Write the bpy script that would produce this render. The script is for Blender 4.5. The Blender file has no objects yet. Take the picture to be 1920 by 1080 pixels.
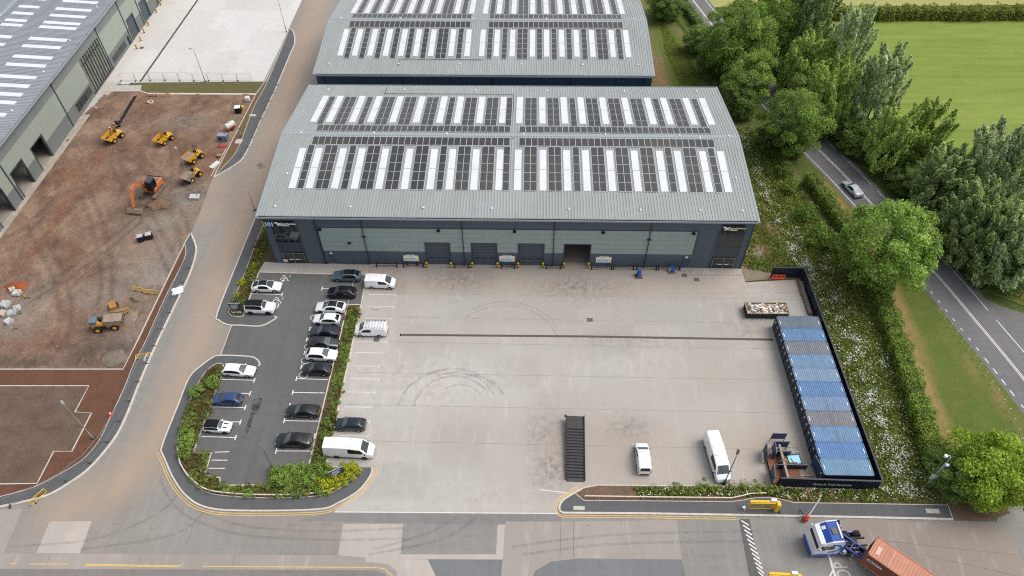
import bpy, bmesh, math, random
import numpy as np
from mathutils import Vector, Matrix
rad=math.radians
random.seed(7); RNG=np.random.default_rng(11)
sc=bpy.context.scene
COL=sc.collection
# ---------------------------------------------------------------- survey camera (world metres, z up)
CP=Vector((43.6372,-84.6582,86.4641)); YAW,PITCH,ROLL,FPX=-.0324,.8275,-.0114,1314.33
_f=Vector((math.sin(YAW)*math.cos(PITCH),math.cos(YAW)*math.cos(PITCH),-math.sin(PITCH)))
_r=Vector((math.cos(YAW),-math.sin(YAW),0)); _u=_r.cross(_f)
_r,_u=math.cos(ROLL)*_r+math.sin(ROLL)*_u,-math.sin(ROLL)*_r+math.cos(ROLL)*_u
def P(px,py,z=0.0):
    """surveyed point of the site at height z"""
    d=_f+_r*((px-960)/FPX)+_u*((540-py)/FPX)
    p=CP+d*((z-CP.z)/d.z); return Vector((p.x,p.y,z))
def PP(pts,z=0.0): return [P(a,b,z) for a,b in pts]
def crv(pts,n=6,closed=False):
    """Catmull-Rom through points"""
    V=[Vector(p) for p in pts]; out=[]; N=len(V)
    for i in range(N if closed else N-1):
        g=lambda k: V[k%N] if closed else V[max(0,min(N-1,k))]
        a,b,c,d=g(i-1),g(i),g(i+1),g(i+2)
        for k in range(n):
            t=k/n; out.append(.5*((2*b)+(c-a)*t+(2*a-5*b+4*c-d)*t*t+(3*b-a-3*c+d)*t**3))
    if not closed: out.append(V[-1])
    return out
def off(pts,d):
    """offset polyline to its left by d"""
    o=[];N=len(pts)
    for i in range(N):
        a=pts[max(0,i-1)];c=pts[min(N-1,i+1)]
        t=Vector((c.x-a.x,c.y-a.y,0))
        if t.length<1e-6:t=Vector((1,0,0))
        t.normalize(); o.append(Vector((pts[i].x-t.y*d,pts[i].y+t.x*d,pts[i].z)))
    return o
def resample(pts,step):
    o=[pts[0].copy()];acc=0
    for a,b in zip(pts,pts[1:]):
        L=(b-a).length; s=step-acc
        while s<=L and L>0:
            o.append(a.lerp(b,s/L)); s+=step
        acc=L-(s-step)
    return o
# ---------------------------------------------------------------- materials
MATS={}
def lin(c):
    f=lambda v:(v/255/12.92) if v/255<=.04045 else ((v/255+.055)/1.055)**2.4
    return (f(c[0]),f(c[1]),f(c[2]),1)
def newmat(n):
    m=bpy.data.materials.new(n); m.use_nodes=True; t=m.node_tree
    return m,t,t.nodes['Principled BSDF']
def flat(n,c,rough=.6,metal=0,spec=.4,var=0,scale=3,bump=0,bscale=20):
    """colour c as sRGB 0-255; var adds mottling"""
    if n in MATS: return MATS[n]
    m,t,b=newmat(n); L=lin(c)
    b.inputs['Base Color'].default_value=L; b.inputs['Roughness'].default_value=rough; b.inputs['Metallic'].default_value=metal
    b.inputs['Specular IOR Level'].default_value=spec
    if var or bump:
        tc=t.nodes.new('ShaderNodeTexCoord'); nz=t.nodes.new('ShaderNodeTexNoise'); nz.inputs['Scale'].default_value=scale; nz.inputs['Detail'].default_value=5
        t.links.new(tc.outputs['Object'],nz.inputs['Vector'])
        if var:
            mr=t.nodes.new('ShaderNodeMapRange'); mr.inputs[1].default_value=.3; mr.inputs[2].default_value=.7; mr.inputs[3].default_value=1-var; mr.inputs[4].default_value=1+var
            mx=t.nodes.new('ShaderNodeMix'); mx.data_type='RGBA'; mx.blend_type='MULTIPLY'; mx.inputs[0].default_value=1
            cb=t.nodes.new('ShaderNodeCombineColor')
            t.links.new(nz.outputs[0],mr.inputs[0])
            for k in range(3): t.links.new(mr.outputs[0],cb.inputs[k])
            mx.inputs[6].default_value=L; t.links.new(cb.outputs[0],mx.inputs[7]); t.links.new(mx.outputs[2],b.inputs['Base Color'])
        if bump:
            n2=t.nodes.new('ShaderNodeTexNoise'); n2.inputs['Scale'].default_value=bscale; n2.inputs['Detail'].default_value=4
            t.links.new(tc.outputs['Object'],n2.inputs['Vector'])
            bp=t.nodes.new('ShaderNodeBump'); bp.inputs['Strength'].default_value=bump; bp.inputs['Distance'].default_value=.1
            t.links.new(n2.outputs[0],bp.inputs['Height']); t.links.new(bp.outputs[0],b.inputs['Normal'])
    MATS[n]=m; return m
class G:
    """tiny node-graph builder for ground materials: layers of colour mixed by masks"""
    def __init__(s,n,c,rough=.9):
        s.m,s.t,s.b=newmat(n); s.b.inputs['Roughness'].default_value=rough; s.b.inputs['Specular IOR Level'].default_value=.25
        s.tc=s.t.nodes.new('ShaderNodeTexCoord'); s.cur=None; s.base=lin(c); s.hs=[]
    def noise(s,scale,detail=5,rough=.55,dist=0,stretch=None,rot=0):
        n=s.t.nodes.new('ShaderNodeTexNoise'); n.inputs['Scale'].default_value=scale; n.inputs['Detail'].default_value=detail; n.inputs['Roughness'].default_value=rough; n.inputs['Distortion'].default_value=dist
        src=s.tc.outputs['Object']
        if stretch or rot:
            mp=s.t.nodes.new('ShaderNodeMapping'); mp.inputs['Scale'].default_value=stretch or (1,1,1); mp.inputs['Rotation'].default_value=(0,0,rot); s.t.links.new(src,mp.inputs[0]); src=mp.outputs[0]
        s.t.links.new(src,n.inputs['Vector']); return n.outputs[0]
    def attr(s,name):
        a=s.t.nodes.new('ShaderNodeAttribute'); a.attribute_name=name; return a.outputs['Fac']
    def rng(s,v,a,b,lo=0,hi=1):
        r=s.t.nodes.new('ShaderNodeMapRange'); r.inputs[1].default_value=a; r.inputs[2].default_value=b; r.inputs[3].default_value=lo; r.inputs[4].default_value=hi
        s.t.links.new(v,r.inputs[0]); return r.outputs[0]
    def mul(s,a,b,op='MULTIPLY'):
        m=s.t.nodes.new('ShaderNodeMath'); m.operation=op
        for i,v in enumerate((a,b)):
            if isinstance(v,(int,float)): m.inputs[i].default_value=v
            else: s.t.links.new(v,m.inputs[i])
        return m.outputs[0]
    def mix(s,fac,c,blend='MIX'):
        m=s.t.nodes.new('ShaderNodeMix'); m.data_type='RGBA'; m.blend_type=blend
        if isinstance(fac,(int,float)): m.inputs[0].default_value=fac
        else: s.t.links.new(fac,m.inputs[0])
        if s.cur is None: m.inputs[6].default_value=s.base
        else: s.t.links.new(s.cur,m.inputs[6])
        if isinstance(c,tuple): m.inputs[7].default_value=lin(c)
        else: s.t.links.new(c,m.inputs[7])
        s.cur=m.outputs[2]; return s
    def tone(s,v,lo,hi,a=.3,b=.7):
        """multiply brightness by lo..hi along mask v"""
        r=s.rng(v,a,b,lo,hi); cb=s.t.nodes.new('ShaderNodeCombineColor')
        for k in range(3): s.t.links.new(r,cb.inputs[k])
        return s.mix(1.0,cb.outputs[0],'MULTIPLY')
    def bump(s,scale,strength=.4,dist=.1,detail=6):
        n=s.noise(scale,detail); bp=s.t.nodes.new('ShaderNodeBump'); bp.inputs['Strength'].default_value=strength; bp.inputs['Distance'].default_value=dist
        s.t.links.new(n,bp.inputs['Height']); s.t.links.new(bp.outputs[0],s.b.inputs['Normal']); return s
    def done(s):
        if s.cur is not None: s.t.links.new(s.cur,s.b.inputs['Base Color'])
        else: s.b.inputs['Base Color'].default_value=s.base
        MATS[s.m.name]=s.m; return s.m
def leafmat(n,stops,trans=.45,rough=.55):
    m,t,b=newmat(n)
    g=t.nodes.new('ShaderNodeNewGeometry'); cr=t.nodes.new('ShaderNodeValToRGB'); e=cr.color_ramp.elements
    stops=[(p,tuple(min(255,v*1.19) for v in c)) for p,c in stops]
    e[0].position=stops[0][0]; e[0].color=lin(stops[0][1]); e[1].position=stops[-1][0]; e[1].color=lin(stops[-1][1])
    for p,c in stops[1:-1]:
        k=e.new(p); k.color=lin(c)
    t.links.new(g.outputs['Random Per Island'],cr.inputs[0])
    # each plant its own tint
    oi=t.nodes.new('ShaderNodeObjectInfo'); mr=t.nodes.new('ShaderNodeMapRange'); mr.inputs[3].default_value=.84; mr.inputs[4].default_value=1.16
    t.links.new(oi.outputs['Random'],mr.inputs[0]); hs=t.nodes.new('ShaderNodeHueSaturation'); at=t.nodes.new('ShaderNodeAttribute'); at.attribute_name='tone'; ad=t.nodes.new('ShaderNodeMath'); t.links.new(mr.outputs[0],ad.inputs[0]); t.links.new(at.outputs['Fac'],ad.inputs[1]); t.links.new(ad.outputs[0],hs.inputs['Value']); t.links.new(cr.outputs[0],hs.inputs['Color'])
    t.links.new(hs.outputs[0],b.inputs['Base Color']); b.inputs['Roughness'].default_value=rough; b.inputs['Specular IOR Level'].default_value=.2
    tr=t.nodes.new('ShaderNodeBsdfTranslucent'); t.links.new(hs.outputs[0],tr.inputs[0]); mx=t.nodes.new('ShaderNodeMixShader'); mx.inputs[0].default_value=trans
    t.links.new(b.outputs[0],mx.inputs[1]); t.links.new(tr.outputs[0],mx.inputs[2]); t.links.new(mx.outputs[0],t.nodes['Material Output'].inputs[0])
    MATS[n]=m; return m
# ---------------------------------------------------------------- mesh builder
class MB:
    def __init__(s): s.v=[];s.f=[];s.mi=[];s.k=0;s.M=Matrix.Identity(4)
    def slot(s,k): s.k=k; return s
    def add(s,vs,fs):
        o=len(s.v); s.v+=[tuple(s.M@Vector(p)) for p in vs]; s.f+=[[o+i for i in f] for f in fs]; s.mi+=[s.k]*len(fs); return s
    def box(s,c,d,rz=0,bev=0,rx=0,ry=0):
        x,y,z=d[0]/2,d[1]/2,d[2]/2
        R=Matrix.Rotation(rz,3,'Z')@Matrix.Rotation(ry,3,'Y')@Matrix.Rotation(rx,3,'X'); c=Vector(c)
        if bev<=0:
            vs=[c+R@Vector((sx*x,sy*y,sz*z)) for sz in(-1,1) for sx,sy in((-1,-1),(1,-1),(1,1),(-1,1))]
            return s.add(vs,[(3,2,1,0),(4,5,6,7),(0,1,5,4),(1,2,6,5),(2,3,7,6),(3,0,4,7)])
        b=min(bev,x*.9,y*.9,z*.9); vs=[];
        oct_=lambda ix,iy:[(ix,-iy+b),(ix,iy-b),(ix-b,iy),(-ix+b,iy),(-ix,iy-b),(-ix,-iy+b),(-ix+b,-iy),(ix-b,-iy)]
        rings=[(oct_(x-b,y-b),-z),(oct_(x,y),-z+b),(oct_(x,y),z-b),(oct_(x-b,y-b),z)]
        for rg,zz in rings: vs+=[c+R@Vector((p[0],p[1],zz)) for p in rg]
        fs=[tuple(range(7,-1,-1)),tuple(range(24,32))]
        for k in range(3):
            for i in range(8): fs.append((k*8+i,k*8+(i+1)%8,(k+1)*8+(i+1)%8,(k+1)*8+i))
        return s.add(vs,fs)
    def bb(s,a,b,bev=0):
        return s.box([(a[i]+b[i])/2 for i in range(3)],[abs(b[i]-a[i]) for i in range(3)],0,bev)
    def tube(s,a,b,r,n=8,r2=None,cap=True):
        a,b=Vector(a),Vector(b); d=(b-a)
        if d.length<1e-6: return s
        q=d.to_track_quat('Z','Y').to_matrix(); r2=r if r2 is None else r2
        vs=[a+q@Vector((r*math.cos(2*math.pi*i/n),r*math.sin(2*math.pi*i/n),0)) for i in range(n)]+[b+q@Vector((r2*math.cos(2*math.pi*i/n),r2*math.sin(2*math.pi*i/n),0)) for i in range(n)]
        fs=[(i,(i+1)%n,n+(i+1)%n,n+i) for i in range(n)]
        if cap: fs+=[tuple(range(n-1,-1,-1)),tuple(range(n,2*n))]
        return s.add(vs,fs)
    def path(s,pts,r,n=6):
        for a,b in zip(pts,pts[1:]): s.tube(a,b,r,n)
        return s
    def prism(s,poly,z0,z1):
        """poly: list of (x,y)"""
        n=len(poly); A=sum(poly[i][0]*poly[(i+1)%n][1]-poly[(i+1)%n][0]*poly[i][1] for i in range(n))
        if A<0: poly=list(reversed(poly))
        vs=[(p[0],p[1],z0) for p in poly]+[(p[0],p[1],z1) for p in poly]
        fs=[tuple(range(n-1,-1,-1)),tuple(range(n,2*n))]+[(i,(i+1)%n,n+(i+1)%n,n+i) for i in range(n)]
        return s.add(vs,fs)
    def side(s,poly,y0,y1):
        """poly of (x,z) extruded along y"""
        n=len(poly); A=sum(poly[i][0]*poly[(i+1)%n][1]-poly[(i+1)%n][0]*poly[i][1] for i in range(n))
        if A<0: poly=list(reversed(poly))
        vs=[(p[0],y0,p[1]) for p in poly]+[(p[0],y1,p[1]) for p in poly]
        fs=[tuple(range(n)),tuple(range(2*n-1,n-1,-1))]+[(i,n+i,n+(i+1)%n,(i+1)%n) for i in range(n)]
        return s.add(vs,fs)
    def ribbon(s,pts,w,z0,z1,closed=False):
        P_=[Vector((p[0],p[1],0)) for p in pts]
        if closed: P_=P_+[P_[0]]
        L=off(P_,w/2);R_=off(P_,-w/2); n=len(P_)
        vs=[(p.x,p.y,z1) for p in L]+[(p.x,p.y,z1) for p in R_]+[(p.x,p.y,z0) for p in L]+[(p.x,p.y,z0) for p in R_]
        fs=[]
        for i in range(n-1):
            fs+=[(n+i,n+i+1,i+1,i)]
            if z1-z0>.02: fs+=[(i,i+1,2*n+i+1,2*n+i),(n+i+1,n+i,3*n+i,3*n+i+1)]
        if z1-z0>.02: fs+=[(0,2*n,3*n,n),(n-1,2*n-1,4*n-1,3*n-1)]
        return s.add(vs,fs)
    def mesh(s,name,mats,smooth=False):
        me=bpy.data.meshes.new(name); me.from_pydata(s.v,[],s.f)
        for m in (mats if isinstance(mats,(list,tuple)) else [mats]): me.materials.append(m)
        if len(me.materials)>1: me.polygons.foreach_set('material_index',s.mi)
        if smooth: me.polygons.foreach_set('use_smooth',[True]*len(me.polygons))
        me.update(); return me
    def obj(s,name,mats,parent=None,smooth=False):
        return link(name,s.mesh(name,mats,smooth),parent)
def link(name,data,parent=None):
    o=bpy.data.objects.new(name,data); COL.objects.link(o)
    if parent is not None: o.parent=parent
    return o
def tag(o,label=None,cat=None,group=None,kind=None):
    if label:o['label']=label
    if cat:o['category']=cat
    if group:o['group']=group
    if kind:o['kind']=kind
    return o
def thing(name,label,cat,loc=(0,0,0),rz=0,group=None):
    o=bpy.data.objects.new(name,None); o.empty_display_size=.3; COL.objects.link(o); o.location=loc; o.rotation_euler=(0,0,rz)
    return tag(o,label,cat,group)
KIDS={}
def dup(root,loc,rz=0,label=None,group=None,scale=None):
    r=root.copy(); COL.objects.link(r); r.location=loc; r.rotation_euler=(0,0,rz)
    if scale: r.scale=scale
    if label:r['label']=label
    if group:r['group']=group
    for ch in kids(root):
        c=ch.copy(); COL.objects.link(c); c.parent=r
        for g in kids(ch):
            d=g.copy(); COL.objects.link(d); d.parent=c
    return r
def kids(o):
    if o.name not in KIDS: KIDS[o.name]=[c for c in bpy.data.objects if c.parent==o]
    return KIDS[o.name]
def sheet(name,pts,z,mat,kind='structure'):
    n=len(pts); me=bpy.data.meshes.new(name)
    A=sum(pts[i][0]*pts[(i+1)%n][1]-pts[(i+1)%n][0]*pts[i][1] for i in range(n))
    if A<0: pts=list(reversed(pts))
    me.from_pydata([(p[0],p[1],z) for p in pts],[],[tuple(range(n))]); me.materials.append(mat); me.update()
    o=link(name,me); o['kind']=kind; return o
def inpoly(X,Y,poly):
    c=np.zeros(X.shape,bool); n=len(poly)
    for i in range(n):
        x1,y1=poly[i][0],poly[i][1]; x2,y2=poly[i-1][0],poly[i-1][1]
        with np.errstate(divide='ignore',invalid='ignore'):
            t=((y1>Y)!=(y2>Y))&(X<(x2-x1)*(Y-y1)/(y2-y1+1e-12)+x1)
        c^=t
    return c
def blobs(X,Y,lst):
    """soft masks: (px,py,rx,ry,amount[,angle]) spots surveyed on the ground"""
    m=np.zeros(X.shape)
    for b in lst:
        c=P(b[0],b[1]); a=b[5] if len(b)>5 else 0
        dx,dy=X-c.x,Y-c.y; u=dx*math.cos(a)+dy*math.sin(a); v=-dx*math.sin(a)+dy*math.cos(a)
        m=np.maximum(m,b[4]*np.exp(-((u/b[2])**2+(v/b[3])**2)))
    return m
def near(X,Y,pts,w):
    """soft mask round a polyline"""
    best=np.full(X.shape,1e9)
    for a,b in zip(pts,pts[1:]):
        dx,dy=b.x-a.x,b.y-a.y; L=dx*dx+dy*dy+1e-9
        t=np.clip(((X-a.x)*dx+(Y-a.y)*dy)/L,0,1); best=np.minimum(best,np.hypot(X-a.x-t*dx,Y-a.y-t*dy))
    return np.clip(1-best/w,0,1)**.8
def gridsheet(name,poly,z,step,mat,attrs=None,zf=None,kind='structure'):
    """a ground sheet cut to poly, finely divided, with wear masks stored on its points"""
    bm=bmesh.new(); n=len(poly)
    A=sum(poly[i][0]*poly[(i+1)%n][1]-poly[(i+1)%n][0]*poly[i][1] for i in range(n))
    if A<0: poly=list(reversed(poly))
    bm.faces.new([bm.verts.new((p[0],p[1],z)) for p in poly])
    bm.normal_update(); bmesh.ops.triangulate(bm,faces=bm.faces[:],ngon_method='EAR_CLIP')
    xs=[p[0] for p in poly];ys=[p[1] for p in poly]
    for ax,lo,hi in((0,min(xs),max(xs)),(1,min(ys),max(ys))):
        v=lo+step
        while v<hi:
            co=[0,0,0];no=[0,0,0];co[ax]=v;no[ax]=1
            bmesh.ops.bisect_plane(bm,geom=bm.verts[:]+bm.edges[:]+bm.faces[:],plane_co=co,plane_no=no); v+=step
    me=bpy.data.meshes.new(name); bm.to_mesh(me); bm.free(); me.materials.append(mat)
    N=len(me.vertices); co=np.empty(N*3); me.vertices.foreach_get('co',co); co=co.reshape(-1,3)
    for k,fn in (attrs or {}).items():
        at=me.attributes.new(k,'FLOAT','POINT'); at.data.foreach_set('value',np.asarray(fn(co[:,0],co[:,1]),dtype=np.float32))
    if zf is not None:
        co[:,2]=z+zf(co[:,0],co[:,1]); me.vertices.foreach_set('co',co.ravel()); me.polygons.foreach_set('use_smooth',[True]*len(me.polygons))
    me.update(); o=link(name,me); o['kind']=kind; return o
def text_mesh(s,size,mat,depth=.02,bold=0.0):
    cu=bpy.data.curves.new('lettering','FONT'); cu.body=s; cu.size=size; cu.extrude=depth; cu.offset=bold; cu.align_x='CENTER'; cu.align_y='CENTER'
    o=bpy.data.objects.new('lettering',cu); COL.objects.link(o); dg=bpy.context.evaluated_depsgraph_get(); dg.update()
    me=bpy.data.meshes.new_from_object(o.evaluated_get(dg)); bpy.data.objects.remove(o); bpy.data.curves.remove(cu)
    me.materials.clear(); me.materials.append(mat); return me
def wtext(s,c,size,mat,parent,name='lettering',rot=(rad(90),0,0),bold=0,sx=1):
    o=link(name,text_mesh(s,size,mat,.015,bold),parent); o.location=c; o.rotation_euler=rot; o.scale=(sx,1,1); return o
# ================================================================ ground materials
def asphalt(n,c,patch=.1,dust=None,bl=None):
    g=G(n,c,.92); g.tone(g.noise(.07,4),1-patch,1+patch); g.tone(g.noise(1,5,.6,.3,(.05,1.1,1)),.95,1.04); g.tone(g.noise(1,4,.6,.3,(.9,.06,1),-.3),.93,1.06); g.tone(g.noise(1.3,6,.6),.94,1.06); g.tone(g.noise(9,3),.9,1.1)
    if dust:
        nz=g.rng(g.noise(.35,6,.6,0,(1,.35,1),-.35),.3,.7,.68,1.1)
        g.mix(g.mul(g.attr('dust'),nz),dust)
    if bl:
        g.mix(g.rng(g.mul(g.attr('oil'),g.noise(1.2,6,.65)),.33,.6),bl)
    return g.bump(14,.25,.03).done()
M_road=asphalt('road_asphalt',(138,135,130),.09,(164,145,127),(98,96,94))
M_park=asphalt('car_park_asphalt',(101,100,99),.07,None)
M_path=asphalt('path_asphalt',(94,95,96),.06)
M_aroad=asphalt('main_road_asphalt',(116,114,115),.08)
M_strip=asphalt('dark_strip_asphalt',(128,126,123),.08)
M_dkpatch=asphalt('grey_patch_asphalt',(116,117,118),.1)
M_side=asphalt('side_road_asphalt',(113,111,110),.07)
def concrete(n,c,joint=True,warm=(176,158,143),dark=(150,144,138),amt=.5):
    g=G(n,c,.85); g.tone(g.attr('slab'),.91,1.06,0,1)
    g.mix(g.rng(g.noise(.11,5,.6),.42,.75,0,.45),warm); g.mix(g.rng(g.noise(.5,7,.68,.6),.52,.78,0,amt),dark)
    g.mix(g.rng(g.noise(.9,6,.6,.2,(1,.25,1)),.55,.8,0,.35),(208,203,198))
    g.mix(g.mul(g.attr('tan'),g.rng(g.noise(.4,6,.6),.25,.7,.5,1.1)),warm)
    g.mix(g.mul(g.attr('oil'),g.rng(g.noise(1.1,6,.65),.36,.62)),(120,113,107))
    g.mix(g.mul(g.attr('pale'),g.rng(g.noise(.8,6,.65),.3,.75,0,.7)),(206,200,195))
    g.tone(g.noise(7,4),.95,1.05)
    return g.bump(6,.15,.02).done()
M_yard=concrete('yard_concrete',(171,167,160),True,(166,153,140),(146,143,139),.4)
M_newc=concrete('fresh_concrete',(202,200,196),True,(196,188,176),(176,174,172),.7)
M_patchc=concrete('patch_concrete',(178,170,161),True,(166,153,141),(160,152,146),.4)
M_tanc=concrete('weathered_concrete',(154,147,139),True,(150,138,127),(140,133,127),.4)
M_brownc=concrete('brown_concrete',(144,134,125),True,(140,126,114),(126,118,111),.4)
M_slabs=concrete('paving_slab_concrete',(170,164,155),True,(165,155,143),(150,146,140),.3)
M_kerb=flat('kerb_concrete',(198,189,176),.85,var=.12,scale=1.5)
M_white=flat('white_road_paint',(226,223,216),.8,var=.1,scale=2)
M_fadew=flat('faded_white_paint',(212,208,202),.85,var=.1,scale=2)
M_yell=flat('yellow_road_paint',(214,178,112),.8,var=.12,scale=1.5)
M_joint=flat('joint_sealant',(150,143,136),.9,var=.15,scale=.7)
M_jointd=flat('dark_joint_sealant',(116,110,104),.9,var=.2,scale=.7)
M_iron=flat('cast_iron',(96,94,92),.7,var=.15)
g=G('site_soil',(118,92,75),1.0)
g.mix(g.rng(g.noise(.09,6,.62,.5),.42,.58,0,.9),(145,121,102)); g.mix(g.rng(g.noise(.16,7,.65,.8,(1,.5,1),.5),.5,.68,0,.85),(88,69,58))
g.mix(g.mul(g.attr('grey'),g.rng(g.noise(.3,7,.7,.9),.24,.5)),(140,131,121)); g.mix(g.mul(g.attr('red'),g.rng(g.noise(.35,6,.6,.4),.3,.6)),(122,84,64))
g.mix(g.mul(g.attr('dark'),g.rng(g.noise(.35,6,.6,.4),.24,.5)),(84,72,66))
g.mix(g.rng(g.noise(.55,8,.72,1.2,(1,.4,1),.45),.58,.72,0,.5),(156,134,116)); g.tone(g.noise(.28,5,.6,.8),.8,1.16); g.tone(g.noise(1.8,7,.65,.5),.82,1.17); g.tone(g.noise(7,5,.6),.9,1.1)
M_soil=g.bump(1.1,.9,.35,8).done()
def soil(n,c,c2,c3,b=.6):
    g=G(n,c,1.0); g.mix(g.rng(g.noise(.4,6,.65,.5),.4,.65,0,.8),c2); g.mix(g.rng(g.noise(2.2,6,.7),.55,.75,0,.7),c3); g.tone(g.noise(6,5,.7),.75,1.25)
    return g.bump(3,b,.15,7).done()
M_redsoil=soil('red_bed_soil',(106,74,59),(92,66,52),(128,98,82))
M_gravel=soil('grey_brown_hardcore',(108,90,78),(88,72,63),(130,112,98))
M_bedsoil=soil('planting_bed_soil',(96,78,62),(84,80,52),(122,100,80))
M_bark=soil('bark_mulch_bed',(116,94,78),(104,84,70),(138,116,98))
M_sidegravel=soil('side_gravel',(140,128,112),(124,110,94),(158,146,130))
g=G('rough_ground',(88,98,48),1.0); g.mix(g.rng(g.noise(.12,6,.6,.4),.4,.65),(66,84,38)); g.mix(g.rng(g.noise(.3,6,.65),.52,.75,0,.8),(112,98,62)); g.tone(g.noise(2.2,6,.7),.72,1.25); g.tone(g.noise(9,4,.7),.8,1.2)
M_rough=g.bump(3,.7,.2).done()
g=G('lawn_grass',(92,106,48),1.0); g.mix(g.rng(g.noise(.22,6,.6),.45,.7,0,.7),(80,96,38)); g.mix(g.rng(g.noise(.5,6,.65),.5,.75,0,.75),(120,108,64)); g.mix(g.mul(g.attr('dry'),g.rng(g.noise(.6,6,.65),.2,.5)),(150,124,84)); g.tone(g.noise(3,6,.7),.78,1.2)
M_lawn=g.bump(5,.5,.1).done()
g=G('field_grass',(124,141,64),1.0); g.mix(g.rng(g.noise(.05,5,.6,.3,(.4,1,1)),.4,.65,0,.6),(134,147,72)); g.mix(g.rng(g.noise(.25,6,.65),.5,.75,0,.55),(108,128,52)); g.tone(g.noise(.5,4,.6,0,(.1,1.2,1)),.84,1.12); g.tone(g.noise(.06,3,.5,0,(.05,1,1)),.9,1.1); g.tone(g.noise(2.5,6,.75),.88,1.12)
M_field=g.bump(4,.5,.12).done()
g=G('stubble_field',(160,158,96),1.0); g.tone(g.noise(.3,6,.65),.9,1.1); M_stub=g.bump(3,.4,.1).done()
g=G('meadow_ground',(100,112,56),1.0); g.mix(g.rng(g.noise(.2,6,.62,.4),.42,.64,0,.85),(122,108,74)); g.mix(g.rng(g.noise(.45,6,.65),.5,.7,0,.8),(82,102,44)); g.mix(g.mul(g.attr('bare'),g.rng(g.noise(.5,6,.6),.2,.5)),(142,112,84)); g.tone(g.noise(2,6,.75),.65,1.3)
M_meadow=g.bump(3,.9,.25).done()

# ================================================================ ground sheets
B=900
sheet('ground',[(-B,-500),(B,-500),(B,1400),(-B,1400)],-.09,M_rough)
haul=PP([(120,960),(230,905),(300,820),(345,720),(385,600),(420,500),(470,380),(520,240),(570,90),(600,-10)])
haul2=PP([(300,820),(420,960),(640,1000)])
dustf=lambda X,Y: np.maximum(near(X,Y,haul,5.2)*1.0,np.maximum(near(X,Y,haul2,3.2)*.3, blobs(X,Y,[(355,395,8,5,.9),(330,330,6,6,.9),(390,350,6,5,.85),(0,1000,22,5,.25)])))
oilf=lambda X,Y: blobs(X,Y,[(478,925,3,1.2,.5),(490,310,2.6,1.2,1.3,1.0),(290,990,5,.8,.7),(360,1000,.5,3,.8)])
gridsheet('road',[(-95,-80),(140,-80),(140,-40),(20,-40),(20,140),(-95,140)],0,1.6,M_road,dict(dust=dustf,oil=oilf))
# --- construction site soil
site=PP([(0,693),(231,693),(258,640),(347,456),(358,437),(372,405),(400,330),(480,177),(277,176),(262,171),(200,172),(137,237),(40,384),(-40,480),(-140,640),(-150,693)])
greyf=lambda X,Y: blobs(X,Y,[(310,520,9,10,1),(200,560,7,4,.9),(250,640,6,3,.7),(360,370,6,4,1.2),(300,420,7,4,.9),(60,560,5,5,.6),(350,230,6,3,.6),(30,600,5,6,.8)])
redf=lambda X,Y: np.maximum(near(X,Y,PP([(190,290),(150,340),(95,430),(30,510)]),1.6)*1.0,blobs(X,Y,[(140,330,4,3,1),(280,560,3,2,.9),(200,580,8,5,.5),(60,640,9,3,.5),(30,545,2.5,1.5,.9),(400,300,3,6,.5)]))
trk=[crv(PP(t),6) for t in ([(215,300),(240,350),(290,430),(330,520),(345,600)],[(245,290),(300,340),(340,420),(352,470)],[(160,360),(190,450),(200,540),(170,660)],[(320,250),(330,330),(250,420),(120,520),(20,580)],[(60,420),(110,520),(120,620),(60,690)])]
def darkf(X,Y):
    m=darkb(X,Y)
    for t in trk:
        for d in (.9,-.9): m=np.maximum(m,near(X,Y,off(t,d),.55)*.6)
    return m
darkb=lambda X,Y: blobs(X,Y,[(290,385,5,2.5,1),(60,680,16,1.6,.8),(200,655,9,2.4,.7),(240,230,3,3,.5),(360,365,3,2,.7),(190,265,3,2,.5),(345,345,3,1.5,.7)])
def sz(X,Y):
    r=.05*np.sin(X*.9+np.sin(Y*.5))*np.sin(Y*.7+X*.2)+.03*np.sin(X*2.3+Y*1.1)*np.sin(Y*2.1-X*.6)
    return np.clip(r+.05,.004,.4)*1.0
gridsheet('dirt_ground',site,.012,.55,M_soil,dict(grey=greyf,red=redf,dark=darkf),sz)
sheet('soil_bed',PP([(0,694),(231,694),(258,641),(347,457),(349,473),(344,491),(328,523),(305.6,568),(273.6,640),(252,681),(234,726),(204,791),(184,830),(157,861),(118.5,886),(71,911),(30,924),(0,932),(-120,950),(-150,694)]),.02,M_redsoil)
sheet('hardcore_patch',PP([(-140,724),(167,724),(141,773),(172,775),(135,847),(101,847),(70,907),(0,908),(-140,912)]),.03,M_gravel)
sheet('soil_strip',PP([(480,177),(497,153),(502,153),(477,200),(453,263),(440,290),(418,318),(410,328),(402,330)]),.024,soil('verge_soil',(112,88,70),(98,92,56),(132,106,86)))
sheet('grass_strip',PP([(245,155),(497,153),(480,175),(277,175),(263,170),(232,169)]),.03,soil('thin_turf',(100,94,62),(92,92,54),(122,100,78)))
0 and sheet('soil_entrance',PP([(400,331),(412,329),(428,338),(421,350),(405,356),(392,350)]),.016,M_redsoil)
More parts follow.
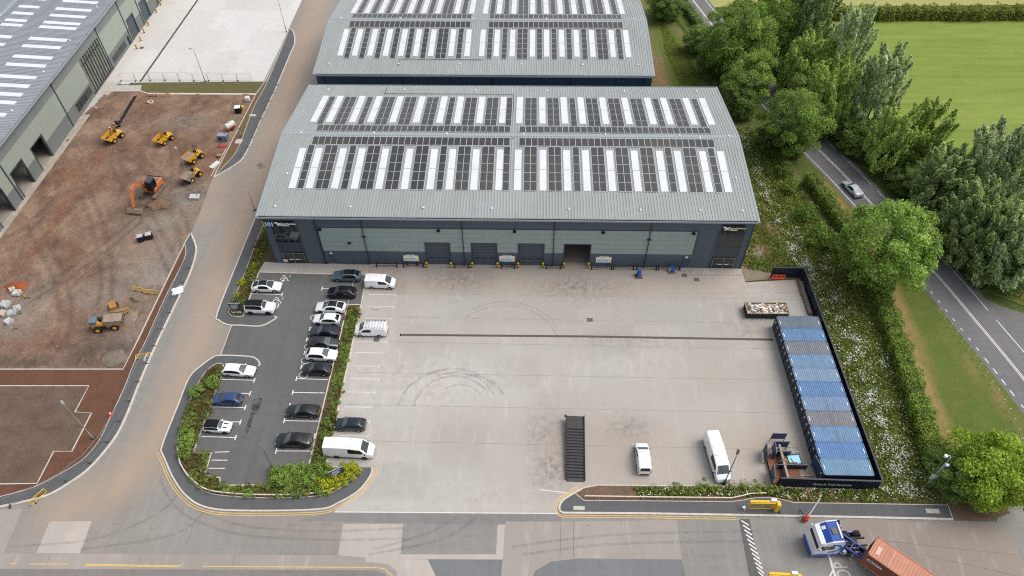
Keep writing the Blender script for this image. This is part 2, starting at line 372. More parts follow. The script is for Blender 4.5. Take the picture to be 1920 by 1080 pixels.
# upper new yard + apron strip beside the left warehouse
slab=lambda sx,sy,ox=0,oy=0:(lambda X,Y:(np.sin(np.floor((X-ox)/sx)*12.9898+np.floor((Y-oy)/sy)*78.233)*43758.5453)%1.0)
zero=lambda X,Y:np.zeros(X.shape)
gridsheet('concrete_yard',PP([(200,172),(208,158),(494,153),(540,57),(570,-8),(590,-40),(300,-40),(262,60)])[:1]+PP([(208,158),(494,153),(540,57),(570,-8),(600,-70)])+[Vector((-57.5,130,0)),Vector((-55.6,78,0)),Vector((-54.6,58,0))],.02,1.5,M_newc,dict(slab=slab(6.2,11,-58,50),tan=lambda X,Y:np.clip(1-(X+56)/9,0,1)*.7,oil=zero,pale=zero))
sheet('concrete_apron',[(-54.1,44.5),(-51.6,44.5),(-51.5,58),(-54.7,58.2)],.026,flat('apron_concrete',(176,172,164),.9,var=.12,scale=.6))
sheet('concrete_apron',PP([(186,172),(263,172),(266,160),(205,160)]),.036,flat('apron_concrete',(176,172,164)))
sheet('concrete_footing',[(-52.6,-10),(-51.3,-10),(-52.2,44.5),(-54.1,44.5)],.12,flat('footing_concrete',(164,154,140),.95,var=.2,scale=.8))
# --- yard
def tanf(X,Y): return np.maximum(np.clip((Y+7.2)/1.2,0,1)*.75,blobs(X,Y,[(1150,850,16,7,.8),(1030,610,16,3,.35),(1330,700,12,8,.35),(1420,850,9,6,.8)]))
yo=lambda X,Y: blobs(X,Y,[(1035,880,2.5,3,1),(1020,810,3,4,.6),(860,525,6,3,.8),(1180,800,3,2,.7),(1080,540,8,2.5,.8),(745,540,2,2,.5),(1400,620,3,2,.6),(1180,640,9,2,.4)])
yp=lambda X,Y: blobs(X,Y,[(820,715,12,5,1),(700,720,7,6,.8),(1190,690,9,4,.5),(870,930,16,5,.45),(1420,545,5,4,.8)])
yardpoly=[Vector((16.2,.9,0)),Vector((80.05,.9,0)),Vector((80.3,-3.3,0)),Vector((89.5,-2.4,0)),Vector((89.9,-40.7,0))]+PP([(1640,917),(1469,913),(1300,912),(1122,910),(1095,915),(1077,924),(1056,938),(1049,950),(1046,962.5),(627,959)])+PP([(673,919),(695,891),(698,877),(611,876),(622,822),(677,572),(690,516)])
gridsheet('concrete_yard',yardpoly,.02,1.25,M_yard,dict(slab=slab(7.6,6.05,15,-7.3),tan=tanf,oil=yo,pale=yp))
mb=MB()
for px in ((1000,553),(1000,598),(1000,645),(1000,703),(1000,764),(1000,832)):
    y=P(*px).y; mb.ribbon([(17.5,y),(89,y-.3)],.07,.024,.024)
mb.slot(1)
for x in (24,31.6,39.2,46.8,54.4,62,69.6,77.2,84.8): mb.ribbon([(x,-1),(x,-44 if x<48 else -39.8)],.05,.024,.024)
mb.slot(0); mb.ribbon(PP([(1090,553),(1180,552),(1500,548)]),.06,.0245,.0245)
tag(mb.obj('concrete_joint',[M_joint,MATS['yard_concrete'] if False else flat('pale_joint',(180,172,165),.9)]),kind='structure')
mb=MB(); mb.ribbon(PP([(750,628),(1100,631),(1450,637)]),.42,.028,.028); mb.ribbon([P(750-380*0+0,628),P(752,628)],.4,.028,.028)
tag(mb.obj('drain_channel',flat('drain_grating',(92,80,70),.8,var=.15,scale=2)),kind='structure')
mb=MB(); mb.ribbon([P(263,153.5),P(330,58),P(372,-2)],.5,.026,.026)
tag(mb.obj('drain_channel',flat('drain_grating_new',(84,78,70),.8)),kind='structure')
# tyre marks, broken by noise
g=G('tyre_rubber_mark',(110,105,101),.95); M_tyre=g.done(); t=M_tyre.node_tree; tr=t.nodes.new('ShaderNodeBsdfTransparent'); mx=t.nodes.new('ShaderNodeMixShader')
nz=g.noise(.9,6,.7); fr=g.rng(nz,.3,.75,.0,.23); t.links.new(fr,mx.inputs[0]); t.links.new(tr.outputs[0],mx.inputs[1]); t.links.new(g.b.outputs[0],mx.inputs[2]); t.links.new(mx.outputs[0],t.nodes['Material Output'].inputs[0])
mb=MB()
def arc(c,rx,a0,a1,w,ry=None):
    c=P(*c); ry=ry or rx
    mb.ribbon([(c.x+rx*math.cos(rad(a0+(a1-a0)*k/40)),c.y+ry*math.sin(rad(a0+(a1-a0)*k/40))) for k in range(41)],w,.0275,.0275)
arc((848,765),5.6,35,178,.4); arc((850,763),6.1,20,120,.3); arc((842,772),7.6,35,160,.34); arc((836,768),7.0,95,175,.3); arc((860,760),3.6,30,130,.28); arc((880,760),5.2,20,100,.5)
arc((945,650),8.5,10,140,.22); arc((945,650),9.3,20,130,.18)
for pts in ([(300,900),(340,960),(440,1000),(600,1012),(760,1010)],[(318,895),(362,950),(460,986),(610,996),(760,990)],[(420,850),(400,930),(330,1000),(150,1030)],[(700,1030),(800,1000),(860,965),(900,900)],[(690,1040),(830,1010),(900,960),(935,890)],[(980,1040),(1150,1020),(1400,1015)],[(960,1025),(1150,1003),(1420,996)],[(350,905),(300,960),(180,1010),(20,1025)]):
    mb.ribbon(crv(PP(pts),8),.34,.0118,.0118)
tag(mb.obj('tyre_mark',M_tyre),kind='structure')
mb=MB()
for a,b in (((430,983),(447,983.5)),((540,984),(556,984.5)),((605,983),(622,983)),((211,983),(220,983.4)),((1100,985),(1106,986)),((1292,1010),(1297,1016)),((1296,1030),(1300,1040))):
    p,q=P(*a),P(*b); mb.ribbon([p,q],.3,.0125,.0125)
c=P(289,987); mb.ribbon([(c.x+.55*math.cos(k*.45),c.y+.4*math.sin(k*.45)) for k in range(15)],.12,.0125,.0125); mb.ribbon(PP([(362,982),(358,1000),(348,1021)]),.22,.0127,.0127)
tag(mb.obj('road_stain',M_tyre),kind='structure')
# footway slabs in front of the entrance, right entrance
gridsheet('paving',PP([(505,493),(693,498),(690,517),(486,510.6),(497,493)])[:4]+[P(497,492)],.13,1.2,M_slabs,dict(slab=slab(1.8,2,0,0),tan=zero,oil=zero,pale=zero))
gridsheet('paving',PP([(1298,503),(1390,505),(1391,516),(1297,516)]),.11,1.2,M_slabs,dict(slab=slab(1.8,2,0,0),tan=zero,oil=zero,pale=zero))
sheet('gravel_path',[(80.2,-3.1),(84.9,-2.3),(85.5,0),(83.5,10),(82.4,30),(80.3,40),(80.2,0)],.015,M_sidegravel)
# --- car park and its kerbed island
out_low=crv(PP([(300,880),(302,845),(311,818),(335,758.5),(355.5,708),(379.6,685),(396.7,672.5),(413,667),(467,669),(482,674.6),(487.4,683),(484,687)])[1:],5)
o2=crv(PP([(302,845),(311,865),(326,898),(349.6,930),(385,951),(447.8,957.8),(592.6,955.7),(635,943),(673.5,919.5),(694.8,891.8),(698,877)]),5)
inner=crv(PP([(418,683),(405,683),(384,700),(362.6,738.5),(345.5,781),(335,819.4),(335,840.7),(341,875),(367,909),(405,928),(511.7,934.4),(609.6,928),(652,904.6),(671,877)]),4)
outer=list(reversed(out_low))+o2[1:]
pz=.10
tag(MB().prism([(p.x,p.y) for p in outer]+[(P(671,877).x,P(671,877).y)]+[(p.x,p.y) for p in reversed(inner)]+[(P(440,686).x,P(440,686).y)],0,pz).obj('pavement',M_path),kind='structure')
sheet('planting_bed',inner+PP([(611,876),(622,822),(677,572),(652,572),(646,598),(578.5,878),(509.5,878.5),(501,910),(413.7,912),(412.8,897),(384,893),(396.7,850),(362,849.5),(416,704)]),pz+.03,M_bedsoil)
_u0,_u1=P(444,495.5),P(480,406.7); _i0,_i1=P(455.5,523),P(480,457)
up_out=crv([_u1+(_u1-_u0)*k for k in (3.2,2,1)]+PP([(480,406.7),(444,495.5),(408,587),(411,601),(428,609.5),(452,610.5),(490,611.6),(518,597),(514,594)]),5)
up_in=crv([_i1+(_u1-_u0)*k for k in (3.5,2.2,1.1)]+PP([(480,457),(455.5,523),(430.5,579),(433,591),(440,594),(456,594)]),4)
tag(MB().prism([(p.x,p.y) for p in up_out]+[(p.x,p.y) for p in reversed(up_in)],0,pz).obj('pavement',M_path),kind='structure')
sheet('planting_bed',up_in+PP([(456,592),(486,511),(497,493),(520,493),(535,400),(584,250)])[:4]+[Vector((-.4,0,0)),Vector((-.4,36,0))],pz+.03,M_bedsoil)
cpark=PP([(486,510.6),(690,516.5),(686,523),(677,572),(652,572),(646,598),(578.5,877),(509.5,877.8),(501,909),(413.7,911),(412.8,896),(384,892),(396.7,849),(362.6,849),(416,704),(420,684),(484,687),(487,683),(482,674.6),(467,669),(413.7,666.5),(434,610.2),(490,611.6),(517,597),(513,593.5),(456,593)])
gridsheet('car_park',cpark,.03,2.0,M_park,dict(oil=zero))
# oil stain on the car park
g=G('oil_stain',(60,60,61),.8); mo=g.done(); t=mo.node_tree; tr=t.nodes.new('ShaderNodeBsdfTransparent'); mx=t.nodes.new('ShaderNodeMixShader'); fr=g.rng(g.noise(.9,6,.7),.42,.6,0,.8); t.links.new(fr,mx.inputs[0]); t.links.new(tr.outputs[0],mx.inputs[1]); t.links.new(g.b.outputs[0],mx.inputs[2]); t.links.new(mx.outputs[0],t.nodes['Material Output'].inputs[0])
sheet('oil_stain',crv(PP([(492,748),(484,770),(474,785),(470,800),(461,818),(457,815),(466,790),(472,765),(478,748)]),3,True),.036,mo)
sheet('oil_stain',crv(PP([(463,368-60),(480,322),(492,322),(505,318),(508,330),(492,335)]),3,True),.006,mo) if False else None
# --- kerbs
mk=MB()
for pl,w in ((outer,.22),(up_out,.22)): mk.ribbon(pl,w,0,pz+.035)
for pl in (inner,up_in): mk.ribbon(pl,.1,.05,pz+.05)
kl=lambda pts,w=.18,z=.15: mk.ribbon(PP(pts),w,0,z)
kl([(420,684),(416,704),(362.6,849),(396.7,849.5),(384,892)]); kl([(384,892),(412.8,896.5),(413.7,911),(501,909.5),(509.5,878.5),(578.5,877.5)]); kl([(578.5,877.5),(646,598),(652,572)],.2); kl([(652,572),(677,572)]); kl([(677,572),(622,822),(611,876)],.24); kl([(611,876),(669,877)])
kl([(486,510.6),(456,593)]); kl([(486,511),(690,516.5)],.18,.14); kl([(652,572),(665,517)],.08,.04); kl([(690,516),(686,523),(677,572)],.16,.04)
kl([(413.7,666),(434,611)],.13,.045); kl([(505,493),(497,493),(486,511)],.12,.14)
so=crv(PP([(-60,968),(0,951),(41,942),(89,929),(127,908),(166,880),(201,841),(225,806),(246,758.5),(261,720),(296,640),(336,557),(358,509),(368,473),(366,456),(358,437)]),5)
si=crv(PP([(-60,948),(0,932),(30,924),(71,911),(118.5,886),(157,861),(184,830),(204,791),(234,726),(252,681),(273.6,640),(305.6,568),(328,523),(344,491),(348.6,473),(347,458)]),5)
tag(MB().prism([(p.x,p.y) for p in so]+[(p.x,p.y) for p in reversed(si)],0,pz).obj('pavement',M_path),kind='structure')
mk.ribbon(so,.3,0,pz+.04); mk.ribbon(si,.09,.04,pz+.03)
uo=crv(PP([(542,53),(550,60),(553,80),(545,100),(520,160),(490,224),(460,290),(440,310),(410,328),(401,333)]),4); ui=crv(PP([(542,53),(538,67),(502,153),(477,200),(453,263),(440,290),(420,312),(401,333)]),4)
tag(MB().prism([(p.x,p.y) for p in uo]+[(p.x,p.y) for p in reversed(ui[1:-1])],0,pz).obj('pavement',M_path),kind='structure')
mk.ribbon(uo,.26,0,pz+.04); mk.ribbon(ui,.1,.04,pz+.03)
kl([(401,332),(480,177),(497,153),(540,57)],.14,.12); kl([(480,177),(277,176)],.6,.1); kl([(277,176),(263,171),(200,172)],.3,.14); kl([(396,331),(425,278)],.14,.14)
kl([(-100,693),(231,693),(258,640),(347,456),(358,437)],.17,.14); kl([(-140,724),(167,724),(141,773),(172,775),(135,847),(101,847),(70,907),(0,908),(-140,912)],.15,.12)
# south footway
sfo=crv(PP([(1090,918),(1077,924.5),(1056,938),(1049,950),(1050,958),(1056,962)]),4)+PP([(1200,963),(1380,966),(1600,970),(1786,974)])
sfi=PP([(1776.5,947.5),(1650,945.5),(1487,943),(1470,938)])+crv(PP([(1470,938),(1450,934),(1435,933.5),(1410,935),(1390,939),(1370,941)]),3)[1:]+PP([(1095,939),(1078,925)])
tag(MB().prism([(p.x,p.y) for p in sfo[1:]]+[(p.x,p.y) for p in sfi],0,pz).obj('pavement',M_path),kind='structure')
mk.ribbon(sfo,.26,0,pz+.04); mk.ribbon(sfi[:-1],.09,.04,pz+.03); mk.ribbon(PP([(1776.5,947.5),(1786,974)]),.1,.04,pz+.03); mk.ribbon(PP([(1095,939),(1078,925)]),.1,.04,pz+.03)
kl([(1077,924),(1095,915),(1122,910),(1300,912),(1469,913)],.16,.12)
tag(mk.obj('kerb',M_kerb),kind='structure')
sheet('planting_bed',PP([(1077,924.5),(1095,915),(1122,910),(1300,912),(1469,913),(1640,917),(1760,925),(1776,947)])+sfi[1:],.07,M_bark)
mb=MB()
for a,b in (((1075,957),(1096,950)),((1737,963),(1759,955)),((1690,937),(1712,932)),((624,912),(634,905)),((330,548),(343,536)),((268,678),(279,664)),((467,241-22),(481,215)),((440,270),(456,262)),((700,660-80),(712,575)),):
    p,q=P(*a),P(*b); mb.bb((p.x,p.y,.08),(q.x,q.y,pz+.045))
tag(mb.obj('inspection_cover',flat('cover_concrete',(186,180,168),.9,var=.1)),kind='structure')
mb=MB()
for a in ((1283,516.5),(1306,524.5),(1408,496),(1402,496),(549,517),(706,637),(1106,600-0),(266,90),(405,232)): 
    p=P(*a); mb.bb((p.x-.45,p.y-.4,.03),(p.x+.45,p.y+.4,.15 if a[1]<100 else .034))
tag(mb.obj('drain_cover',M_iron),kind='structure')
# --- bottom road patches
cs=dict(slab=slab(5,9,0,0),tan=zero,oil=zero,pale=zero)
def patch(n,pts,z,m): gridsheet(n,PP(pts),z,2.5,m,cs)
patch('concrete_patch',[(-150,1040),(0,1038),(320,1039),(634,1041.3),(684,1046),(685,1053),(730,1058),(745,1072),(742,1120),(-150,1120)],.0062,M_tanc)
sheet('dark_strip',PP([(627,960),(1046,963),(1052,973),(1052,977),(948,977.5),(948,983.5),(756,981),(560,976)]),.005,M_strip)
patch('concrete_patch',[(93,978),(172,977),(150,1037.5),(68,1037.5)],.006,M_patchc); patch('concrete_patch',[(-150,957),(42,955),(7,1037),(-150,1037)],.006,M_tanc)
patch('concrete_patch',[(643,982),(756,982),(751,1039),(747,1048),(802,1049),(835,1120),(740,1120),(745,1072),(730,1058),(685,1053),(684,1046),(634,1041)],.008,M_patchc)
patch('concrete_patch',[(933,983.5),(947,983.5),(943,1049),(747,1048),(751,1039.5),(930,1039.5)],.0085,M_patchc)
sheet('dark_patch',PP([(802,1049),(942,1050),(939,1080),(936,1120),(840,1120)]),.006,M_dkpatch)
patch('concrete_patch',[(948,978),(1052,978.2),(1268,975),(1278.5,1049),(1086,1047),(1032.6,1053),(1003,1071),(985,1120),(937,1120),(943,1049)],.006,M_tanc)
sheet('dark_patch',PP([(1086,1047),(1278.5,1049),(1284,1075),(1290,1120),(985,1120),(1003,1071),(1032.6,1053)]),.0065,M_dkpatch)
patch('concrete_patch',[(1563,976),(1858,981),(1894.6,998),(1925,1070),(1925,1130),(1700,1130),(1560,1080)],.006,M_brownc)
patch('concrete_patch',[(1556,1044),(1600,1050),(1680,1130),(1575,1130)],.008,M_tanc)
sheet('dark_strip',PP([(1385,973),(1405,973),(1427,1080),(1434,1120),(1412,1120)]),.0055,flat('hatch_asphalt',(96,95,93),.9,var=.08))
sheet('footway',PP([(-150,1069),(0,1067),(640,1069),(705,1070),(722,1076),(738,1120),(-150,1120)]),.05,asphalt('grey_footway',(126,122,118),.05))
# --- right hand side: main road, verges, meadow, fields
cy=[(240,51),(160,73.5),(130,81),(99.5,87.2),(80,91.2),(60,95.6),(37,101.7),(24,105.9),(1,112.4),(-11,115.2),(-22.4,117.6),(-38,120.4),(-60,123.5),(-110,129)]
RC=crv([Vector((x,y,0)) for y,x in cy],6); RW=3.55
sheet('main_road',off(RC,RW+.55)+list(reversed(off(RC,-RW-.45))),.012,M_aroad)
mb=MB()
for d in (.14,-.14): mb.ribbon(off(RC,d),.13,.02,.02)
rr=off(RC,-RW+.25); rl=off(RC,RW-.25)
sel=lambda pl,a,b:[p for p in pl if a<=p.y<=b]
rs=resample(rl,1.0)
for a,b in ((34,240),(22.4,33),(12.5,21.5),(-9,11),(-110,-10)): mb.ribbon(sel(rs,a,b),.14,.02,.02)
rs=resample(rr,.5); mb.ribbon(sel(rs,-1.6,240),.14,.02,.02)
y=-2.4
while y>-40: mb.ribbon(sel(rs,y-1.1,y),.16,.02,.02); y-=2.0
tag(mb.obj('road_marking',M_white),kind='structure')
sheet('side_road',PP([(1811,543),(1835,540),(1842,553),(1850,562),(1880,575),(1960,600),(2100,640),(2100,900),(1985,745),(1920,660)]),.008,M_side)
dryf=lambda X,Y: np.maximum(blobs(X,Y,[(1830,700,1,9,.35,.3)]),0)
vl=off(RC,RW+.5)
hxy=[(97.4,23.5),(98.6,18),(100.3,8),(101.2,-4),(100.8,-12),(100.0,-22),(98.9,-34),(98.4,-38)]
hedge_line=crv([Vector((x,y,0)) for x,y in hxy],5)
gridsheet('grass_verge',sel(vl,-40.5,120)+[Vector((113,-42.5,0)),Vector((104.5,-42.5,0)),Vector((100.5,-41.5,0))]+list(reversed(hedge_line))+[Vector((94,40,0)),Vector((86,70,0)),Vector((74,120,0))],.006,1.6,M_lawn,
  dict(dry=lambda X,Y: np.maximum(near(X,Y,off(hedge_line,2.0) if False else [p+Vector((2.9,0,0)) for p in hedge_line],1.7)*1.25,blobs(X,Y,[(1850,720,.8,8,.6,.25),(1560,395,1.5,5,.9,-.3)]))))
sheet('farm_field',[(108,88.6),(300,92),(300,-40),(135,-40),(124,0),(112,40)],-.02,M_field)
sheet('stubble_field',[(60,95.5),(420,104),(420,400),(-100,400)],-.01,M_stub)
sheet('grass_patch',PP([(1838,548),(1870,556),(1900,566),(1960,590),(1990,560),(1940,520),(1880,510)]),.01,M_lawn)
bare=lambda X,Y: blobs(X,Y,[(1430,470,2.5,3,1),(1450,430,1.5,4,.9,.3),(1470,490,3,1.5,.8),(1245,150,1.4,9,.9),(1725,925,3,2,.8),(1225,130,1.5,12,1)])
gridsheet('meadow',[Vector((80.4,-3,0)),Vector((89.3,-2.3,0)),Vector((90,-41.5,0))]+PP([(1700,935),(1776,947),(1800,975),(1870,978)])+[Vector((104.5,-43,0)),Vector((100.5,-41,0))]+list(reversed(hedge_line))+[Vector((94,40,0)),Vector((84,76,0)),Vector((76,104,0)),Vector((70,120,0)),Vector((64,120,0)),Vector((68.5,42,0)),Vector((80.3,41,0))],.004,1.5,M_meadow,dict(bare=bare))
sheet('grass_strip',PP([(1212,0),(1232,0),(1262,60),(1300,110),(1318,162),(1262,162),(1240,100)]),.015,M_lawn)
sheet('soil_bed',PP([(1776,948),(1790,976),(1850,978),(1895,962),(1870,940)]),.02,M_bark)
# --- painted lines
mw=MB()
def seg(a,b,w=.11): mw.ribbon([P(*a),P(*b)],w,.036,.036)
def bay(a,b,T=True,w=.11):
    """bay line from a to b with a T bar at b"""
    seg(a,b,w)
    if T:
        p=P(*b); mw.ribbon([(p.x,p.y-.42),(p.x,p.y+.42)],.16,.0365,.0365)
for q in (((472,551),(529,552.5)),((415,711.5),(477,713.2)),((398,763),(460,764.5)),((378,818.6),(442,820.5)),((448,737.5),(469,738)),((435,791),(451,791.5)),
  ((615,712),(556,710)),((609,737),(549,736)),((601,790),(533,789)),((583,846),(518,845.5)),((607,818),(590,817.5)),((590,762),(543,761)),((626,541),(604,541)),((600,690),(565,688)),((600,663),(571,662)),((600,638),(575,637)),((605,619),(581,617))): bay(*q)
for q in (((403,848),(430,847.3)),((397,863),(427,863)),((392,878.3),(422,878.3))): bay(*q,T=False)
for q in ((532,525),(522,573)): bay((q[0]-4,q[1]+6),q); 
def wheelchair(px,py):
    p=P(px,py)
    def s(a,b): mw.ribbon([(p.x+a[0],p.y+a[1]),(p.x+b[0],p.y+b[1])],.12,.036,.036)
    s((-.5,.55),(.1,.5)); s((.1,.5),(.15,-.1)); s((.15,-.1),(.6,-.2)); s((.6,-.2),(.75,-.65)); s((-.1,.2),(.4,.15)); s((.75,-.65),(.95,-.6)); s((.9,.6),(.9,.2))
    c=[(p.x-.05+.48*math.cos(a*.5),p.y-.25+.42*math.sin(a*.5)) for a in range(1,12)]; mw.ribbon(c,.12,.036,.036)
wheelchair(533,521); wheelchair(519,563)
for c in ((588,598),(577,652),(571,678),(567,705)):
    p=P(c[0]+3,c[1]-2); mw.ribbon([(p.x+.75*math.cos(a*.45),p.y+.6*math.sin(a*.45)) for a in range(15)],.1,.0362,.0362)
mw.ribbon([P(1555,1043),P(1577,1120)],.3,.014,.014); mw.ribbon([P(1553,1086),P(1562,1069)],.2,.0145,.0145)
for k in range(12):
    a=P(1390+k*2.85,976+k*8.75); b=P(1404+k*2.85,985+k*9.0); mw.ribbon([a,b],.17,.014,.014)
tag(mw.obj('road_marking',M_white),kind='structure')
mw=MB()
for (x0,x1,y) in ((687,722,513),(690,742,552),(687,738,574),(683,735,596),(668,725,640),(664,717,661),(660,712,686),(656,710,710),(651,703,735),(645,696,763),(672,693,790),(638,690,817)):
    a,b=P(x0,y),P(x1,y+1); mw.ribbon([a,b],.1,.0265,.0265); mw.ribbon([(b.x,b.y-.35),(b.x,b.y+.35)],.1,.0268,.0268)
mw.ribbon(PP([(1012,918),(1075,926)]),.12,.0265,.0265); mw.ribbon(PP([(627,960),(1046,963)]),.14,.0268,.0268)
tag(mw.obj('road_marking',M_fadew),kind='structure')
my=MB()
yl=off(o2,-.35); yl2=off(o2,-.62)
for pl in (yl,yl2): my.ribbon(pl,.1,.03,.03)
yy=sfo[1:-2]
for d in (-.32,-.58): my.ribbon(off(yy,d),.1,.029,.029)
e=P(1384,966.5); my.ribbon([(e.x,e.y-.28),(e.x,e.y-.65)],.1,.0295,.0295)
for pts in ([(18,1057),(30,1057)],[(55,1057.5),(128,1057.5)],[(160,1058),(340,1061)],[(380,1062),(705,1064),(722,1067),(738,1082)],[(160,1060),(335,1063)]): my.ribbon(PP(pts),.1,.014,.014)
tag(my.obj('road_marking',M_yell),kind='structure')
mb=MB()
for pts in ([(265,1040),(258,1062)],[(440,1041),(436,1063)],[(93,1040),(88,1062)],[(1052,978),(1050,1046)],[(1076,977),(1075,1046)],[(1640,1012),(1900,1040)],[(1730,1040),(1930,1085)]): mb.ribbon(PP(pts),.06,.0105,.0105)
tag(mb.obj('concrete_joint',M_jointd),kind='structure')
# faded STOP lettering near the gate
o=link('road_marking',text_mesh('STOP',1.5,M_fadew,0)); p=P(1585,1072,.02); o.location=(p.x-.2,p.y-.8,.02); o.rotation_euler=(0,0,rad(93)); o.scale=(1.1,1.6,1); o['kind']='structure'
# ================================================================ warehouses
def roofsheet(n,c,along):
    g=G(n,c,.5); g.b.inputs['Specular IOR Level'].default_value=.4
    st=(1,.04,1) if along=='y' else (.04,1,1)
    g.tone(g.noise(.9,5,.6,0,st),.93,1.06); g.tone(g.noise(.12,4),.95,1.05); g.mix(g.rng(g.noise(.5,6,.7,.4,st),.62,.8,0,.4),(126,128,124)); return g.done()
M_roof=roofsheet('roof_sheet_grey',(146,151,149),'y'); M_rib=roofsheet('roof_rib_grey',(160,165,162),'y')  # sheet darker, ribs paler: shading of the profile put into the colour
M_roof2=roofsheet('roof_sheet_blue_grey',(138,143,147),'x'); M_rib2=roofsheet('roof_rib_blue_grey',(151,156,160),'x')  # same painted-in shading between troughs and ribs
M_trim=flat('flashing_grey',(150,158,163),.5); M_gut=flat('gutter_dark',(74,80,88),.5)
M_dark=flat('cladding_slate',(80,91,101),.55,.0,.4,.04,.3); M_pale=flat('cladding_sage',(150,164,160),.55,0,.4,.03,.3)
M_navy=flat('cladding_navy',(54,78,100),.55); M_door=flat('dock_door_grey',(74,82,92),.5); M_doorl=flat('dock_door_dark',(48,56,66),.5)
M_lsage=flat('left_cladding_sage',(150,159,148),.6,0,.4,.03,.3); M_lslate=flat('left_cladding_slate',(112,118,116),.6,0,.4,.04,.3); M_lband=flat('left_cladding_band',(122,128,126),.6,0,.4,.04,.3)
M_sky=flat('rooflight_panel',(212,216,217),.4,var=.05,scale=.5); M_glass=flat('dark_glazing',(26,29,32),.08,0,.8); M_frame=flat('glazing_frame',(84,90,96),.4)
M_inside=flat('dark_interior',(58,54,50),.9); M_blk=flat('black_metal',(24,25,28),.5); M_whitep=flat('white_panel',(232,232,230),.5)
# photovoltaic panels: cells drawn on the glass by a fine grid
g=G('solar_glass',(58,58,59),.25); g.b.inputs['Specular IOR Level'].default_value=.5
g.mix(g.rng(g.noise(.05,3),.4,.6),(76,72,69)); g.done(); M_pv=MATS['solar_glass']
M_pvrail=flat('panel_rail',(178,182,184),.5)
def roof_z(y,D,He,Hr): return He+(Hr-He)*(1-abs(y-D/2)/(D/2))
def slope_box(mb,x0,x1,y0,y1,zf,t,dz=0):
    z0,z1=zf(y0)+dz,zf(y1)+dz
    vs=[(x0,y0,z0),(x1,y0,z0),(x1,y1,z1),(x0,y1,z1)]; vs=[(a,b,c) for a,b,c in vs]+[(a,b,c+t) for a,b,c in vs]
    mb.add(vs,[(3,2,1,0),(4,5,6,7),(0,1,5,4),(1,2,6,5),(2,3,7,6),(3,0,4,7)])
def shed(name,label,x0,x1,y0,D,He,Hr,rmat,wallfn,rl_x,cols,pv):
    """a portal-frame shed; local y runs 0..D from its front wall"""
    T=thing(name,label,'warehouse',(0,y0,0))
    zf=lambda y: roof_z(y,D,He,Hr)
    mb=MB(); ov=.45
    for a,b in ((-ov,D/2),(D/2,D+ov)): slope_box(mb,x0-.15,x1+.15,a,b,zf,.12)
    # standing ribs of the profiled sheet
    x=x0+.2
    while x<x1:
        for a,b in ((-ov+.06,D/2-.4),(D/2+.4,D+ov-.06)): mb.slot(1); slope_box(mb,x-.09,x+.09,a,b,zf,.06,.12)
        x+=.5
    ro=mb.obj('roof',[rmat,M_rib],T)
    mb=MB(); slope_box(mb,x0-.2,x1+.2,D/2-.42,D/2,zf,.05,.13); slope_box(mb,x0-.2,x1+.2,D/2,D/2+.42,zf,.05,.13)
    for xx in (x0-.28,x1+.28):
        slope_box(mb,xx-.16,xx+.16,-ov-.2,D/2,zf,.3,-.12); slope_box(mb,xx-.16,xx+.16,D/2,D+ov+.2,zf,.3,-.12)
    mb.obj('ridge_flashing',M_trim,T)
    for yy,s in ((-ov-.17,-1),(D+ov+.17,1)):
        mb=MB(); mb.slot(0)
        zz=zf(-ov if s<0 else D+ov)
        mb.bb((x0-.1,yy-.14,zz-.16),(x1+.1,yy+.14,zz-.08)); mb.slot(1).bb((x0-.3,yy+s*.15-.035,zz-.2),(x1+.3,yy+s*.15+.035,zz+.1)); mb.slot(0)
        mb.obj('gutter',[M_gut,M_trim],T)
    wallfn(T,zf)
    for (a,b) in rl_x:
        for side,(ya,yb) in pv['rl'].items():
            mb=MB(); m=(ya+yb)/2
            slope_box(mb,a,b,ya,m-.05,zf,.075,.13); slope_box(mb,a,b,m+.05,yb,zf,.075,.13)
            mb.obj('rooflight',M_sky,T)
    def array(x0_,x1_,ya,yb,nx,ny):
        mb=MB(); w=(x1_-x0_)/nx; h=(yb-ya)/ny
        for i in range(nx):
            for j in range(ny): slope_box(mb,x0_+i*w+.03,x0_+(i+1)*w-.03,ya+j*h+.03,ya+(j+1)*h-.03,zf,.04,.21)
        mb.slot(1)
        for j in range(ny):
            for q in (.22,.78): slope_box(mb,x0_-.06,x1_+.06,ya+(j+q)*h-.03,ya+(j+q)*h+.03,zf,.035,.172)
        for i in range(nx+1): slope_box(mb,x0_+i*w-.022,x0_+i*w+.022,ya,yb,zf,.03,.205)
        for j in range(ny+1): slope_box(mb,x0_,x1_,ya+j*h-.022,ya+j*h+.022,zf,.03,.205)
        mb.obj('solar_array',[M_pv,M_pvrail],T)
    for side,(ya,yb,ny) in pv['col'].items():
        for (xa,n) in cols: array(xa-n*.54,xa+n*.54,ya,yb,n,ny)
    for side,(ya,yb) in pv['row'].items():
        for (xa,xb) in pv['rowx']: array(xa,xb,ya,yb,int(round((xb-xa)/1.08)),1)
    for (px,py) in pv['anchor']:
        mb=MB(); z=zf(py)+.12
        mb.box((px,py,z+.12),(.34,.34,.2),0,.05); mb.tube((px,py,z+.2),(px,py,z+.42),.06,6); mb.obj('roof_anchor',M_whitep,T)
    return T
Wd,Dp,HE,HR=80.09,38.2,11.2,13.42
def roofx(px,py): return P(px,py,11.75).x
rb=[547,579,627,664,710,758,806,842,888,935,970,1018,1064,1101,1148,1196,1245,1280,1329,1364]
rx=[roofx(p,357) for p in rb]
s_=(rx[-1]-rx[0])/(rb[-1]-rb[0])
rl1=[(x-.58,x+.58) for x in rx]
cols1=[]
for a,b in zip(rx,rx[1:]):
    if abs(b-a)<3.6: cols1.append(((a+b)/2,1))
    else: cols1.append(((a+b)/2,2))
mid=cols1[9]; 
cols1=[c for i,c in enumerate(cols1) if i!=9]
